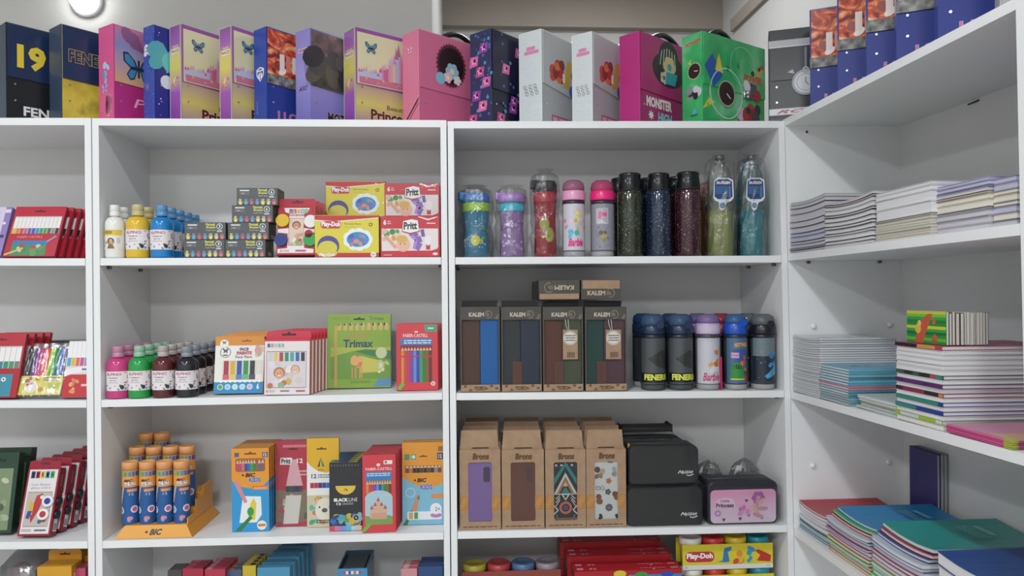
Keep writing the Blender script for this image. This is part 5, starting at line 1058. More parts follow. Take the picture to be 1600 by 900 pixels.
loc, wd2, h = spot(20, 50, 715, 0.055, 'U1', 3); loc.x = at(30, 760, 0.055).x; wd2 = 0.056
carton('pencil_box', 'slim dark green box with white zigzag, between woodland box and parrot box', 'box', loc+Vector((-0.0035, 0.065, 0)), wd2, 0.19, 0.02, '#26402f', '#1f3328', '#2c4a36', lambda a: (a.text('Yağlı', 0.35, 0.74, 1.0, 0.80, '#c8a86a', 0.02), a.stripes(0.3, 0.1, 0.55, 0.55, ['#26402f', '#c8ccc8'], 0.1), *[a.rect(0.35, 0.12+0.08*k, 0.75, 0.15+0.08*k, '#b8c0b8') for k in range(6)]), tilt=-0.20, group=None)
# bottom shelf of the left bookcase
loc, wd, h = spot(-40, 54, 872, 0.06, 'U1', 4); 
bag = thing('balloon_bag', 'clear bag with round pink and grey shapes, at the lower left corner', 'bag', loc+Vector((0.03, 0.0, 0)))
g = G(); g.lathe([(0.05, 0), (0.075, 0.01), (0.085, h*0.5), (0.08, h*0.85), (0.05, h*0.97), (0.02, h)], film_mat('dusty_wrap', 0.25, '#b0b0b4', 20, 0.2), 20, 0, 0.09, jit=0.04); g.obj('bag', bag)
for x, z, c in ((-0.035, 0.72, '#b04a68'), (0.02, 0.70, '#6a6a70'), (-0.01, 0.4, '#b8a0a8'), (0.03, 0.35, '#c86a80'), (-0.04, 0.3, '#8a8a90')):
    g = G(); g.ball((x, 0.09, z*h), 0.030, pm(c, 0.2)); g.obj('ball', bag)
loc, wd, h = spot(58, 112, 886, 0.03, 'U1', 4)
ob = carton('pencil_box', 'orange box with a header card on the bottom shelf, front of two', 'box', loc, wd, h, 0.06, '#d29a2a', '#c08a2a', '#cf9a30', None, lambda a: a.rect(0.2, 0.7, 0.6, 0.9, '#e0d8c8'), tab=0.03, tabc='#c98e28', group='orange header boxes')
dup(ob, Vector(ob.location)+Vector((0.006, 0.085, 0)), 'orange box with a header card on the bottom shelf, rear of two')
loc, wd, h = spot(114, 136, 889, 0.05, 'U1', 4)
carton('pencil_box', 'small rose box on the bottom shelf beside the orange ones', 'box', loc, wd*0.8, h, 0.08, '#b84a64', '#a83c54', '#c05a70', None, group=None)

# ------------------------------------------------------------------ water bottles, upper shelf of the third bookcase
BAGF = film_mat('bag_film', 0.075, '#f6f6f6', 70, 0.22, 1.0)
def crinkle(g, r, h, z0, y, x=0, n=18, tip=0.0, seed=1, flat=1.0, m=None):
    """crumpled bag round a bottle"""
    R = random.Random(seed); st = random.getstate(); random.seed(seed)
    prof = [(r*1.03, z0), (r*1.10, z0+0.01)]+[(r*(1.10+R.uniform(-0.04, 0.07)), z0+0.01+(h-0.02)*k/9) for k in range(1, 9)]
    if tip: prof += [(r*1.02, h+tip*0.2), (r*R.uniform(0.6, 0.8), h+tip*0.55), (r*R.uniform(0.3, 0.5), h+tip*0.75), (r*R.uniform(0.5, 0.9), h+tip)]
    else: prof += [(r*0.9, h), (r*0.6, h+0.012)]
    g.lathe(prof, m or BAGF, n, x, y, jit=0.075, cap=False, sx=1.04, sy=flat, smooth=False)
    random.setstate(st)
GLITTER = {}
def steel_mat(h):
    return noise_mat('speckled_'+h.lstrip('#'), [(0.0, h), (0.62, h), (0.70, '#8a8f96'), (0.76, '#d8dce0')], 260, 2, 0.14, coat=0.6, metal=0.2)
def bottle_base(name, label, loc, group=None, rz=0): return thing(name, label, 'bottle', loc, rz, group)
def sippy(label, px0, px1, pyt, tint, lid1, lid2, fishc, Y0=0.014, flare=1.0, group=None, seed=1, tip=0.0, art=None):
    loc, wd, h = spot(px0, px1, pyt, Y0+0.035, 'U3', 1); r = wd/2*0.93; loc.y = Y0+r*1.15
    t = bottle_base('sippy_bottle', label, loc, group)
    hb = h*0.72
    g = G(); g.lathe([(r*0.85, 0), (r*0.95, 0.004), (r*0.92, h*0.3), (r*0.86, h*0.45), (r*0.95, hb)], clear_mat(tint, 0.55), 24, cap=True); g.obj('body', t)
    g = G(); g.lathe([(r*0.97, hb-0.001), (r*1.0, hb+0.002), (r*1.0, hb+h*0.13), (r*0.97, hb+h*0.132)], pm(lid2, 0.3), 24); g.obj('ring', t)
    g = G(); g.lathe([(r*1.02*flare, hb+h*0.134), (r*1.02*flare, h*0.95), (r*0.9, h)], pm(lid1, 0.3), 24); g.box(-r*1.25, -r*0.2, -r*0.3, r*0.3, h*0.90, h*1.02, pm(lid1, 0.3), 0.004); g.obj('lid', t)
    g = G(); a = round_art(g, r*0.935, r*2.2, hb*0.9, h*0.03)
    art(a); g.obj('print', t)
    g = G(); crinkle(g, r*1.06, h*1.03, 0.001, 0, tip=tip or 0.018, seed=seed, n=16); g.obj('plastic_bag', t)
    return t
def fish(c):
    def f(a): a.ell(0.45, 0.36, 0.16, c, n=16, ry=0.13); a.poly([(0.6, 0.36), (0.72, 0.46), (0.72, 0.26)][::-1], c); a.blobs(5, ['#3f8a58', '#4a9a68'], 0.03, 0.08, (0.72, 0.4, 0.9, 0.8), 3); a.ell(0.38, 0.40, 0.02, '#2a3a2c', n=8); a.dots(12, '#a8d0e0', 0.015, 0.03, seed=6)
    return f
sippy('blue and green sippy bottle with a yellow fish, in a clear bag', 722, 767, 303, '#4aa0c4', '#2f7ac4', '#a0cc48', '#d8cc4a', art=fish('#d0c848'), seed=2, group=None)
loc0, wd0, h0 = spot(713, 732, 303, 0.12, 'U3', 1)
q = sippy('blue and green sippy bottle behind the fish one, beside the panel', 719, 762, 303, '#3a8ab8', '#2a6ab4', '#8ab83a', '#7a9a48', Y0=0.115, art=fish('#7aa04a'), seed=3)
def octo(a): a.blobs(20, ['#b49ac8', '#a888c0', '#c8b4d8'], 0.04, 0.08, (0.08, 0.05, 0.92, 0.95), 5); a.blobs(4, ['#d8d0e4'], 0.04, 0.07, (0.1, 0.2, 0.4, 0.5), 4)
sippy('lilac sippy bottle with a cyan ring in a clear bag', 778, 822, 303, '#b494cc', '#b08ad0', '#4ac0d8', '#c8b0d8', flare=1.1, seed=5, art=octo)
def turtles(a): a.ell(0.42, 0.62, 0.20, '#9a9a4a', n=16, ry=0.13); a.ell(0.62, 0.40, 0.18, '#a8a850', n=16, ry=0.15); a.blobs(5, ['#7a8a3a', '#b8b060'], 0.04, 0.07, (0.35, 0.35, 0.7, 0.68), 3)
t = sippy('red bottle with black and red lid in a tied clear bag', 832, 872, 284, '#c02a3c', '#26242a', '#b02234', '#b8a850', seed=8, tip=0.03, art=turtles)
g = G(); loc = t.location; g.box(-0.016, 0.006, -0.014, 0.012, 0.0, 0.030, pm('#c02c38', 0.25), 0.005); o = g.obj('drink_spout', t); o.location = (0.0, -0.006, 0.214-0.018)
def kids_bottle(label, px0, px1, pyt, pyb, lidc, ringc, bodyc, art, u, k, Y0=0.012, base='#d8d8dc', group=None, lid_h=0.15, ring2='#3a2c3c', amt=0.45, dome=True, ringart=None, button=None, bag=False, n=0):
    loc, wd, h = spot(px0, px1, pyt, Y0+0.035, u, k); r = wd/2*0.945; loc.y = Y0+r
    t = bottle_base('drinking_bottle', label, loc, group)
    hb = h*0.70
    g = G(); g.lathe([(r*0.86, 0), (r*0.93, 0.003), (r*0.93, h*0.07)], clear_mat(base, 0.5), 24); g.lathe([(r*0.93, h*0.07), (r*0.97, h*0.08), (r*0.97, hb)], clear_mat(bodyc, amt), 24); g.obj('body', t)
    g = G(); a = round_art(g, r*0.975, r*2.5, h*0.60, h*0.085); art(a); g.obj('print', t)
    g = G(); g.lathe([(r*0.98, hb-0.006), (r*0.98, hb+h*0.035)], pm(ring2, 0.3), 24); g.obj('neck_ring', t)
    g = G(); g.lathe([(r*1.0, hb+h*0.036), (r*1.02, hb+h*0.05), (r*1.0, hb+h*lid_h), (r*0.94, hb+h*(lid_h+0.01))], pm(ringc, 0.3), 24)
    if ringart: ringart(round_art(g, r*1.01, r*2.6, h*(lid_h-0.06), hb+h*0.05))
    g.ball((r*0.92, 0, hb+h*(lid_h-0.03)), r*0.2, pm(ringc, 0.3)); g.obj('lid', t)
    g = G(); z = hb+h*lid_h; g.lathe([(r*0.93, z), (r*0.95, z+(h-z)*0.4), (r*0.85, z+(h-z)*0.8), (r*0.55, h), (r*0.02, h)], clear_mat(lidc, 0.45, 0.08), 24); g.obj('dome', t)
    g = G(); g.lathe([(r*0.55, z), (r*0.5, z+(h-z)*0.55), (r*0.3, z+(h-z)*0.7)], pm(ringc, 0.35), 16, 0, 0); g.obj('mouthpiece', t)
    if button: g = G(); g.tube([(r*0.35, -r*0.80, z+0.004), (r*0.35, -r*1.02, z+0.004)], r*0.30, pm(button, 0.3), 16); g.obj('button', t)
    if bag: g = G(); crinkle(g, r*1.05, h*0.98, 0.001, 0, seed=n+3); g.obj('plastic_bag', t)
    return t
def mermaid(a):
    a.rect(0, 0, 1, 1, '#c8c4d0'); a.blobs(12, ['#d8a8c4', '#c890b4', '#e0c0d0', '#b8b8cc'], 0.05, 0.1, (0.05, 0.5, 0.95, 0.95), 5); a.blobs(8, ['#d8c060', '#e0d080', '#c8b058'], 0.06, 0.1, (0.5, 0.3, 0.68, 0.85), 4); a.blobs(4, ['#3aa8c0', '#58bcd0'], 0.06, 0.1, (0.3, 0.3, 0.55, 0.45), 3); a.text('Barbie', 0.25, 0.08, 0.78, 0.26, '#d83a8a', 0.04, 0.3); a.dots(40, '#e8e8ee', 0.004, 0.01, seed=4)
kids_bottle('pink-lidded bottle with a shimmering pink and yellow print', 877, 915, 283, 401, '#c88aa8', '#e09ac0', '#b0a0b0', mermaid, 'U3', 1)
def lol(a):
    a.rect(0.0, 0, 1, 1, '#8c8c98'); a.rect(0.22, 0.56, 0.62, 0.9, '#d0ccd4'); a.rect(0.24, 0.575, 0.60, 0.885, '#9c98a4'); a.blobs(4, ['#d84a88', '#e06a9c'], 0.05, 0.08, (0.34, 0.72, 0.52, 0.82), 3); a.text('L.O.L.', 0.30, 0.58, 0.54, 0.65, '#e0e0e8', 0.03); a.blobs(6, ['#8a8048', '#a89a58', '#6a5a38'], 0.05, 0.09, (0.32, 0.18, 0.55, 0.42), 6); a.dots(50, '#c8c8d0', 0.004, 0.012, seed=9); a.dots(14, '#2a2a30', 0.01, 0.02, (0.2, 0.05, 0.7, 0.5), 3)
kids_bottle('hot pink lidded bottle with a square badge and silver glitter', 921, 961, 283, 401, '#d86a98', '#e8287a', '#8a8a94', lol, 'U3', 1)
def flask(label, px0, px1, pyt, bodyc, Y0=0.012, group='dark steel flasks', capc='#16181c'):
    loc, wd, h = spot(px0, px1, pyt, Y0+0.035, 'U3', 1); r = wd/2*0.96; loc.y = Y0+r
    t = bottle_base('steel_flask', label, loc, group)
    g = G(); g.lathe([(r*0.93, 0), (r, 0.004), (r, h*0.74), (r*0.97, h*0.77), (r*0.90, h*0.80)], steel_mat(bodyc), 28); g.obj('body', t)
    g = G(); g.lathe([(r*0.93, h*0.801), (r*0.95, h*0.81), (r*0.90, h*0.90), (r*0.84, h*0.955), (r*0.86, h*0.965), (r*0.88, h*0.985), (r*0.80, h), (r*0.3, h)], pm(capc, 0.22), 28); g.obj('cap', t)
    g = G(); g.lathe([(r*0.955, h*0.795), (r*0.965, h*0.797), (r*0.965, h*0.803), (r*0.955, h*0.805)], pm('#2c3034', 0.3), 24); g.obj('seal', t)
    return t
fl = [flask('dark green speckled flask with a black cap', 964, 1005, 272, '#28301f'), flask('dark blue speckled flask with a black cap', 1010, 1049, 272, '#1a2b44'), flask('maroon speckled flask with a black cap', 1055, 1096, 270, '#3d1a24')]
for o, l in zip(fl, ('black-capped flask hidden behind the green one', 'black-capped flask hidden behind the blue one', 'black-capped flask hidden behind the maroon one')):
    dup(o, Vector(o.location)+Vector((-0.006, 0.088, 0)), l)
def sport(label, px0, px1, pyt, tint, low, seed, tipx=0):
    loc, wd, h = spot(px0, px1, pyt, 0.055, 'U3', 1); r = wd/2*0.86; loc.y = 0.016+r*1.15
    t = bottle_base('sports_bottle', label, loc)
    hb = h*0.74
    g = G(); g.lathe([(r*0.85, 0), (r*0.95, 0.006), (r*0.95, h*0.25), (r*0.88, h*0.30), (r*0.94, h*0.36), (r*0.94, h*0.45)], clear_mat(low, 0.5), 24, cap=False)
    g.lathe([(r*0.94, h*0.45), (r*0.94, hb), (r*0.8, h*0.82), (r*0.5, h*0.90), (r*0.38, h*0.91)], clear_mat(tint, 0.22), 24, cap=False); g.obj('body', t)
    g = G(); g.lathe([(r*0.42, h*0.905), (r*0.42, h*0.925), (r*0.25, h*0.93), (r*0.25, h*0.955), (r*0.36, h*0.96), (r*0.36, h)], pm('#7a7c80', 0.25, 0.5, 0.7), 16); g.obj('spout', t)
    g = G(); a = Art(g, (-r*0.9, -r*1.06, h*0.52), (1, 0, 0), (0, 0, 1), r*1.6, h*0.24)
    pts = [(0.08, 0.9), (0.25, 1), (0.75, 1), (0.95, 0.9), (0.98, 0.2), (0.85, 0.05), (0.66, 0), (0.6, -0.12), (0.55, -0.28), (0.42, -0.34), (0.30, -0.25), (0.28, -0.1), (0.3, 0.0), (0.1, 0.08), (0.02, 0.2)]
    g.prism([((x-0.5)*r*1.6-r*0.1, h*0.52+y*h*0.24) for x, y in pts], -r*1.06, -r*1.04, pm('#d8dee4', 0.35))
    a.l = 1; S = lambda P: [(0.5+(x-0.5)*0.88, 0.5+(y-0.5)*0.88) for x, y in P]
    a.poly(S([(0.05, 0.9), (0.25, 1), (0.75, 1), (0.95, 0.9), (0.98, 0.2), (0.8, 0.08), (0.2, 0.08), (0.02, 0.2)])[::-1], '#2c4a7c'); a.text('Dr.FRESH', 0.18, 0.74, 0.82, 0.86, '#e0e4ec', 0.05, 0.15, out='#c04a4a'); a.lines_of_text(0.14, 0.34, 0.70, 0.66, 5, '#5a80b0'); a.rect(0.74, 0.2, 0.84, 0.66, '#5a78a0'); a.ell(0.44, -0.12, 0.16, '#d8dee4', n=16); a.ell(0.44, -0.12, 0.13, '#4a6484', n=16); a.lines_of_text(0.35, -0.18, 0.53, -0.06, 3, '#a8bcd0')
    g.obj('swing_tag', t)
    g = G(); crinkle(g, r*0.99, h*0.90, 0.001, 0, tip=h*0.12, seed=seed, n=22); g.obj('plastic_bag', t)
    return t
sport('clear sports bottle with yellow-green base and blue swing tag, in a bag', 1102, 1150, 243, '#c8d0c8', '#b0b870', 11)
sport('clear sports bottle with teal base and blue swing tag, in a bag', 1153, 1197, 243, '#b8ccd0', '#4aa8b4', 12)
loc, wd, h = spot(1176, 1211, 250, 0.15, 'U3', 1); r = wd/2*0.9
t = bottle_base('sports_bottle', 'blue bottle with a turquoise band, behind the teal one beside the panel', Vector((min(loc.x, rx(1.9)-T-r*1.36), loc.y, loc.z)))
g = G(); g.lathe([(r*0.9, 0), (r*0.95, 0.005), (r*0.95, h*0.7), (r*0.55, h*0.88), (r*0.5, h*0.9)], clear_mat('#38a8bc', 0.5), 22); g.obj('body', t)
g = G(); g.lathe([(r*0.965, h*0.5), (r*0.965, h*0.62)], pm('#28b8cc', 0.3), 22, cap=False); g.obj('band', t)
g = G(); g.lathe([(r*0.6, h*0.88), (r*0.62, h*0.97), (r*0.4, h)], pm('#3a64a8', 0.3), 18); g.obj('cap', t)
g = G(); crinkle(g, r*1.0, h*0.95, 0.001, 0, seed=21); g.obj('plastic_bag', t)
loc, wd, h = spot(1094, 1116, 285, 0.16, 'U3', 1)
t = bottle_base('sports_bottle', 'amber bottle with a red cap in a bag, behind the yellow-green one', loc)
r = 0.03; g = G(); g.lathe([(r*0.9, 0), (r, 0.005), (r, h*0.7), (r*0.6, h*0.84)], clear_mat('#b87a3a', 0.5), 20); g.obj('body', t)
g = G(); g.lathe([(r*0.6, h*0.84), (r*0.6, h*0.96), (r*0.3, h)], pm('#a82c3c', 0.3), 16); g.obj('cap', t); g = G(); crinkle(g, r*1.04, h*0.95, 0.001, 0, seed=22); g.obj('plastic_bag', t)

# ------------------------------------------------------------------ windowed gift boxes
DARKC = noise_mat('slate_card', [(0.3, '#47443f'), (0.7, '#504c47')], 30, 4, 0.6)
def logo(a, x0, y0, x1, y1, c='#bdb3a4', ring=0.5):
    w = x1-x0; a.text('KALEM', x0, y0, x0+w*0.66, y1, c, 0.045); a.text('life', x0+w*0.72, y0, x0+w*0.88, y1*1.01, '#8f857a', 0.0); a.ring(x0+w*0.84, (y0+y1)/2, w*0.17, w*0.022, '#8f857a', 18, -1.9, 2.2)
def leaf(a, n, box, c='#6a4f38', seed=2):
    R = random.Random(seed)
    for k in range(n): x = box[0]+(box[2]-box[0])*(k+0.5)/n; y = R.uniform(box[1], box[3]); a.ell(x, y, 0.04, c, n=8, rot=R.uniform(0.3, 1.2), ry=0.011); a.ell(x+0.03, y, 0.035, c, n=8, rot=R.uniform(1.5, 2.6), ry=0.010)
def gift(label, px0, px1, pyt, ca, cb, strap=None, ticket=False, split=0.5, Y=0.012):
    loc, wd, h = spot(px0, px1, pyt, Y, 'U3', 2); d = 0.068
    t = thing('gift_box', label, 'box', loc, 0, 'windowed gift boxes')
    g = G(); fs = 0.008; zl = 0.085*h; zu = 0.85*h; e = 0.0015
    g.box(-wd/2, wd/2, d-e, d, 0, h, DARKC); g.box(-wd/2, -wd/2+e, 0, d-e, 0, h, DARKC); g.box(wd/2-e, wd/2, 0, d-e, 0, h, DARKC); g.box(-wd/2+e, wd/2-e, 0, d-e, 0, e, DARKC); g.box(-wd/2+e, wd/2-e, 0, d-e, h-e, h, DARKC)
    g.box(-wd/2+e, wd/2-e, 0, e, zu, h-e, DARKC); g.box(-wd/2+e, wd/2-e, 0, e, e, zl, KRAFT); g.box(-wd/2+e, -wd/2+e+0.003, 0, e, zl, zu, DARKC); g.box(wd/2-e-0.003, wd/2-e, 0, e, zl, zu, DARKC)
    a = front(g, wd, h); a.l = 2; logo(a, 0.22, 0.885, 0.80, 0.935); a.blobs(3, ['#6a6660'], 0.02, 0.05, (0.86, 0.86, 0.96, 0.9), 2); leaf(a, 7, (0.04, 0.02, 0.96, 0.07)); a.lines_of_text(0.38, 0.015, 0.62, 0.07, 2, '#5f4733')
    g.obj('carton', t)
    g = G(); m1 = pm(ca, 0.75); m2 = pm(cb, 0.7); xs_ = -wd/2+0.004+(wd-0.008)*split
    g.box(-wd/2+0.004, xs_, 0.008, d-0.008, e+0.0005, zu+0.01, m1, 0.004); g.obj('folded_cloth', t)
    g = G(); g.box(xs_+0.0004, wd/2-0.004, 0.006, d-0.008, e+0.0005, zu+0.01, m2, 0.004); g.obj('folded_cloth', t)
    if strap:
        g = G(); x = -wd/2+wd*0.28; g.box(x, x+wd*0.23, 0.0025, 0.0055, zl, zl+h*0.27, pm(strap, 0.6)); Art(g, (x, 0.0025, zl), (1, 0, 0), (0, 0, 1), wd*0.23, h*0.27).text('KALEM', 0.3, 0.2, 0.6, 0.8, '#5a3a34', 0.0); g.obj('leather_tag', t)
    g = G(); g.box(-wd/2+e+0.001, wd/2-e-0.001, 0.0016, 0.0019, zl, zu, film_mat('window_film', 0.012, '#f6f6f6', 9, 0.06, 0.35)); g.obj('window_film', t)
    g = G(); g.prism([(-wd/2+0.004, h), (wd/2-0.006, h), (wd/2-0.004, h+0.018), (-wd/2+0.006, h+0.018)], d-0.02, d-0.0185, pm('#1d1c1c', 0.6)); g.obj('tuck_flap', t)
    if ticket:
        g = G(); x = wd*0.0; g.box(x-0.001, x+wd*0.36, -0.004, -0.0032, h*0.38, h*0.73, KRAFT); a = Art(g, (x, -0.004, h*0.38), (1, 0, 0), (0, 0, 1), wd*0.36, h*0.35)
        a.ell(0.48, 0.72, 0.48, '#d8d4cc', n=22); a.ring(0.48, 0.72, 0.44, 0.03, '#7a756c', 22); a.lines_of_text(0.15, 0.6, 0.85, 0.84, 3, '#5a554e'); a.stripes(0.25, 0.06, 0.8, 0.24, ['#4a3a2c']*9, 0.4); g.obj('paper_ticket', t)
        g = G(); g.tube([(x+wd*0.12, -0.004, h*0.72), (x+wd*0.08, -0.001, h*0.78), (x+wd*0.06, 0.0008, h*0.853)], 0.0009, pm('#d8d4cc'), 6); g.obj('string', t); g = G(); g.tube([(x+wd*0.15, -0.004, h*0.72), (x+wd*0.14, -0.001, h*0.78), (x+wd*0.13, 0.0008, h*0.853)], 0.0009, pm('#d8d4cc'), 6); g.obj('string', t)
    return t
gb = [gift('gift box with brown and bright blue cloth behind its window', 719, 781, 480, '#5f443c', '#1f6fbc'),
      gift('gift box with slate and navy cloth behind its window', 783, 846, 480, '#3c4248', '#2f3a4e', '#6a4238', split=0.48),
      gift('gift box with brown and olive cloth and a paper ticket', 848, 911, 480, '#6a4238', '#4f5a44', '#6a463c', True),
      gift('gift box with green and plum cloth and a paper ticket', 914, 979, 480, '#1f4a44', '#5a3a48', '#6a3f38', True, 0.46)]
for o, l in zip(gb[:2], ('gift box standing behind the brown and blue one', 'gift box standing behind the slate and navy one')):
    c = dup(o, Vector(o.location)+Vector((0.003, 0.085, 0.012 if 0 else 0)), l)
def lying(label, px0, px1, pyt, Y, up, zb, grp='gift boxes lying on top'):
    a = at(px0, (pyt+35), Y).x; b = at(px1, pyt+35, Y).x; w_ = b-a; h_ = at((px0+px1)/2, pyt, Y).z-zb
    def f(q):
        if up: q.rect(0, 0, 1, 0.52, '#4a463f'); q.l += 1; logo(q, 0.16, 0.20, 0.84, 0.44, '#b5a592'); q.rect(0.04, 0.54, 0.98, 0.97, KRAFT)
        else: q.rect(0, 0.32, 1, 1, '#4a463f'); q.rect(0.02, 0.02, 0.98, 0.30, KRAFT); q.l += 1
    c = carton('gift_box', label, 'box', (( a+b)/2, Y, zb), w_, h_, 0.23, DARKC, '#2c2a28', '#35322e', f, group=grp)
    if not up:                                              # upside-down logo
        g = G(); q = Art(g, (w_/2, 0, h_), (-1, 0, 0), (0, 0, -1), w_, h_); q.n = Vector((0, -1, 0)); q.l = 8; logo(q, 0.14, 0.26, 0.86, 0.50, '#b5a592'); o = g.obj('lettering', c)
    return c
zt = gb[2].location.z+(at(880, 480, 0.012).z-shelf_z('U3', 2, gb[2].location.x))+0.0215
zt = max(zt, 0)
lying('gift box lying on its back, logo upside down, above the olive one', 842, 906, 438, 0.030, False, zt)
lying('gift box lying on its back, logo upright, above the plum one', 908, 970, 437, 0.030, True, zt)

# ------------------------------------------------------------------ bottles beside the gift boxes
def fener(a):
    a.rect(0, 0.0, 1, 1, '#4a4e52'); a.rect(0, 0.03, 1, 0.24, '#14161a'); a.text('FENERBAHÇE', 0.13, 0.05, 1.5, 0.215, '#d8dc58', 0.05)
    a.poly([(0.25, 0.55), (0.55, 0.38), (0.95, 0.30), (0.98, 0.66), (0.7, 0.74)], '#2c302c')
    for k in range(7): a.line([(0.30+0.05*k, 0.50-0.02*k), (0.95, 0.36+0.05*k)], 0.008, '#7a7f58')
    for k in range(6): a.line([(0.32+0.1*k, 0.60), (0.45+0.1*k, 0.42)], 0.008, '#6a6f50')
kids_bottle('navy-capped bottle lettered in yellow, left of its twin beside the gift boxes', 999, 1041, 491, 610, '#5a7aa0', '#1c2c4c', '#565c60', fener, 'U3', 2, group='navy-capped club bottles', ring2='#1c2434', lid_h=0.14, base='#6a7074', button='#1c2c4c')
kids_bottle('navy-capped bottle lettered in yellow, right of its twin, next to the lilac-capped one', 1042, 1084, 491, 610, '#5a7aa0', '#1c2c4c', '#565c60', fener, 'U3', 2, group='navy-capped club bottles', ring2='#1c2434', lid_h=0.14, base='#6a7074', button='#1c2c4c')
def doll(a):
    a.rect(0.0, 0, 1, 1, '#c4c2cc'); a.blobs(7, ['#c87a3a', '#d8a058', '#d8b878', '#b86a34'], 0.06, 0.10, (0.42, 0.42, 0.82, 0.78), 5); a.blobs(3, ['#d8d4d8'], 0.07, 0.1, (0.5, 0.28, 0.72, 0.36), 3); a.text('Barbie', 0.22, 0.06, 0.78, 0.24, '#c0306a', 0.02, 0.3)
    for k in range(7): a.ring(0.1+0.13*k, 0.95, 0.04, 0.008, '#a8a4b8', 8)
def mesh_ring(a):
    a.rect(0, 0, 1, 1, '#c8b8d0')
    for k in range(24): a.line([(k/24, 0), (k/24+0.05, 1)], 0.006, '#8a7a98'); a.l -= 1; a.line([(k/24+0.05, 0), (k/24, 1)], 0.006, '#8a7a98'); a.l -= 1
kids_bottle('lilac-capped bottle with pale glitter and pink script', 1086, 1126, 491, 608, '#a894c8', '#b8a4d0', '#b0b0ba', doll, 'U3', 2, ring2='#4a4450', lid_h=0.17, ringart=mesh_ring)
def cars(a):
    a.rect(0.05, 0, 0.95, 1, '#4a6a8a'); a.rect(0.3, 0.45, 0.8, 0.75, '#2c4a98'); a.blobs(6, ['#2c4a98', '#c84a2c', '#d87a3a'], 0.05, 0.10, (0.55, 0.2, 0.9, 0.6), 4); a.poly([(0.2, 0.12), (0.62, 0.10), (0.64, 0.3), (0.5, 0.46), (0.3, 0.46), (0.2, 0.34)], '#2f8a3a'); a.rect(0.26, 0.32, 0.56, 0.42, '#26382c'); a.text('HOT', 0.32, 0.80, 0.55, 0.90, '#e0a03a', 0.05, 0.2); a.text('WHEELS', 0.55, 0.81, 0.85, 0.90, '#e0a03a', 0.05, 0.2); a.rect(0.22, 0.56, 0.48, 0.68, '#d8a0c0').lines_of_text(0.24, 0.57, 0.46, 0.67, 1, '#4a5aa8'); a.rect(0.2, 0.08, 0.75, 0.11, '#d8c83a'); a.blobs(4, ['#b8542c', '#8a3a24'], 0.05, 0.1, (0.7, 0.08, 0.95, 0.3), 7)
kids_bottle('bright blue capped bottle with racing cars', 1130, 1168, 491, 608, '#5a8ac0', '#1f50b8', '#5a6468', cars, 'U3', 2, ring2='#26304a', lid_h=0.17, button='#1f50b8')
def night(a):
    a.rect(0.0, 0.05, 1, 0.6, '#1f2c3a'); a.rect(0.0, 0.6, 1, 1, '#6a7a80'); a.poly([(0.4, 0.16), (0.5, 0.1), (0.85, 0.2), (0.98, 0.34), (0.95, 0.5), (0.75, 0.36), (0.52, 0.22)], '#4aa0c8'); a.blobs(5, ['#2f7ab0', '#3a8ac0', '#24406a'], 0.06, 0.1, (0.6, 0.4, 0.85, 0.75), 3); a.dots(9, '#d0dce4', 0.006, 0.012, (0.1, 0.1, 0.5, 0.9), 3); a.star(0.3, 0.45, 0.05, '#3a7ab0')
kids_bottle('black-capped bottle with a blue winged night print beside the panel', 1172, 1211, 491, 606, '#8a9096', '#1c1c26', '#5f6c72', night, 'U3', 2, ring2='#22222a', lid_h=0.15, button='#26262e')
# second row behind
for (a0, a1, c1, c2, lab, Yb) in ((987, 1022, '#3a5a88', '#1c2c4c', 'navy-capped bottle in the second row, beside the gift box', 0.10), (1030, 1065, '#3a5a88', '#1c2c4c', 'navy-capped bottle in the second row, between the two club bottles', 0.10),
                                  (1072, 1108, '#8a7ab8', '#9a88c4', 'lilac-capped bottle in the second row', 0.10), (1108, 1144, '#c84a58', '#c02c44', 'red-capped bottle in the second row behind the racing cars', 0.10), (1150, 1186, '#8a9096', '#2a2a34', 'grey-capped bottle in the second row at right', 0.10)):
    kids_bottle(lab, a0, a1, 490, 604, c1, c2, '#4a5056', lambda a: a.rect(0, 0.0, 1, 0.5, '#2c3038'), 'U3', 2, Y0=Yb, group='bottles in the second row', ring2='#26262e')
loc, wd, h = spot(1125.5, 1129.5, 558, 0.020, 'U3', 2)
carton('card_tag', 'narrow pink card standing between the lilac-capped and blue-capped bottles', 'card', loc, 0.0035, h, 0.03, '#d0286a', '#c82464', None, None)

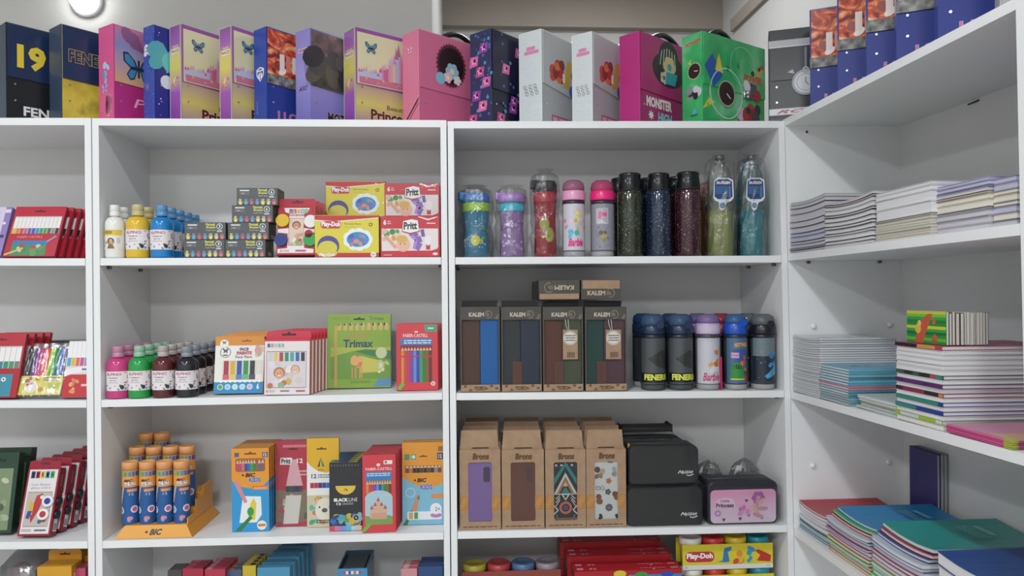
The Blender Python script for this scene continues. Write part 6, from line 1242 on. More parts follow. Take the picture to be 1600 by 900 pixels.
# ------------------------------------------------------------------ kraft flask boxes
def brons(label, px0, px1, pyt, inner, iart, cap=None, Y=0.012):
    loc, wd, h = spot(px0, px1, pyt, Y, 'U3', 3); d = 0.062; e = 0.0015
    t = thing('flask_box', label, 'box', loc, 0, 'kraft boxes with oval windows')
    x0, x1, z0, z1 = -wd*0.29, wd*0.29, h*0.10, h*0.84
    g = G()
    g.box(-wd/2, wd/2, d-e, d, 0, h, KRAFT); g.box(-wd/2, -wd/2+e, e, d-e, 0, h, KRAFT); g.box(wd/2-e, wd/2, e, d-e, 0, h, KRAFT); g.box(-wd/2, wd/2, e, d, -0.0, e, KRAFT); g.box(-wd/2, wd/2, e, d-e, h-e, h, KRAFT)
    # front wall with a rounded opening
    n = 6; r = wd*0.05; ring = []
    for cx, cz, a in ((x1-r, z0+r, -PI/2), (x1-r, z1-r, 0), (x0+r, z1-r, PI/2), (x0+r, z0+r, PI)):
        for k in range(n+1): q = a+PI/2*k/n; ring.append((cx+r*math.cos(q), cz+r*math.sin(q)))
    cor = [(wd/2, 0), (wd/2, h), (-wd/2, h), (-wd/2, 0)]
    for k in range(4):
        seg = ring[k*(n+1):(k+1)*(n+1)]
        g.face([(x, 0, z) for x, z in [cor[k]]+seg[::-1]], KRAFT)
        A = seg[-1]; B = ring[(k+1)*(n+1) % len(ring)]
        g.face([(cor[k][0], 0, cor[k][1]), (cor[(k+1) % 4][0], 0, cor[(k+1) % 4][1]), (B[0], 0, B[1]), (A[0], 0, A[1])], KRAFT)
    a = front(g, wd, h); a.text('Brons', 0.32, 0.875, 0.72, 0.955, '#5a3c22', 0.045, 0.12, out='#8a6a48'); a.lines_of_text(0.08, 0.022, 0.93, 0.05, 1, '#5f4733')
    for q in (0.10, 0.88):
        a.rect(q-0.10, 0.24, q+0.10, 0.42, '#ad7a42'); 
        for k in range(4): a.ring(q-0.05+0.03*k, 0.29+0.03*k, 0.05, 0.012, '#c09858', 10)
    g.obj('carton', t)
    g = G(); m = inner if not isinstance(inner, str) else pm(inner, 0.55)
    g.lathe([(wd*0.38, e+0.001), (wd*0.40, 0.006), (wd*0.40, h*0.93), (wd*0.3, h*0.96)], m, 28, 0, d/2+0.002, sy=(d/2-0.006)/(wd*0.40))
    a = Art(g, (x0, 0.0045, z0), (1, 0, 0), (0, 0, 1), x1-x0, z1-z0)
    g.obj('flask', t)
    g = G(); g.box(x0-0.006, x1+0.006, 0.0030, 0.0036, z0-0.006, z1+0.006, m); a = Art(g, (x0, 0.0030, z0), (1, 0, 0), (0, 0, 1), x1-x0, z1-z0); iart(a); g.obj('flask_wrap', t)
    g = G(); g.box(x0-0.004, x1+0.004, 0.0004, 0.0007, z0-0.004, z1+0.004, film_mat('window_film', 0.012, '#f6f6f6', 9, 0.06, 0.35)); g.obj('window_film', t)
    g = G(); g.prism([(-wd/2+0.002, h), (wd/2-0.002, h), (wd/2-0.006, h+0.010), (wd/2-0.010, h+0.056), (-wd/2+0.006, h+0.056), (-wd/2+0.002, h+0.010)], 0.006, 0.0075, KRAFT)
    a = Art(g, (-wd/2, 0.006, h), (1, 0, 0), (0, 0, 1), wd, 0.056); a.rrect(0.30, 0.03, 0.72, 0.10, '#5a4634', 0.03); g.obj('hanging_tab', t)
    return t
def tribal(a):
    a.rect(0, 0, 1, 1, '#1f2630'); a.rect(0, 0.90, 1, 0.93, '#2c3a58'); a.stripes(0.05, 0.93, 0.95, 0.96, ['#d8d4cc', '#1f2630']*4, 0.2)
    a.poly([(0.02, 0.60), (0.5, 0.92), (0.98, 0.60), (0.98, 0.72), (0.5, 1.0), (0.02, 0.72)][::-1], '#2f8a86'); a.poly([(0.02, 0.46), (0.5, 0.82), (0.98, 0.46), (0.86, 0.46), (0.5, 0.74), (0.14, 0.46)][::-1], '#d8d4cc')
    a.poly([(0.16, 0.46), (0.84, 0.46), (0.5, 0.72)], '#b87a48'); a.poly([(0.24, 0.46), (0.76, 0.46), (0.5, 0.66)], '#1f2630'); a.poly([(0.32, 0.46), (0.68, 0.46), (0.5, 0.58)], '#2f8a86'); a.poly([(0.40, 0.58), (0.5, 0.66), (0.6, 0.58)][::-1], '#d8c890')
    a.rect(0, 0.44, 1, 0.455, '#d8d4cc'); a.poly([(0.32, 0.44), (0.68, 0.44), (0.5, 0.33)][::-1], '#d8d4cc'); a.poly([(0.40, 0.43), (0.60, 0.43), (0.5, 0.365)][::-1], '#1f2630')
    for s in (-1, 1): 
        for k in range(3): a.line([(0.5+s*0.42, 0.24+0.06*k), (0.5+s*0.24, 0.35+0.04*k)], 0.035, '#d8d4cc')
        a.line([(0.5+s*0.50, 0.10), (0.5+s*0.32, 0.17), (0.5+s*0.50, 0.25)], 0.05, '#d8d4cc')
    a.ell(0.5, 0.21, 0.27, '#c87058', n=22); a.ell(0.5, 0.21, 0.17, '#1f2630', n=20); a.ell(0.5, 0.21, 0.11, '#5a4a7a', n=16); a.ring(0.5, 0.12, 0.42, 0.05, '#2f8a86', 16, PI*1.05, PI*1.95); a.rect(0.0, 0.0, 1, 0.04, '#8a5a48')
def dogs(a):
    a.rect(0, 0, 1, 1, '#dcdfdf')
    for x, y, c, n in ((0.62, 0.66, '#c8883f', 5), (0.58, 0.47, '#4a5a58', 5), (0.62, 0.20, '#6a5f74', 7)): a.flower(x, y, 0.16 if n == 7 else 0.13, c, '#8a7a68', n)
    a.blobs(5, ['#a88a6a', '#8a7a68', '#c8b090', '#5a4a40'], 0.08, 0.14, (0.08, 0.74, 0.35, 0.93), 3); a.blobs(5, ['#8a4a34', '#9a5a40', '#6a3a2c'], 0.08, 0.14, (0.04, 0.30, 0.26, 0.42), 5); a.ring(0.15, 0.54, 0.09, 0.02, '#2a2a2c', 12); a.ring(0.34, 0.54, 0.09, 0.02, '#2a2a2c', 12); a.blobs(4, ['#7a4a34', '#8a5a40'], 0.07, 0.13, (0.82, 0.34, 0.98, 0.46), 6); a.blobs(4, ['#9a9a98', '#b8b4b0'], 0.08, 0.12, (0.82, 0.76, 0.98, 0.92), 7)
    a.blobs(3, ['#2c2c2e'], 0.06, 0.1, (0.18, 0.02, 0.36, 0.07), 4); a.blobs(2, ['#2c2c2e'], 0.05, 0.08, (0.88, 0.03, 0.98, 0.07), 5); a.ell(0.7, 0.99, 0.14, '#6a8a94', n=12, ry=0.02)
def cap_tag(c): return lambda a: a.rrect(0.64, 0.66, 0.92, 0.92, c, 0.10)
bz = [brons('kraft box showing a lilac flask through its window', 718, 782, 703, '#8a6fae', cap_tag('#4c3a58')),
      brons('kraft box showing a brown flask through its window', 784, 850, 703, '#6f4238', cap_tag('#553840')),
      brons('kraft box showing a tribal patterned flask through its window', 852, 915, 703, '#1f2630', tribal),
      brons('kraft box showing a flask printed with dogs and flowers', 916, 978, 702, '#d8dcdc', dogs)]
for o, nm in zip(bz, ('lilac', 'brown', 'tribal', 'dog-print')):
    for k in range(1, 4):
        dup(o, Vector(o.location)+Vector((0.0045*k, 0.075*k, 0)), 'kraft box hidden behind the %s one, %s in its file' % (nm, ORD[k]))

# ------------------------------------------------------------------ pencil cases
CLOTH = noise_mat('black_cloth', [(0.3, '#111316'), (0.7, '#1a1c20')], 120, 4, 0.6, bump=0.2)
NAVYC = noise_mat('navy_cloth', [(0.3, '#191824'), (0.7, '#222030')], 120, 4, 0.55, bump=0.2)
def case_shape(g, w_, h_, d, m, r, sag=0.0):
    n = 6; pts = []
    for cx, cz, a in ((w_/2-r, r*0.6, -PI/2), (w_/2-r, h_-r, 0), (-w_/2+r, h_-r, PI/2), (-w_/2+r, r*0.6, PI)):
        rr = r*0.6 if cz < h_*0.4 else r; cx = math.copysign(w_/2-rr, cx)
        for k in range(n+1): q = a+PI/2*k/n; pts.append((cx+rr*math.cos(q), cz+rr*math.sin(q)))
    L = len(pts); e = 0.006; rings = []
    for y, s in ((e*0.0, 0.955), (e, 1.0), (d-e, 1.0), (d, 0.955)):
        rings.append([g.bm.verts.new((x*s, y, h_/2+(z-h_/2)*s)) for x, z in pts])
    i = g.mi(m)
    for a, b in zip(rings[:-1], rings[1:]):
        for k in range(L):
            f = g.bm.faces.new([a[k], a[(k+1) % L], b[(k+1) % L], b[k]][::-1]); f.material_index = i; f.smooth = True
    f = g.bm.faces.new(rings[0]); f.material_index = i; f = g.bm.faces.new(rings[-1][::-1]); f.material_index = i
def sign(a): 
    a.line([(0.70, 0.26), (0.73, 0.34), (0.745, 0.27), (0.77, 0.33), (0.765, 0.24)], 0.012, '#d8dade'); a.text('GEAR', 0.78, 0.255, 0.915, 0.33, '#d8dade', 0.02, 0.5); a.line([(0.82, 0.215), (0.87, 0.20), (0.92, 0.235)], 0.012, '#d8dade')
def soft_case(label, px0, px1, pyt, pyb, Y, m, art, zbase=None, d=0.075, group=None, piping=None, bag=True, seed=3, r=0.022, plate=None):
    loc, wd, h = spot(px0, px1, pyt, Y, 'U3', 3)
    if zbase: h = at((px0+px1)/2, pyt, Y).z-zbase; loc.z = zbase
    t = thing('pencil_case', label, 'pencil case', loc, 0.0, group)
    g = G(); case_shape(g, wd, h, d, m, r); art(Art(g, (-wd/2, 0, 0), (1, 0, 0), (0, 0, 1), wd, h)); g.obj('pouch', t)
    if plate: plate(t, wd, h)
    g = G(); R = [(x, d*0.4, z) for x, z in ((-wd*0.46, h+0.0005), (-wd*0.2, h+0.001), (wd*0.2, h+0.001), (wd*0.40, h+0.0005))]; g.tube(R, 0.0022, pm('#3a3c40', 0.4), 6); g.box(-wd*0.485, -wd*0.46, d*0.4-0.004, d*0.4+0.004, h*0.80, h+0.002, pm('#c8b040', 0.5), 0.001) if piping else None; g.obj('zip', t)
    if bag:
        st = random.getstate(); random.seed(seed); g = G(); g.bm.free(); g.bm = bmesh.new()
        n = 10; e = 0.003
        X = [(-wd/2-e)+(wd+2*e)*k/n for k in range(n+1)]; Z = [-0.0003+(h+0.004)*k/6 for k in range(7)]
        V = [[g.bm.verts.new((x, -e-random.uniform(0, 0.003), z)) for x in X] for z in Z]
        Bk = [g.bm.verts.new((x, d+random.uniform(0, 0.004), h+0.004+random.uniform(0.0, 0.008))) for x in X]
        i = g.mi(film_mat('case_wrap', 0.02, '#ffffff', 9, 0.08, 0.5))
        for a_ in range(6):
            for b_ in range(n): f = g.bm.faces.new([V[a_][b_], V[a_][b_+1], V[a_+1][b_+1], V[a_+1][b_]]); f.material_index = i; f.smooth = True
        for b_ in range(n): f = g.bm.faces.new([V[6][b_], V[6][b_+1], Bk[b_+1], Bk[b_]]); f.material_index = i; f.smooth = True
        g.obj('plastic_wrap', t); random.setstate(st)
    return t
lc = soft_case('black pencil case with a white signature, lower of the two front ones', 981, 1099, 762, 827, 0.012, CLOTH, sign, group='black signature pencil cases', d=0.08)
zl = lc.location.z+at(1040, 762, 0.012).z-lc.location.z+0.0095
uc = soft_case('black pencil case with a white signature, upper of the two front ones', 983, 1092, 696, 757, 0.020, CLOTH, sign, zl, group='black signature pencil cases', d=0.08, piping=True)
lb = dup(lc, Vector(lc.location)+Vector((-0.004, 0.105, 0)), 'black pencil case behind the lower front one')
ub = dup(uc, Vector(uc.location)+Vector((-0.01, 0.105, 0)), 'black pencil case behind the upper front one')
tb = soft_case('flat black pencil case topmost of the rear pile', 972, 1052, 674, 700, 0.145, CLOTH, lambda a: None, zl+(at(1040, 696, 0.02).z-zl)+0.034, d=0.08, r=0.008, seed=9)
def princess_plate(t, wd, h):
    g = G(); w2, h2 = wd*0.93, h*0.77; 
    a = Art(g, (-w2/2, -0.0008, h*0.035), (1, 0, 0), (0, 0, 1), w2, h2); PK = ramp_print('pink_fade_print', [(0.0, '#cbbccc'), (0.5, '#cfb0c8'), (1.0, '#d294b6')], 'Z', 0.09)
    a.rrect(0, 0, 1, 1, PK, 0.07, 5); a.rrect(0.07, 0.46, 0.37, 0.66, '#d8b8d0', 0.03); a.ell(0.23, 0.66, 0.14, '#d8b8d0', n=16, ry=0.1); a.text('Princess', 0.085, 0.47, 0.355, 0.60, '#4a2c48', 0.04); a.text('Little', 0.16, 0.63, 0.29, 0.71, '#6a3a60', 0.02)
    for x, y in ((0.46, 0.6), (0.55, 0.68), (0.62, 0.45), (0.46, 0.38), (0.58, 0.25), (0.45, 0.14), (0.78, 0.16), (0.2, 0.12)): a.ell(x-0.012, y, 0.014, '#6a4468', n=8); a.ell(x+0.012, y, 0.014, '#6a4468', n=8); a.poly([(x-0.026, y), (x+0.026, y), (x, y-0.08)][::-1], '#6a4468')
    a.blobs(6, ['#b878a8', '#c88ab8', '#d8a0c0'], 0.03, 0.06, (0.45, 0.3, 0.62, 0.6), 3); a.flower(0.73, 0.74, 0.10, '#9a5a94', '#c088b0', 6)
    for q in range(5): a.ell(0.74+0.05*math.cos(q*1.1), 0.42+0.22*math.sin(q*1.1), 0.09, '#c8a090' if q % 2 else '#b88a9a', n=10, rot=q*0.7, ry=0.06)
    a.flower(0.11, 0.3, 0.05, '#a88ab0', '#d8c0d8', 6); g.obj('printed_panel', t)
pc = soft_case('dark pencil case with a glossy pink and lilac panel, beside the side panel', 1106, 1216, 752, 822, 0.014, NAVYC, lambda a: None, d=0.085, plate=princess_plate, seed=5)
for px0, px1, pyt, Y, s, lab in ((1092, 1138, 727, 0.135, 31, 'crumpled grey wrapped pencil case behind the pink one, left'), (1152, 1194, 724, 0.150, 33, 'crumpled olive wrapped pencil case behind the pink one, right')):
    loc, wd, h = spot(px0, px1, pyt, Y, 'U3', 3)
    t = thing('pencil_case', lab, 'pencil case', Vector((min(loc.x, rx(0.9)-T-wd*0.62), loc.y, loc.z)), 0, 'wrapped pencil cases at the back')
    g = G(); case_shape(g, wd*0.9, h*0.8, 0.08, NAVYC if s == 31 else pm('#4c5048', 0.6), 0.02); g.obj('pouch', t)
    g = G(); st = random.getstate(); random.seed(s); g.lathe([(wd*0.5, 0.001), (wd*0.54, h*0.35), (wd*0.52, h*0.65), (wd*0.46, h*0.8), (wd*0.34, h*0.9), (wd*0.2, h*0.98), (wd*0.06, h*1.03)], film_mat('crumpled_wrap', 0.22, '#c4c6c6', 30, 0.45), 26, 0, 0.05, sy=0.9, jit=0.15, cap=False, smooth=False); random.setstate(st); g.obj('plastic_wrap', t)

# ------------------------------------------------------------------ bottom shelf of the third bookcase
def tub4(label, px0, px1, pyt, Y, cols, wrapc, art, base_h=None, group=None, k=4, zb=None):
    a = at(px0, pyt, Y).x; b = at(px1, pyt, Y).x; wd = b-a; x = (a+b)/2
    z1 = at((px0+px1)/2, pyt, Y).z; H = 0.093
    t = thing('clay_tub_pack', label, 'pack', (x, Y, z1-H), 0, group)
    d = wd/4
    for q, c in enumerate(cols):
        cx = -wd/2+d*(q+0.5)
        g = G(); g.lathe([(d*0.40, 0), (d*0.46, H*0.8), (d*0.46, H*0.82)], pm('#c8b838', 0.35), 18, cx, d*0.5); g.obj('tub', t)
        g = G(); g.lathe([(d*0.48, H*0.78), (d*0.49, H*0.80), (d*0.49, H*0.98), (d*0.45, H), (d*0.3, H), (d*0.28, H*0.97), (0.001, H*0.97)], pm(c, 0.3), 20, cx, d*0.5); g.obj('lid', t)
    g = G(); g.box(-wd/2, wd/2, -0.0015, 0, 0.002, H*0.84, pm(wrapc, 0.35)); g.box(-wd/2, wd/2, d, d+0.0015, 0.002, H*0.84, pm(wrapc, 0.35)); art(Art(g, (-wd/2, -0.0015, 0.002), (1, 0, 0), (0, 0, 1), wd, H*0.82)); g.obj('sleeve', t)
    return t
def pd(a):
    a.rect(0, 0, 1, 1, '#d4c430'); a.rect(0, 0, 1, 0.18, '#d8d8d4'); a.rrect(0.03, 0.30, 0.35, 0.72, '#b8303c', 0.05); a.text('Play-Doh', 0.045, 0.38, 0.335, 0.66, '#f0ecec', 0.05, out='#a02434')
    a.poly([(0.38, 0.30), (0.44, 0.34), (0.46, 0.84), (0.54, 0.90), (0.54, 0.74), (0.50, 0.68), (0.52, 0.3), (0.48, 0.26)], '#2f7ab0'); a.blobs(6, ['#d88a3a', '#d8b048', '#c84a3a'], 0.025, 0.04, (0.58, 0.3, 0.66, 0.7), 5); a.blobs(5, ['#2f9ab0', '#3a8ac0'], 0.02, 0.035, (0.72, 0.25, 0.78, 0.85), 4); a.poly([(0.82, 0.3), (0.97, 0.25), (0.98, 0.5), (0.92, 0.62), (0.84, 0.75), (0.80, 0.7), (0.86, 0.52)], '#b8342c'); a.text('4', 0.03, 0.05, 0.05, 0.14, '#8a8a88', 0.0); a.text('+2', 0.93, 0.05, 0.97, 0.14, '#8a8a88', 0.0)
yp = tub4('yellow pack of four clay tubs with white, red, yellow and teal lids', 1066, 1207, 842, 0.055, ['#e0ddd8', '#c83438', '#d8b830', '#1f8a9a'], '#d4c430', pd, group='yellow clay tub packs')
zlow = yp.location.z; n = 0
while zlow-0.0938 > SH['U3'][4][0][1]+0.0: 
    zlow -= 0.0938; n += 1
    c = dup(yp, Vector((yp.location.x+0.003*n, yp.location.y, zlow)), 'yellow pack of clay tubs, %s below the top one of its pile' % ORD[n-1])
g = G(); zs = SH['U3'][4][0][1]; hh = zlow-zs-0.001
if hh > 0.004: g.box(-0.13, 0.13, -0.002, 0.05, 0, hh, KRAFT); o = g.obj('box_base'); tag(place(o, (yp.location.x, yp.location.y, zs+0.0005)), 'plain kraft tray under the clay tub pile', 'tray')
def redtop(a):
    a.rect(0, 0, 1, 1, '#b01f2a')
    for q in (0.10, 0.55): a.text('4', 0.14, q+0.06, 0.17, q+0.24, '#e0b0b4', 0.02); a.lines_of_text(0.18, q+0.06, 0.23, q+0.24, 2, '#e0b0b4'); a.rect(0.03, q+0.08, 0.09, q+0.26, '#d8a0a8'); a.lines_of_text(0.62, q+0.04, 0.86, q+0.16, 1, '#d88a90'); a.ell(0.74, q-0.03, 0.012, '#e0b8bc', n=8); a.rect(0.90, q, 0.97, q+0.16, '#c8808a')
loc, wd, h = spot(898, 1066, 890, 0.03, 'U3', 4)
wd_ = wd; rtop = []
H1 = 0.052; zz = at(980, 891, 0.03).z-H1; k = 0
def redfront(a): a.rect(0, 0, 1, 1, '#a81e28'); a.ell(0.42, 0.8, 0.06, '#d8c03a', n=14, ry=0.2); a.rect(0.50, 0, 1, 0.72, '#2f8ac0'); a.ell(0.62, 0.72, 0.06, '#3a9a48', n=14, ry=0.16); a.ell(0.86, 0.72, 0.06, '#2c4ab0', n=14, ry=0.16)
while zz > SH['U3'][4][0][1]+0.0005:
    lab = 'red flat box of clay, topmost of the pile on the bottom shelf' if k == 0 else 'red flat box of clay, %s from the top of its pile' % ORD[k]
    if k == 0: rb = carton('clay_set_box', lab, 'box', (loc.x, 0.03, zz), wd_, H1, 0.075, '#a81e28', '#8a1a22', '#b01f2a', redfront, at_=redtop, group='red flat clay boxes')
    else: dup(rb, (loc.x, 0.03, zz), lab)
    if k == 0: rbp = carton('clay_set_box', 'red flat box of clay, level first of the middle pile behind', 'box', (loc.x-0.012, 0.1065, zz+0.0185), wd_, H1, 0.075, '#a81e28', '#8a1a22', '#b01f2a', None, at_=redtop, group='red flat clay boxes')
    for r_ in ((2,) if k == 0 else (1, 2)): dup(rbp, (loc.x-0.012*r_, 0.03+0.0765*r_, zz+0.0185*r_), 'red flat box of clay, level %s of the %s pile behind' % (ORD[k], ('middle', 'back')[r_-1]))
    k += 1; zz -= H1+0.0006
zz += H1+0.0006; hh = zz-SH['U3'][4][0][1]-0.001
if hh > 0.003: g = G(); g.box(-0.14, 0.14, 0, 0.07, 0, hh, KRAFT); tag(place(g.obj('box_base'), (loc.x, 0.032, SH['U3'][4][0][1]+0.0005)), 'plain kraft tray under the front red pile', 'tray')
for r_ in (1, 2):
    g = G(); g.box(-0.14, 0.14, 0, 0.07, 0, hh+0.0185*r_, KRAFT); tag(place(g.obj('box_base'), (loc.x-0.012*r_, 0.032+0.0765*r_, SH['U3'][4][0][1]+0.0005)), 'plain kraft tray under the %s red pile' % ('middle', 'back')[r_-1], 'tray')
dk = tub4('dim pack of four clay tubs with mustard, red, blue and grey lids', 722, 876, 884, 0.06, ['#a89a3c', '#a83a3c', '#4a6a90', '#8a8088'], '#9a4a44', lambda a: a.rect(0, 0, 1, 1, '#8a4038'), group='red clay tub packs')
zlow = dk.location.z; n = 0
while zlow-0.0938 > SH['U3'][4][0][1]:
    zlow -= 0.0938; n += 1; dup(dk, (dk.location.x, dk.location.y, zlow), 'dim pack of clay tubs, %s below the top one of its pile' % ORD[n-1])
hh = zlow-SH['U3'][4][0][1]-0.001
if hh > 0.003: g = G(); g.box(-0.13, 0.13, 0, 0.07, 0, hh, KRAFT); tag(place(g.obj('box_base'), (dk.location.x, dk.location.y, SH['U3'][4][0][1]+0.0005)), 'plain kraft tray under the dim clay tub pile', 'tray')

# ------------------------------------------------------------------ notebooks and workbooks on the corner bookcase
def sheet(g, x0, x1, y0, y1, z0, z1, m, sag=0.0, n=6, slant=0.0):
    """a thin slab whose long direction y may sag in the middle"""
    i = g.mi(m); R = []
    for k in range(n+1):
        f = k/n; y = y0+(y1-y0)*f; b = sag*(2*f-1)**2
        R.append([g.bm.verts.new(p) for p in ((x0, y, z0+b), (x1, y, z0+b+slant), (x1, y, z1+b+slant), (x0, y, z1+b))])
    for a, b in zip(R[:-1], R[1:]):
        for k in range(4):
            f = g.bm.faces.new([a[k], b[k], b[(k+1) % 4], a[(k+1) % 4]]); f.material_index = i; f.smooth = False
    g.bm.faces.new(R[0]).material_index = i; g.bm.faces.new(R[-1][::-1]).material_index = i
def book(name, label, cat, loc, W, D, t, cov, pages=None, spine='back', sag=0.0, rz=0.0, group=None, ct=0.0011, art=None):
    """lying flat: front edge faces -x, W along y, D along x; spine: which edge is closed"""
    r = thing(name, label, cat, loc, rz, group)
    c = pm(cov, 0.35) if isinstance(cov, str) else cov; pages = pages or PAPER
    g = G(); sheet(g, 0, D, -W/2, W/2, 0, ct, c, sag); sheet(g, 0, D, -W/2, W/2, t-ct, t, c, sag)
    if spine == 'front': sheet(g, -0.0004, 0.0012, -W/2, W/2, 0.0002, t-0.0002, c, sag)
    if spine == 'side': g.hexa([(0, -W/2-0.0004, sag), (D, -W/2-0.0004, sag), (D, -W/2+0.001, sag), (0, -W/2+0.001, sag), (0, -W/2-0.0004, t+sag), (D, -W/2-0.0004, t+sag), (D, -W/2+0.001, t+sag), (0, -W/2+0.001, t+sag)], c)
    if spine == 'back': sheet(g, D-0.001, D+0.0004, -W/2, W/2, 0.0002, t-0.0002, c, sag)
    if art: art(g)
    bmesh.ops.recalc_face_normals(g.bm, faces=g.bm.faces)
    g.obj('cover', r)
    g = G(); sheet(g, 0.0014, D-0.0014, -W/2+0.0014, W/2-0.0014, ct, t-ct, pages, sag); bmesh.ops.recalc_face_normals(g.bm, faces=g.bm.faces); g.obj('pages', r)
    return r
def stack(px0, px1, ptop, k, D, spec, names, sag=0.0, back=0.004, seed=1, total=None, group=None, spine='back', jitter=0.003, W=None, turn=0.0, cat='notebook', name='notebook', art_top=None, z_extra=0.0):
    """a pile whose front face spans px0..px1 on the front of shelf k; spec = list of (cover, thickness share, pages)"""
    zs0 = SH['R'][k][0][1]; X = rx(zs0)+back
    zpx = EYE-(0) ; pyb = None
    # depth of both corners, found at shelf height
    def yat(px):
        lo = 460
        y = 0.0
        for _ in range(12):
            z = shelf_z('R', k, max(YN, min(0, y)))
            # image row of the point (X,y,z)
            xx = X; yd = y+DIST
            Xc = xx*math.cos(YAW)-yd*math.sin(YAW); Yc = xx*math.sin(YAW)+yd*math.cos(YAW)
            vr = -(z-EYE)*F/Yc-(Xc*F/Yc)*ROLL
            y = atx(px, CY+vr, X).y
        return y
    ya, yb = yat(px0), yat(px1); W = W or (ya-yb)*0.975; yc = min((ya+yb)/2, -W/2-0.0045); yc = max(yc, YN+W/2+0.005)
    z0 = min(shelf_z('R', k, ya), shelf_z('R', k, yb)); z0 = max(shelf_z('R', k, ya), shelf_z('R', k, yb))+0.0008+z_extra
    if total is None:
        p = atx(px1, ptop, X); total = p.z-z0-sag
    R = random.Random(seed); s = sum(q[1] for q in spec); z = z0; n = len(spec); out = []
    for i, q in enumerate(spec):                            # from the bottom up
        t = total*q[1]/s-0.0004
        lab = names % (ORD[n-1-i]+' from top' if n-1-i else 'topmost') if '%s' in names else names
        b = book(name, lab, cat, (X+R.uniform(0, jitter), yc+R.uniform(-jitter, jitter)*0.5, z), W, D, t, q[0], q[2] if len(q) > 2 else None, q[3] if len(q) > 3 else spine, sag*(i+1)/n*0.98 if sag else 0, turn+R.uniform(-0.006, 0.006), group, art=(art_top(D, W, t) if art_top and i == n-1 else None))
        out.append(b); z += t+0.0004+(sag/n if sag else 0)
    return out
W1 = '#d6d4d8'; W2 = '#dedcdc'; LILAC = '#b8b0cc'
R = random.Random(4)
PGREY = noise_mat('grey_page_edges', [(0.35, '#b4b0ba'), (0.65, '#d2ced6')], 3, 3, 0.8, (1, 1, 260))
PBLUE = noise_mat('bluish_page_edges', [(0.35, '#a8a8c0'), (0.65, '#c8c8d8')], 3, 3, 0.8, (1, 1, 260))
# upper shelf
stack(1230, 1285, 305, 1, 0.21, [('#8a8494', 0.7, PGREY), ('#5a5866', 0.5, PGREY), ('#c8c4cc', 0.8, PGREY), ('#4a4c58', 0.8, PGREY), ('#8890a0', 1.3, PBLUE), ('#6a7684', 1.0, PBLUE), ('#9a94a2', 1.5, PGREY), ('#4c4852', 1.6, PGREY), ('#b0a8b0', 2.0, PGREY), ('#3f3a42', 1.6, PGREY), ('#a8a0a8', 1.0, PGREY), ('#b8c4b8', 0.8, PGREY)],
      'grey-edged notebook, %s, in the farthest pile of the upper corner shelf', sag=0.006, seed=2, group='notebooks in the farthest upper pile', name='notebook')
stack(1287, 1363, 302, 1, 0.20, [('#d0ccd4', 0.9), ('#5f5c66', 1.2), ('#d8d4da', 1.4), ('#66626c', 0.9), ('#c8c4cc', 1.3), ('#55525c', 1.0), ('#c8c6cc', 1.2), ('#78747e', 1.5), ('#5a5660', 0.8), ('#d0ccd2', 1.4), ('#b4b0b6', 1.2), ('#6a4c56', 0.7), ('#c8ccc8', 0.8)],
      'white-edged notebook, %s, in the second pile of the upper corner shelf', sag=0.008, seed=3, group='notebooks in the second upper pile')
stack(1366, 1454, 281, 1, 0.22, [('#c8c4b8', 0.6, CREAM)]*7+[('#6a6864', 0.5, CREAM), ('#dcdcde', 2.4), ('#d4d4d8', 2.2), ('#dedee0', 1.1), ('#c4c4c8', 0.8)],
      'white workbook, %s, in the middle pile of the upper corner shelf', seed=4, group='workbooks in the middle upper pile', name='workbook', cat='workbook', back=0.006)
stack(1457, 1544, 274, 1, 0.24, [('#b4b0b4', 1.4, PGREY), ('#bcb8bc', 1.5, PGREY), ('#aab0b8', 1.3, PGREY), ('#5e5c5e', 0.6, PGREY), ('#d0c8b8', 1.6, CREAM), ('#c0b49c', 1.2, CREAM), ('#6c6456', 0.6, CREAM), ('#c4c0cc', 0.7), ('#5a5870', 0.5), ('#8a88b4', 1.0, PBLUE), ('#a8a4c8', 0.8, PBLUE)],
      'cream or lilac workbook, %s, in the fourth pile, upper corner shelf', seed=5, group='workbooks in the fourth upper pile', name='workbook', cat='workbook', back=0.02)
stack(1549, 1588, 272, 1, 0.26, [('#8a8684', 1.2, PGREY), ('#9a9690', 1.2, CREAM), ('#8a90a8', 1.2, PBLUE), ('#6a6864', 0.8, CREAM), ('#c8bca4', 1.2, CREAM), ('#8a8070', 0.8, CREAM), ('#a8a4c0', 1.2, PBLUE), ('#8c86a8', 1.0, PBLUE)],
      'mixed-edge workbook, %s, in the nearest pile of the upper corner shelf', seed=6, group='workbooks in the nearest upper pile', name='workbook', cat='workbook', back=0.03, W=None)
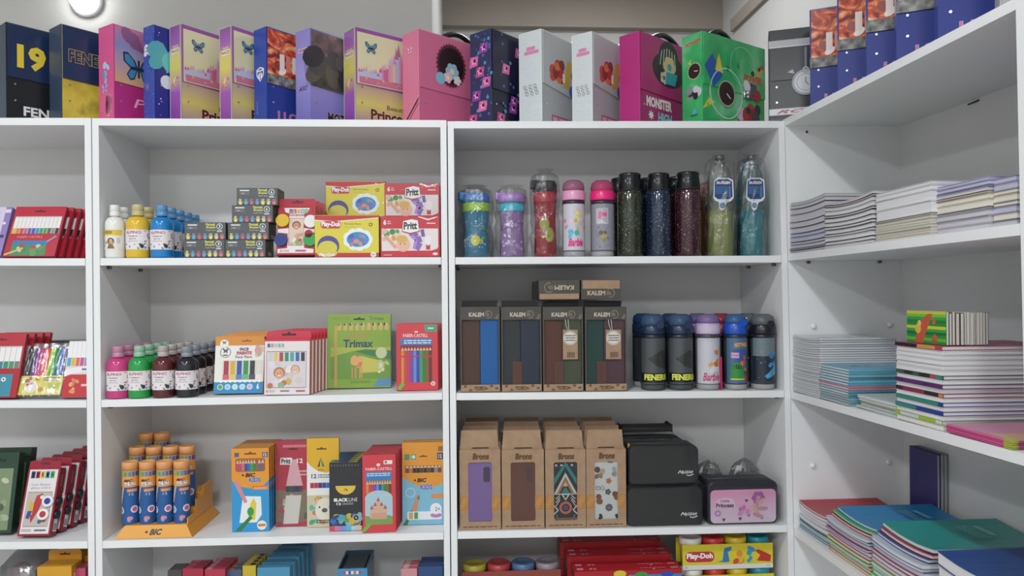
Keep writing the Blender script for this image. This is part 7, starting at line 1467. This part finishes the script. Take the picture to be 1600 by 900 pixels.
# middle shelf
def toppic(cols):
    def f(D, W, t):
        def h(g):
            a = Art(g, (0, W/2, t), (0, -1, 0), (1, 0, 0), W, D); a.blobs(7, cols, 0.05, 0.12, (0.2, 0.2, 0.8, 0.8), 4)
        return h
    return f
stack(1236, 1278, 530, 2, 0.22, [('#ced2d4' if k % 2 else '#b8bcc2', 0.8) for k in range(26)], 'pale grey exercise book, %s, in the tall far pile, middle corner shelf', seed=7, group='exercise books in the far middle pile', name='exercise_book', cat='exercise book', sag=0.004, art_top=toppic(['#8a8e90', '#a89a94', '#7a8084']), jitter=0.004)
TEAL = ['#5a9ab4', '#6aa8c0', '#4a88a4', '#78a8b0', '#8ab0b8']
stack(1279, 1326, 577, 2, 0.235, [('#8aa8a8', 0.8, PGREY, 'side'), ('#6a98a0', 0.7, PGREY, 'side'), ('#7aa4ac', 0.8, PGREY, 'side'), ('#4a8098', 0.7, None, 'side'), ('#6a9ca8', 0.8, None, 'side'), ('#5a8ca4', 0.7, None, 'side'), ('#c88a98', 0.7, None, 'side'), ('#b87a90', 0.5, None, 'side')]+[(TEAL[k % 4], 0.8, None, 'side') for k in range(6)],
      'bluish exercise book, %s, in the low pile beside the tall grey pile', seed=8, group='blue exercise books on the middle shelf', name='exercise_book', cat='exercise book', art_top=toppic(['#a8b8c0', '#c8a8a0', '#6a7a84', '#d0d0cc']), jitter=0.004)
for i, b in enumerate(stack(1330, 1394, 640, 2, 0.19, [('#b8c4c0', 1), ('#a8b8b4', 1), ('#c8b8a4', 1), ('#b4bcb8', 1), ('#c0ccc8', 1.2)], 'thin pale booklet, %s, in the small fanned pile, middle corner shelf', seed=9, group='fanned booklets on the middle shelf', name='booklet', cat='booklet', total=0.032, jitter=0.02)): pass
SPN = ['#d8d0c0', '#9ab83a', '#d8d8dc', '#2a3a8a', '#d0d0d6', '#28489a', '#dcdce0', '#8a2c4a', '#e0e0e4', '#5a2c6a', '#d8d8dc', '#2c3a34', '#e4e4e6', '#d0d0d4', '#dcdce0', '#e2e2e4', '#d8d8da', '#a83a58']
def spinebits(D, W, t, seed, cols):
    def h(g):
        a = Art(g, (-0.0005, W/2, 0), (0, -1, 0), (0, 0, 1), W, t); q = random.Random(seed); x = 0.0
        while x < 0.98: w_ = q.uniform(0.1, 0.3); a.rect(x, 0.1, min(1, x+w_), 0.9, q.choice(cols)); a.l -= 1; x += w_
    return h
zs = None
big = []
def bigstack():
    cols = {1: ['#9ab83a', '#c8ccd0', '#a8b4b0'], 3: ['#2a3a8a', '#26408a', '#2f8a7a'], 5: ['#2f3a8a', '#283a7a', '#2f8a68'], 7: ['#8a2c4a', '#26262c', '#b83a5a', '#c8883a'], 9: ['#5a2c6a', '#4a2458', '#7ab03a'], 11: ['#2f8a78', '#2a2a30', '#b84858', '#3a5a48'], 17: ['#b83a58', '#262028', '#c8984a']}
    n = len(SPN)
    def t_of(i): return 1.0
    out = stack(1398, 1473, 541, 2, 0.26, [(c, 1.0+0.3*(i in (0, 12, 14)), None, 'front' if i in cols else 'back') for i, c in enumerate(SPN)], 'thick workbook, %s, in the bright-spined pile of the middle corner shelf', seed=10, group='bright-spined workbooks on the middle shelf', name='workbook', cat='workbook', back=0.004)
    for i, b in enumerate(out):
        if i in cols:
            cv = [c for c in b.children if c.name.startswith('cover')][0]; zz = [v.co.z for v in cv.data.vertices]; yy = [v.co.y for v in cv.data.vertices]
            g = G(); spinebits(0.26, max(yy)-min(yy), max(zz), i, cols[i])(g); g.obj('spine_print', b)
    return out
big = bigstack()
pinkart = lambda D, W, t: (lambda g: (lambda a: (a.rect(0.02, 0.02, 0.62, 0.98, '#c88aa4'), a.rect(0.62, 0.02, 0.98, 0.98, '#c8a080'), a.rect(0.86, 0.0, 1.0, 0.06, '#a8b83a')))(Art(g, (0, W/2, t), (0, -1, 0), (1, 0, 0), W, D)))
pk = stack(1477, 1582, 672, 2, 0.24, [('#c04a80', 1.0, PGREY, 'front'), ('#c8588a', 1.0, PGREY, 'front'), ('#b8447a', 1.0, PGREY, 'front'), ('#cc6a94', 1.0, PGREY, 'front')], 'pink booklet at the near end of the middle corner shelf, %s', seed=12, group='pink booklets on the middle shelf', name='booklet', cat='booklet', total=0.016, back=0.003, jitter=0.003, art_top=pinkart)
for b in pk:
    cv = [c for c in b.children if c.name.startswith('cover')][0]; W_ = max(v.co.y for v in cv.data.vertices)
    g = G(); g.box(-0.0008, 0.012, -W_-0.0003, -W_+0.02, 0.0, max(v.co.z for v in cv.data.vertices)-0.0003, pm('#9fb03a', 0.4)); o = g.obj('lime_corner', b); o['label'] = 'lime green corner of the spine'
# standing booklets on top of the bright pile
top = big[-1]; zt = max((top.matrix_basis @ Vector(c)).z for ch in top.children for c in ch.bound_box)+0.0010
X0 = top.location.x+0.012
ya = atx(1418, 510, X0).y; yb = atx(1479, 510, X0).y
hgt = atx(1479, 487, X0).z-zt; Wd = ya-yb
def green_art(g):
    a = Art(g, (-0.0003, Wd/2, 0), (0, -1, 0), (0, 0, 1), Wd, hgt)
    for k, c in enumerate(['#2f8a3a', '#6ab03a', '#2f8a3a', '#1f6a38', '#3a9a48', '#c8c83a', '#2f8a3a', '#1f7a38', '#3a9a48', '#7ab83a', '#c8c050']): a.rect(0, k/11, 1, (k+1)/11, c); a.l -= 1
    a.l += 1; a.poly([(0.2, 0.0), (0.42, 0.0), (0.52, 0.4), (0.68, 0.92), (0.56, 0.92), (0.34, 0.66), (0.28, 0.3)], '#c05a40'); a.ell(0.30, 0.45, 0.08, '#d8b04a', n=10); a.blobs(5, ['#c85a40', '#b84a38'], 0.03, 0.05, (0.62, 0.1, 0.76, 0.9), 5); a.ell(0.34, 0.62, 0.05, '#d8c070', n=10)
x = X0
for k in range(13):
    tk = 0.0062 if k not in (3, 4) else 0.008; R = random.Random(k)
    c = ['#3a8a40', '#5a4044', '#8a7a70', '#6a4a40', '#3a3436', '#b8b0a4', '#a8a498', '#b4b0a8', '#9c988e', '#b0aca4', '#a8a49c', '#8a8680', '#4a4644'][k]
    hh = hgt*R.uniform(0.94, 1.0) if k else hgt
    t = thing('booklet', 'green striped booklet facing out, first of the upright row' if k == 0 else 'thin upright booklet, %s behind the green striped one on the bright-spined pile' % ORD[k-1], 'booklet', (x, (ya+yb)/2+R.uniform(-0.002, 0.002), zt), 0, 'upright booklets on the bright-spined pile')
    g = G(); e = 0.0006
    g.box(0, e, -Wd/2, Wd/2, 0, hh, c); g.box(tk-e, tk, -Wd/2, Wd/2, 0, hh, c); g.box(0, tk, Wd/2-e, Wd/2, 0, hh, c)
    if k == 0: green_art(g)
    g.obj('cover', t)
    g = G(); g.box(e, tk-e, -Wd/2+0.001, Wd/2-e, 0.001, hh-0.001, PAPERV); g.obj('pages', t)
    x += tk+0.0005
# lower shelf
def pastel(*c): return [(q, 1.0) for q in c]
stack(1242, 1287, 808, 3, 0.24, [('#c8ccd0', 1), ('#3a8a94', 1), ('#d0d0d6', 1.1), ('#4a9a9c', 1), ('#2c2f38', 0.9), ('#c8c6ce', 1.6), ('#d4d0d8', 1.6), ('#bcb8c4', 1.5), ('#d0ccd4', 1.4), ('#a81f2c', 1.2)], 'school notebook, %s, in the red-topped pile of the lower corner shelf', seed=21, group='notebooks in the red-topped pile', sag=0.006, back=0.012, jitter=0.006)
blue = stack(1290, 1356, 834, 3, 0.27, [('#e08a3a', 1), ('#58c078', 1), ('#e0803c', 0.9), ('#5aa888', 1), ('#c8b83a', 1), ('#a82a8a', 1.1), ('#c8c4d0', 1.2), ('#8a3a78', 0.9), ('#b8b8cc', 1.1), ('#4a6a8a', 1), ('#c0c0cc', 1.1), ('#a82432', 1), ('#3aa868', 0.9), ('#2a86bc', 1.1)], 'school notebook, %s, in the blue-topped pile of the lower corner shelf', seed=22, group='notebooks in the blue-topped pile', sag=0.008, back=0.008, jitter=0.008,
      art_top=lambda D, W, t: (lambda g: (lambda a: (a.lines_of_text(0.28, 0.62, 0.62, 0.72, 1, '#8ac4e0'), a.lines_of_text(0.25, 0.5, 0.7, 0.6, 3, '#6ab0d4')))(Art(g, (0, W/2, t+0.009), (0, -1, 0), (1, 0, 0), W, D))))
teal = stack(1359, 1440, 866, 3, 0.29, [('#3cb85a', 1.1), ('#48c870', 1.0), ('#8ac8a0', 1), ('#7ab890', 1), ('#58b888', 1), ('#e0704a', 0.9), ('#8a9ab8', 1), ('#a8385a', 0.9), ('#b8bccc', 1.1), ('#4a6aa8', 0.9), ('#b8c0d0', 1.1), ('#2f4a88', 0.9), ('#a81f2e', 1), ('#22948e', 1.1)], 'school notebook, %s, in the teal-topped pile of the lower corner shelf', seed=23, group='notebooks in the teal-topped pile', sag=0.008, back=0.006, jitter=0.008,
      art_top=lambda D, W, t: (lambda g: (lambda a: (a.lines_of_text(0.28, 0.62, 0.62, 0.72, 1, '#7ac4be'), a.lines_of_text(0.25, 0.5, 0.7, 0.6, 3, '#5ab4ae')))(Art(g, (0, W/2, t+0.009), (0, -1, 0), (1, 0, 0), W, D))))
navy = stack(1464, 1575, 905, 3, 0.29, [('#c8c4c8', 1.4), ('#d8d4d4', 1.5), ('#2a2c34', 0.9), ('#d0ccce', 1.6), ('#234a8a', 1.2)], 'notebook, %s, in the navy-topped pile at the lower right corner', seed=24, group='notebooks in the navy-topped pile', sag=0.008, back=0.006, jitter=0.004, total=atx(1466, 866, rx(0.75)+0.006).z-shelf_z('R', 3, -0.65)-0.009)
for pile in (blue, teal):
    for q, b in enumerate(pile[-3:]): b.location.x += (0.012, 0.020, 0.030)[q]
# navy folders standing against the back panel
Xf = XB-0.006-0.034; Yf0 = atx(1421, 697, Xf).y; Yf1 = atx(1464, 710, Xf).y
zf = max(shelf_z('R', 3, Yf0), shelf_z('R', 3, Yf1))+0.001; hf = atx(1421, 696, Xf).z-zf
for k, (c, lab) in enumerate((('#26266a', 'tall navy folder standing against the back of the lower corner shelf'), ('#8e9494', 'tall grey folder standing behind the navy one'), ('#9aa09e', 'tall grey folder, last against the back panel'))):
    t = thing('folder', lab, 'folder', (Xf+0.0105*k, (Yf0+Yf1)/2, zf), 0, None if k == 0 else 'tall grey folders')
    w_ = Yf0-Yf1; g = G(); g.box(0, 0.001, -w_/2, w_/2, 0, hf, pm(c, 0.4)); g.box(0.008, 0.009, -w_/2, w_/2, 0, hf, pm(c, 0.4)); g.box(0.001, 0.008, w_/2-0.001, w_/2, 0, hf, pm(c, 0.4)); g.obj('cover', t)
    g = G(); g.box(0.0015, 0.0075, -w_/2+0.002, w_/2-0.0015, 0.001, hf-0.003, PAPERV); g.obj('pages', t)
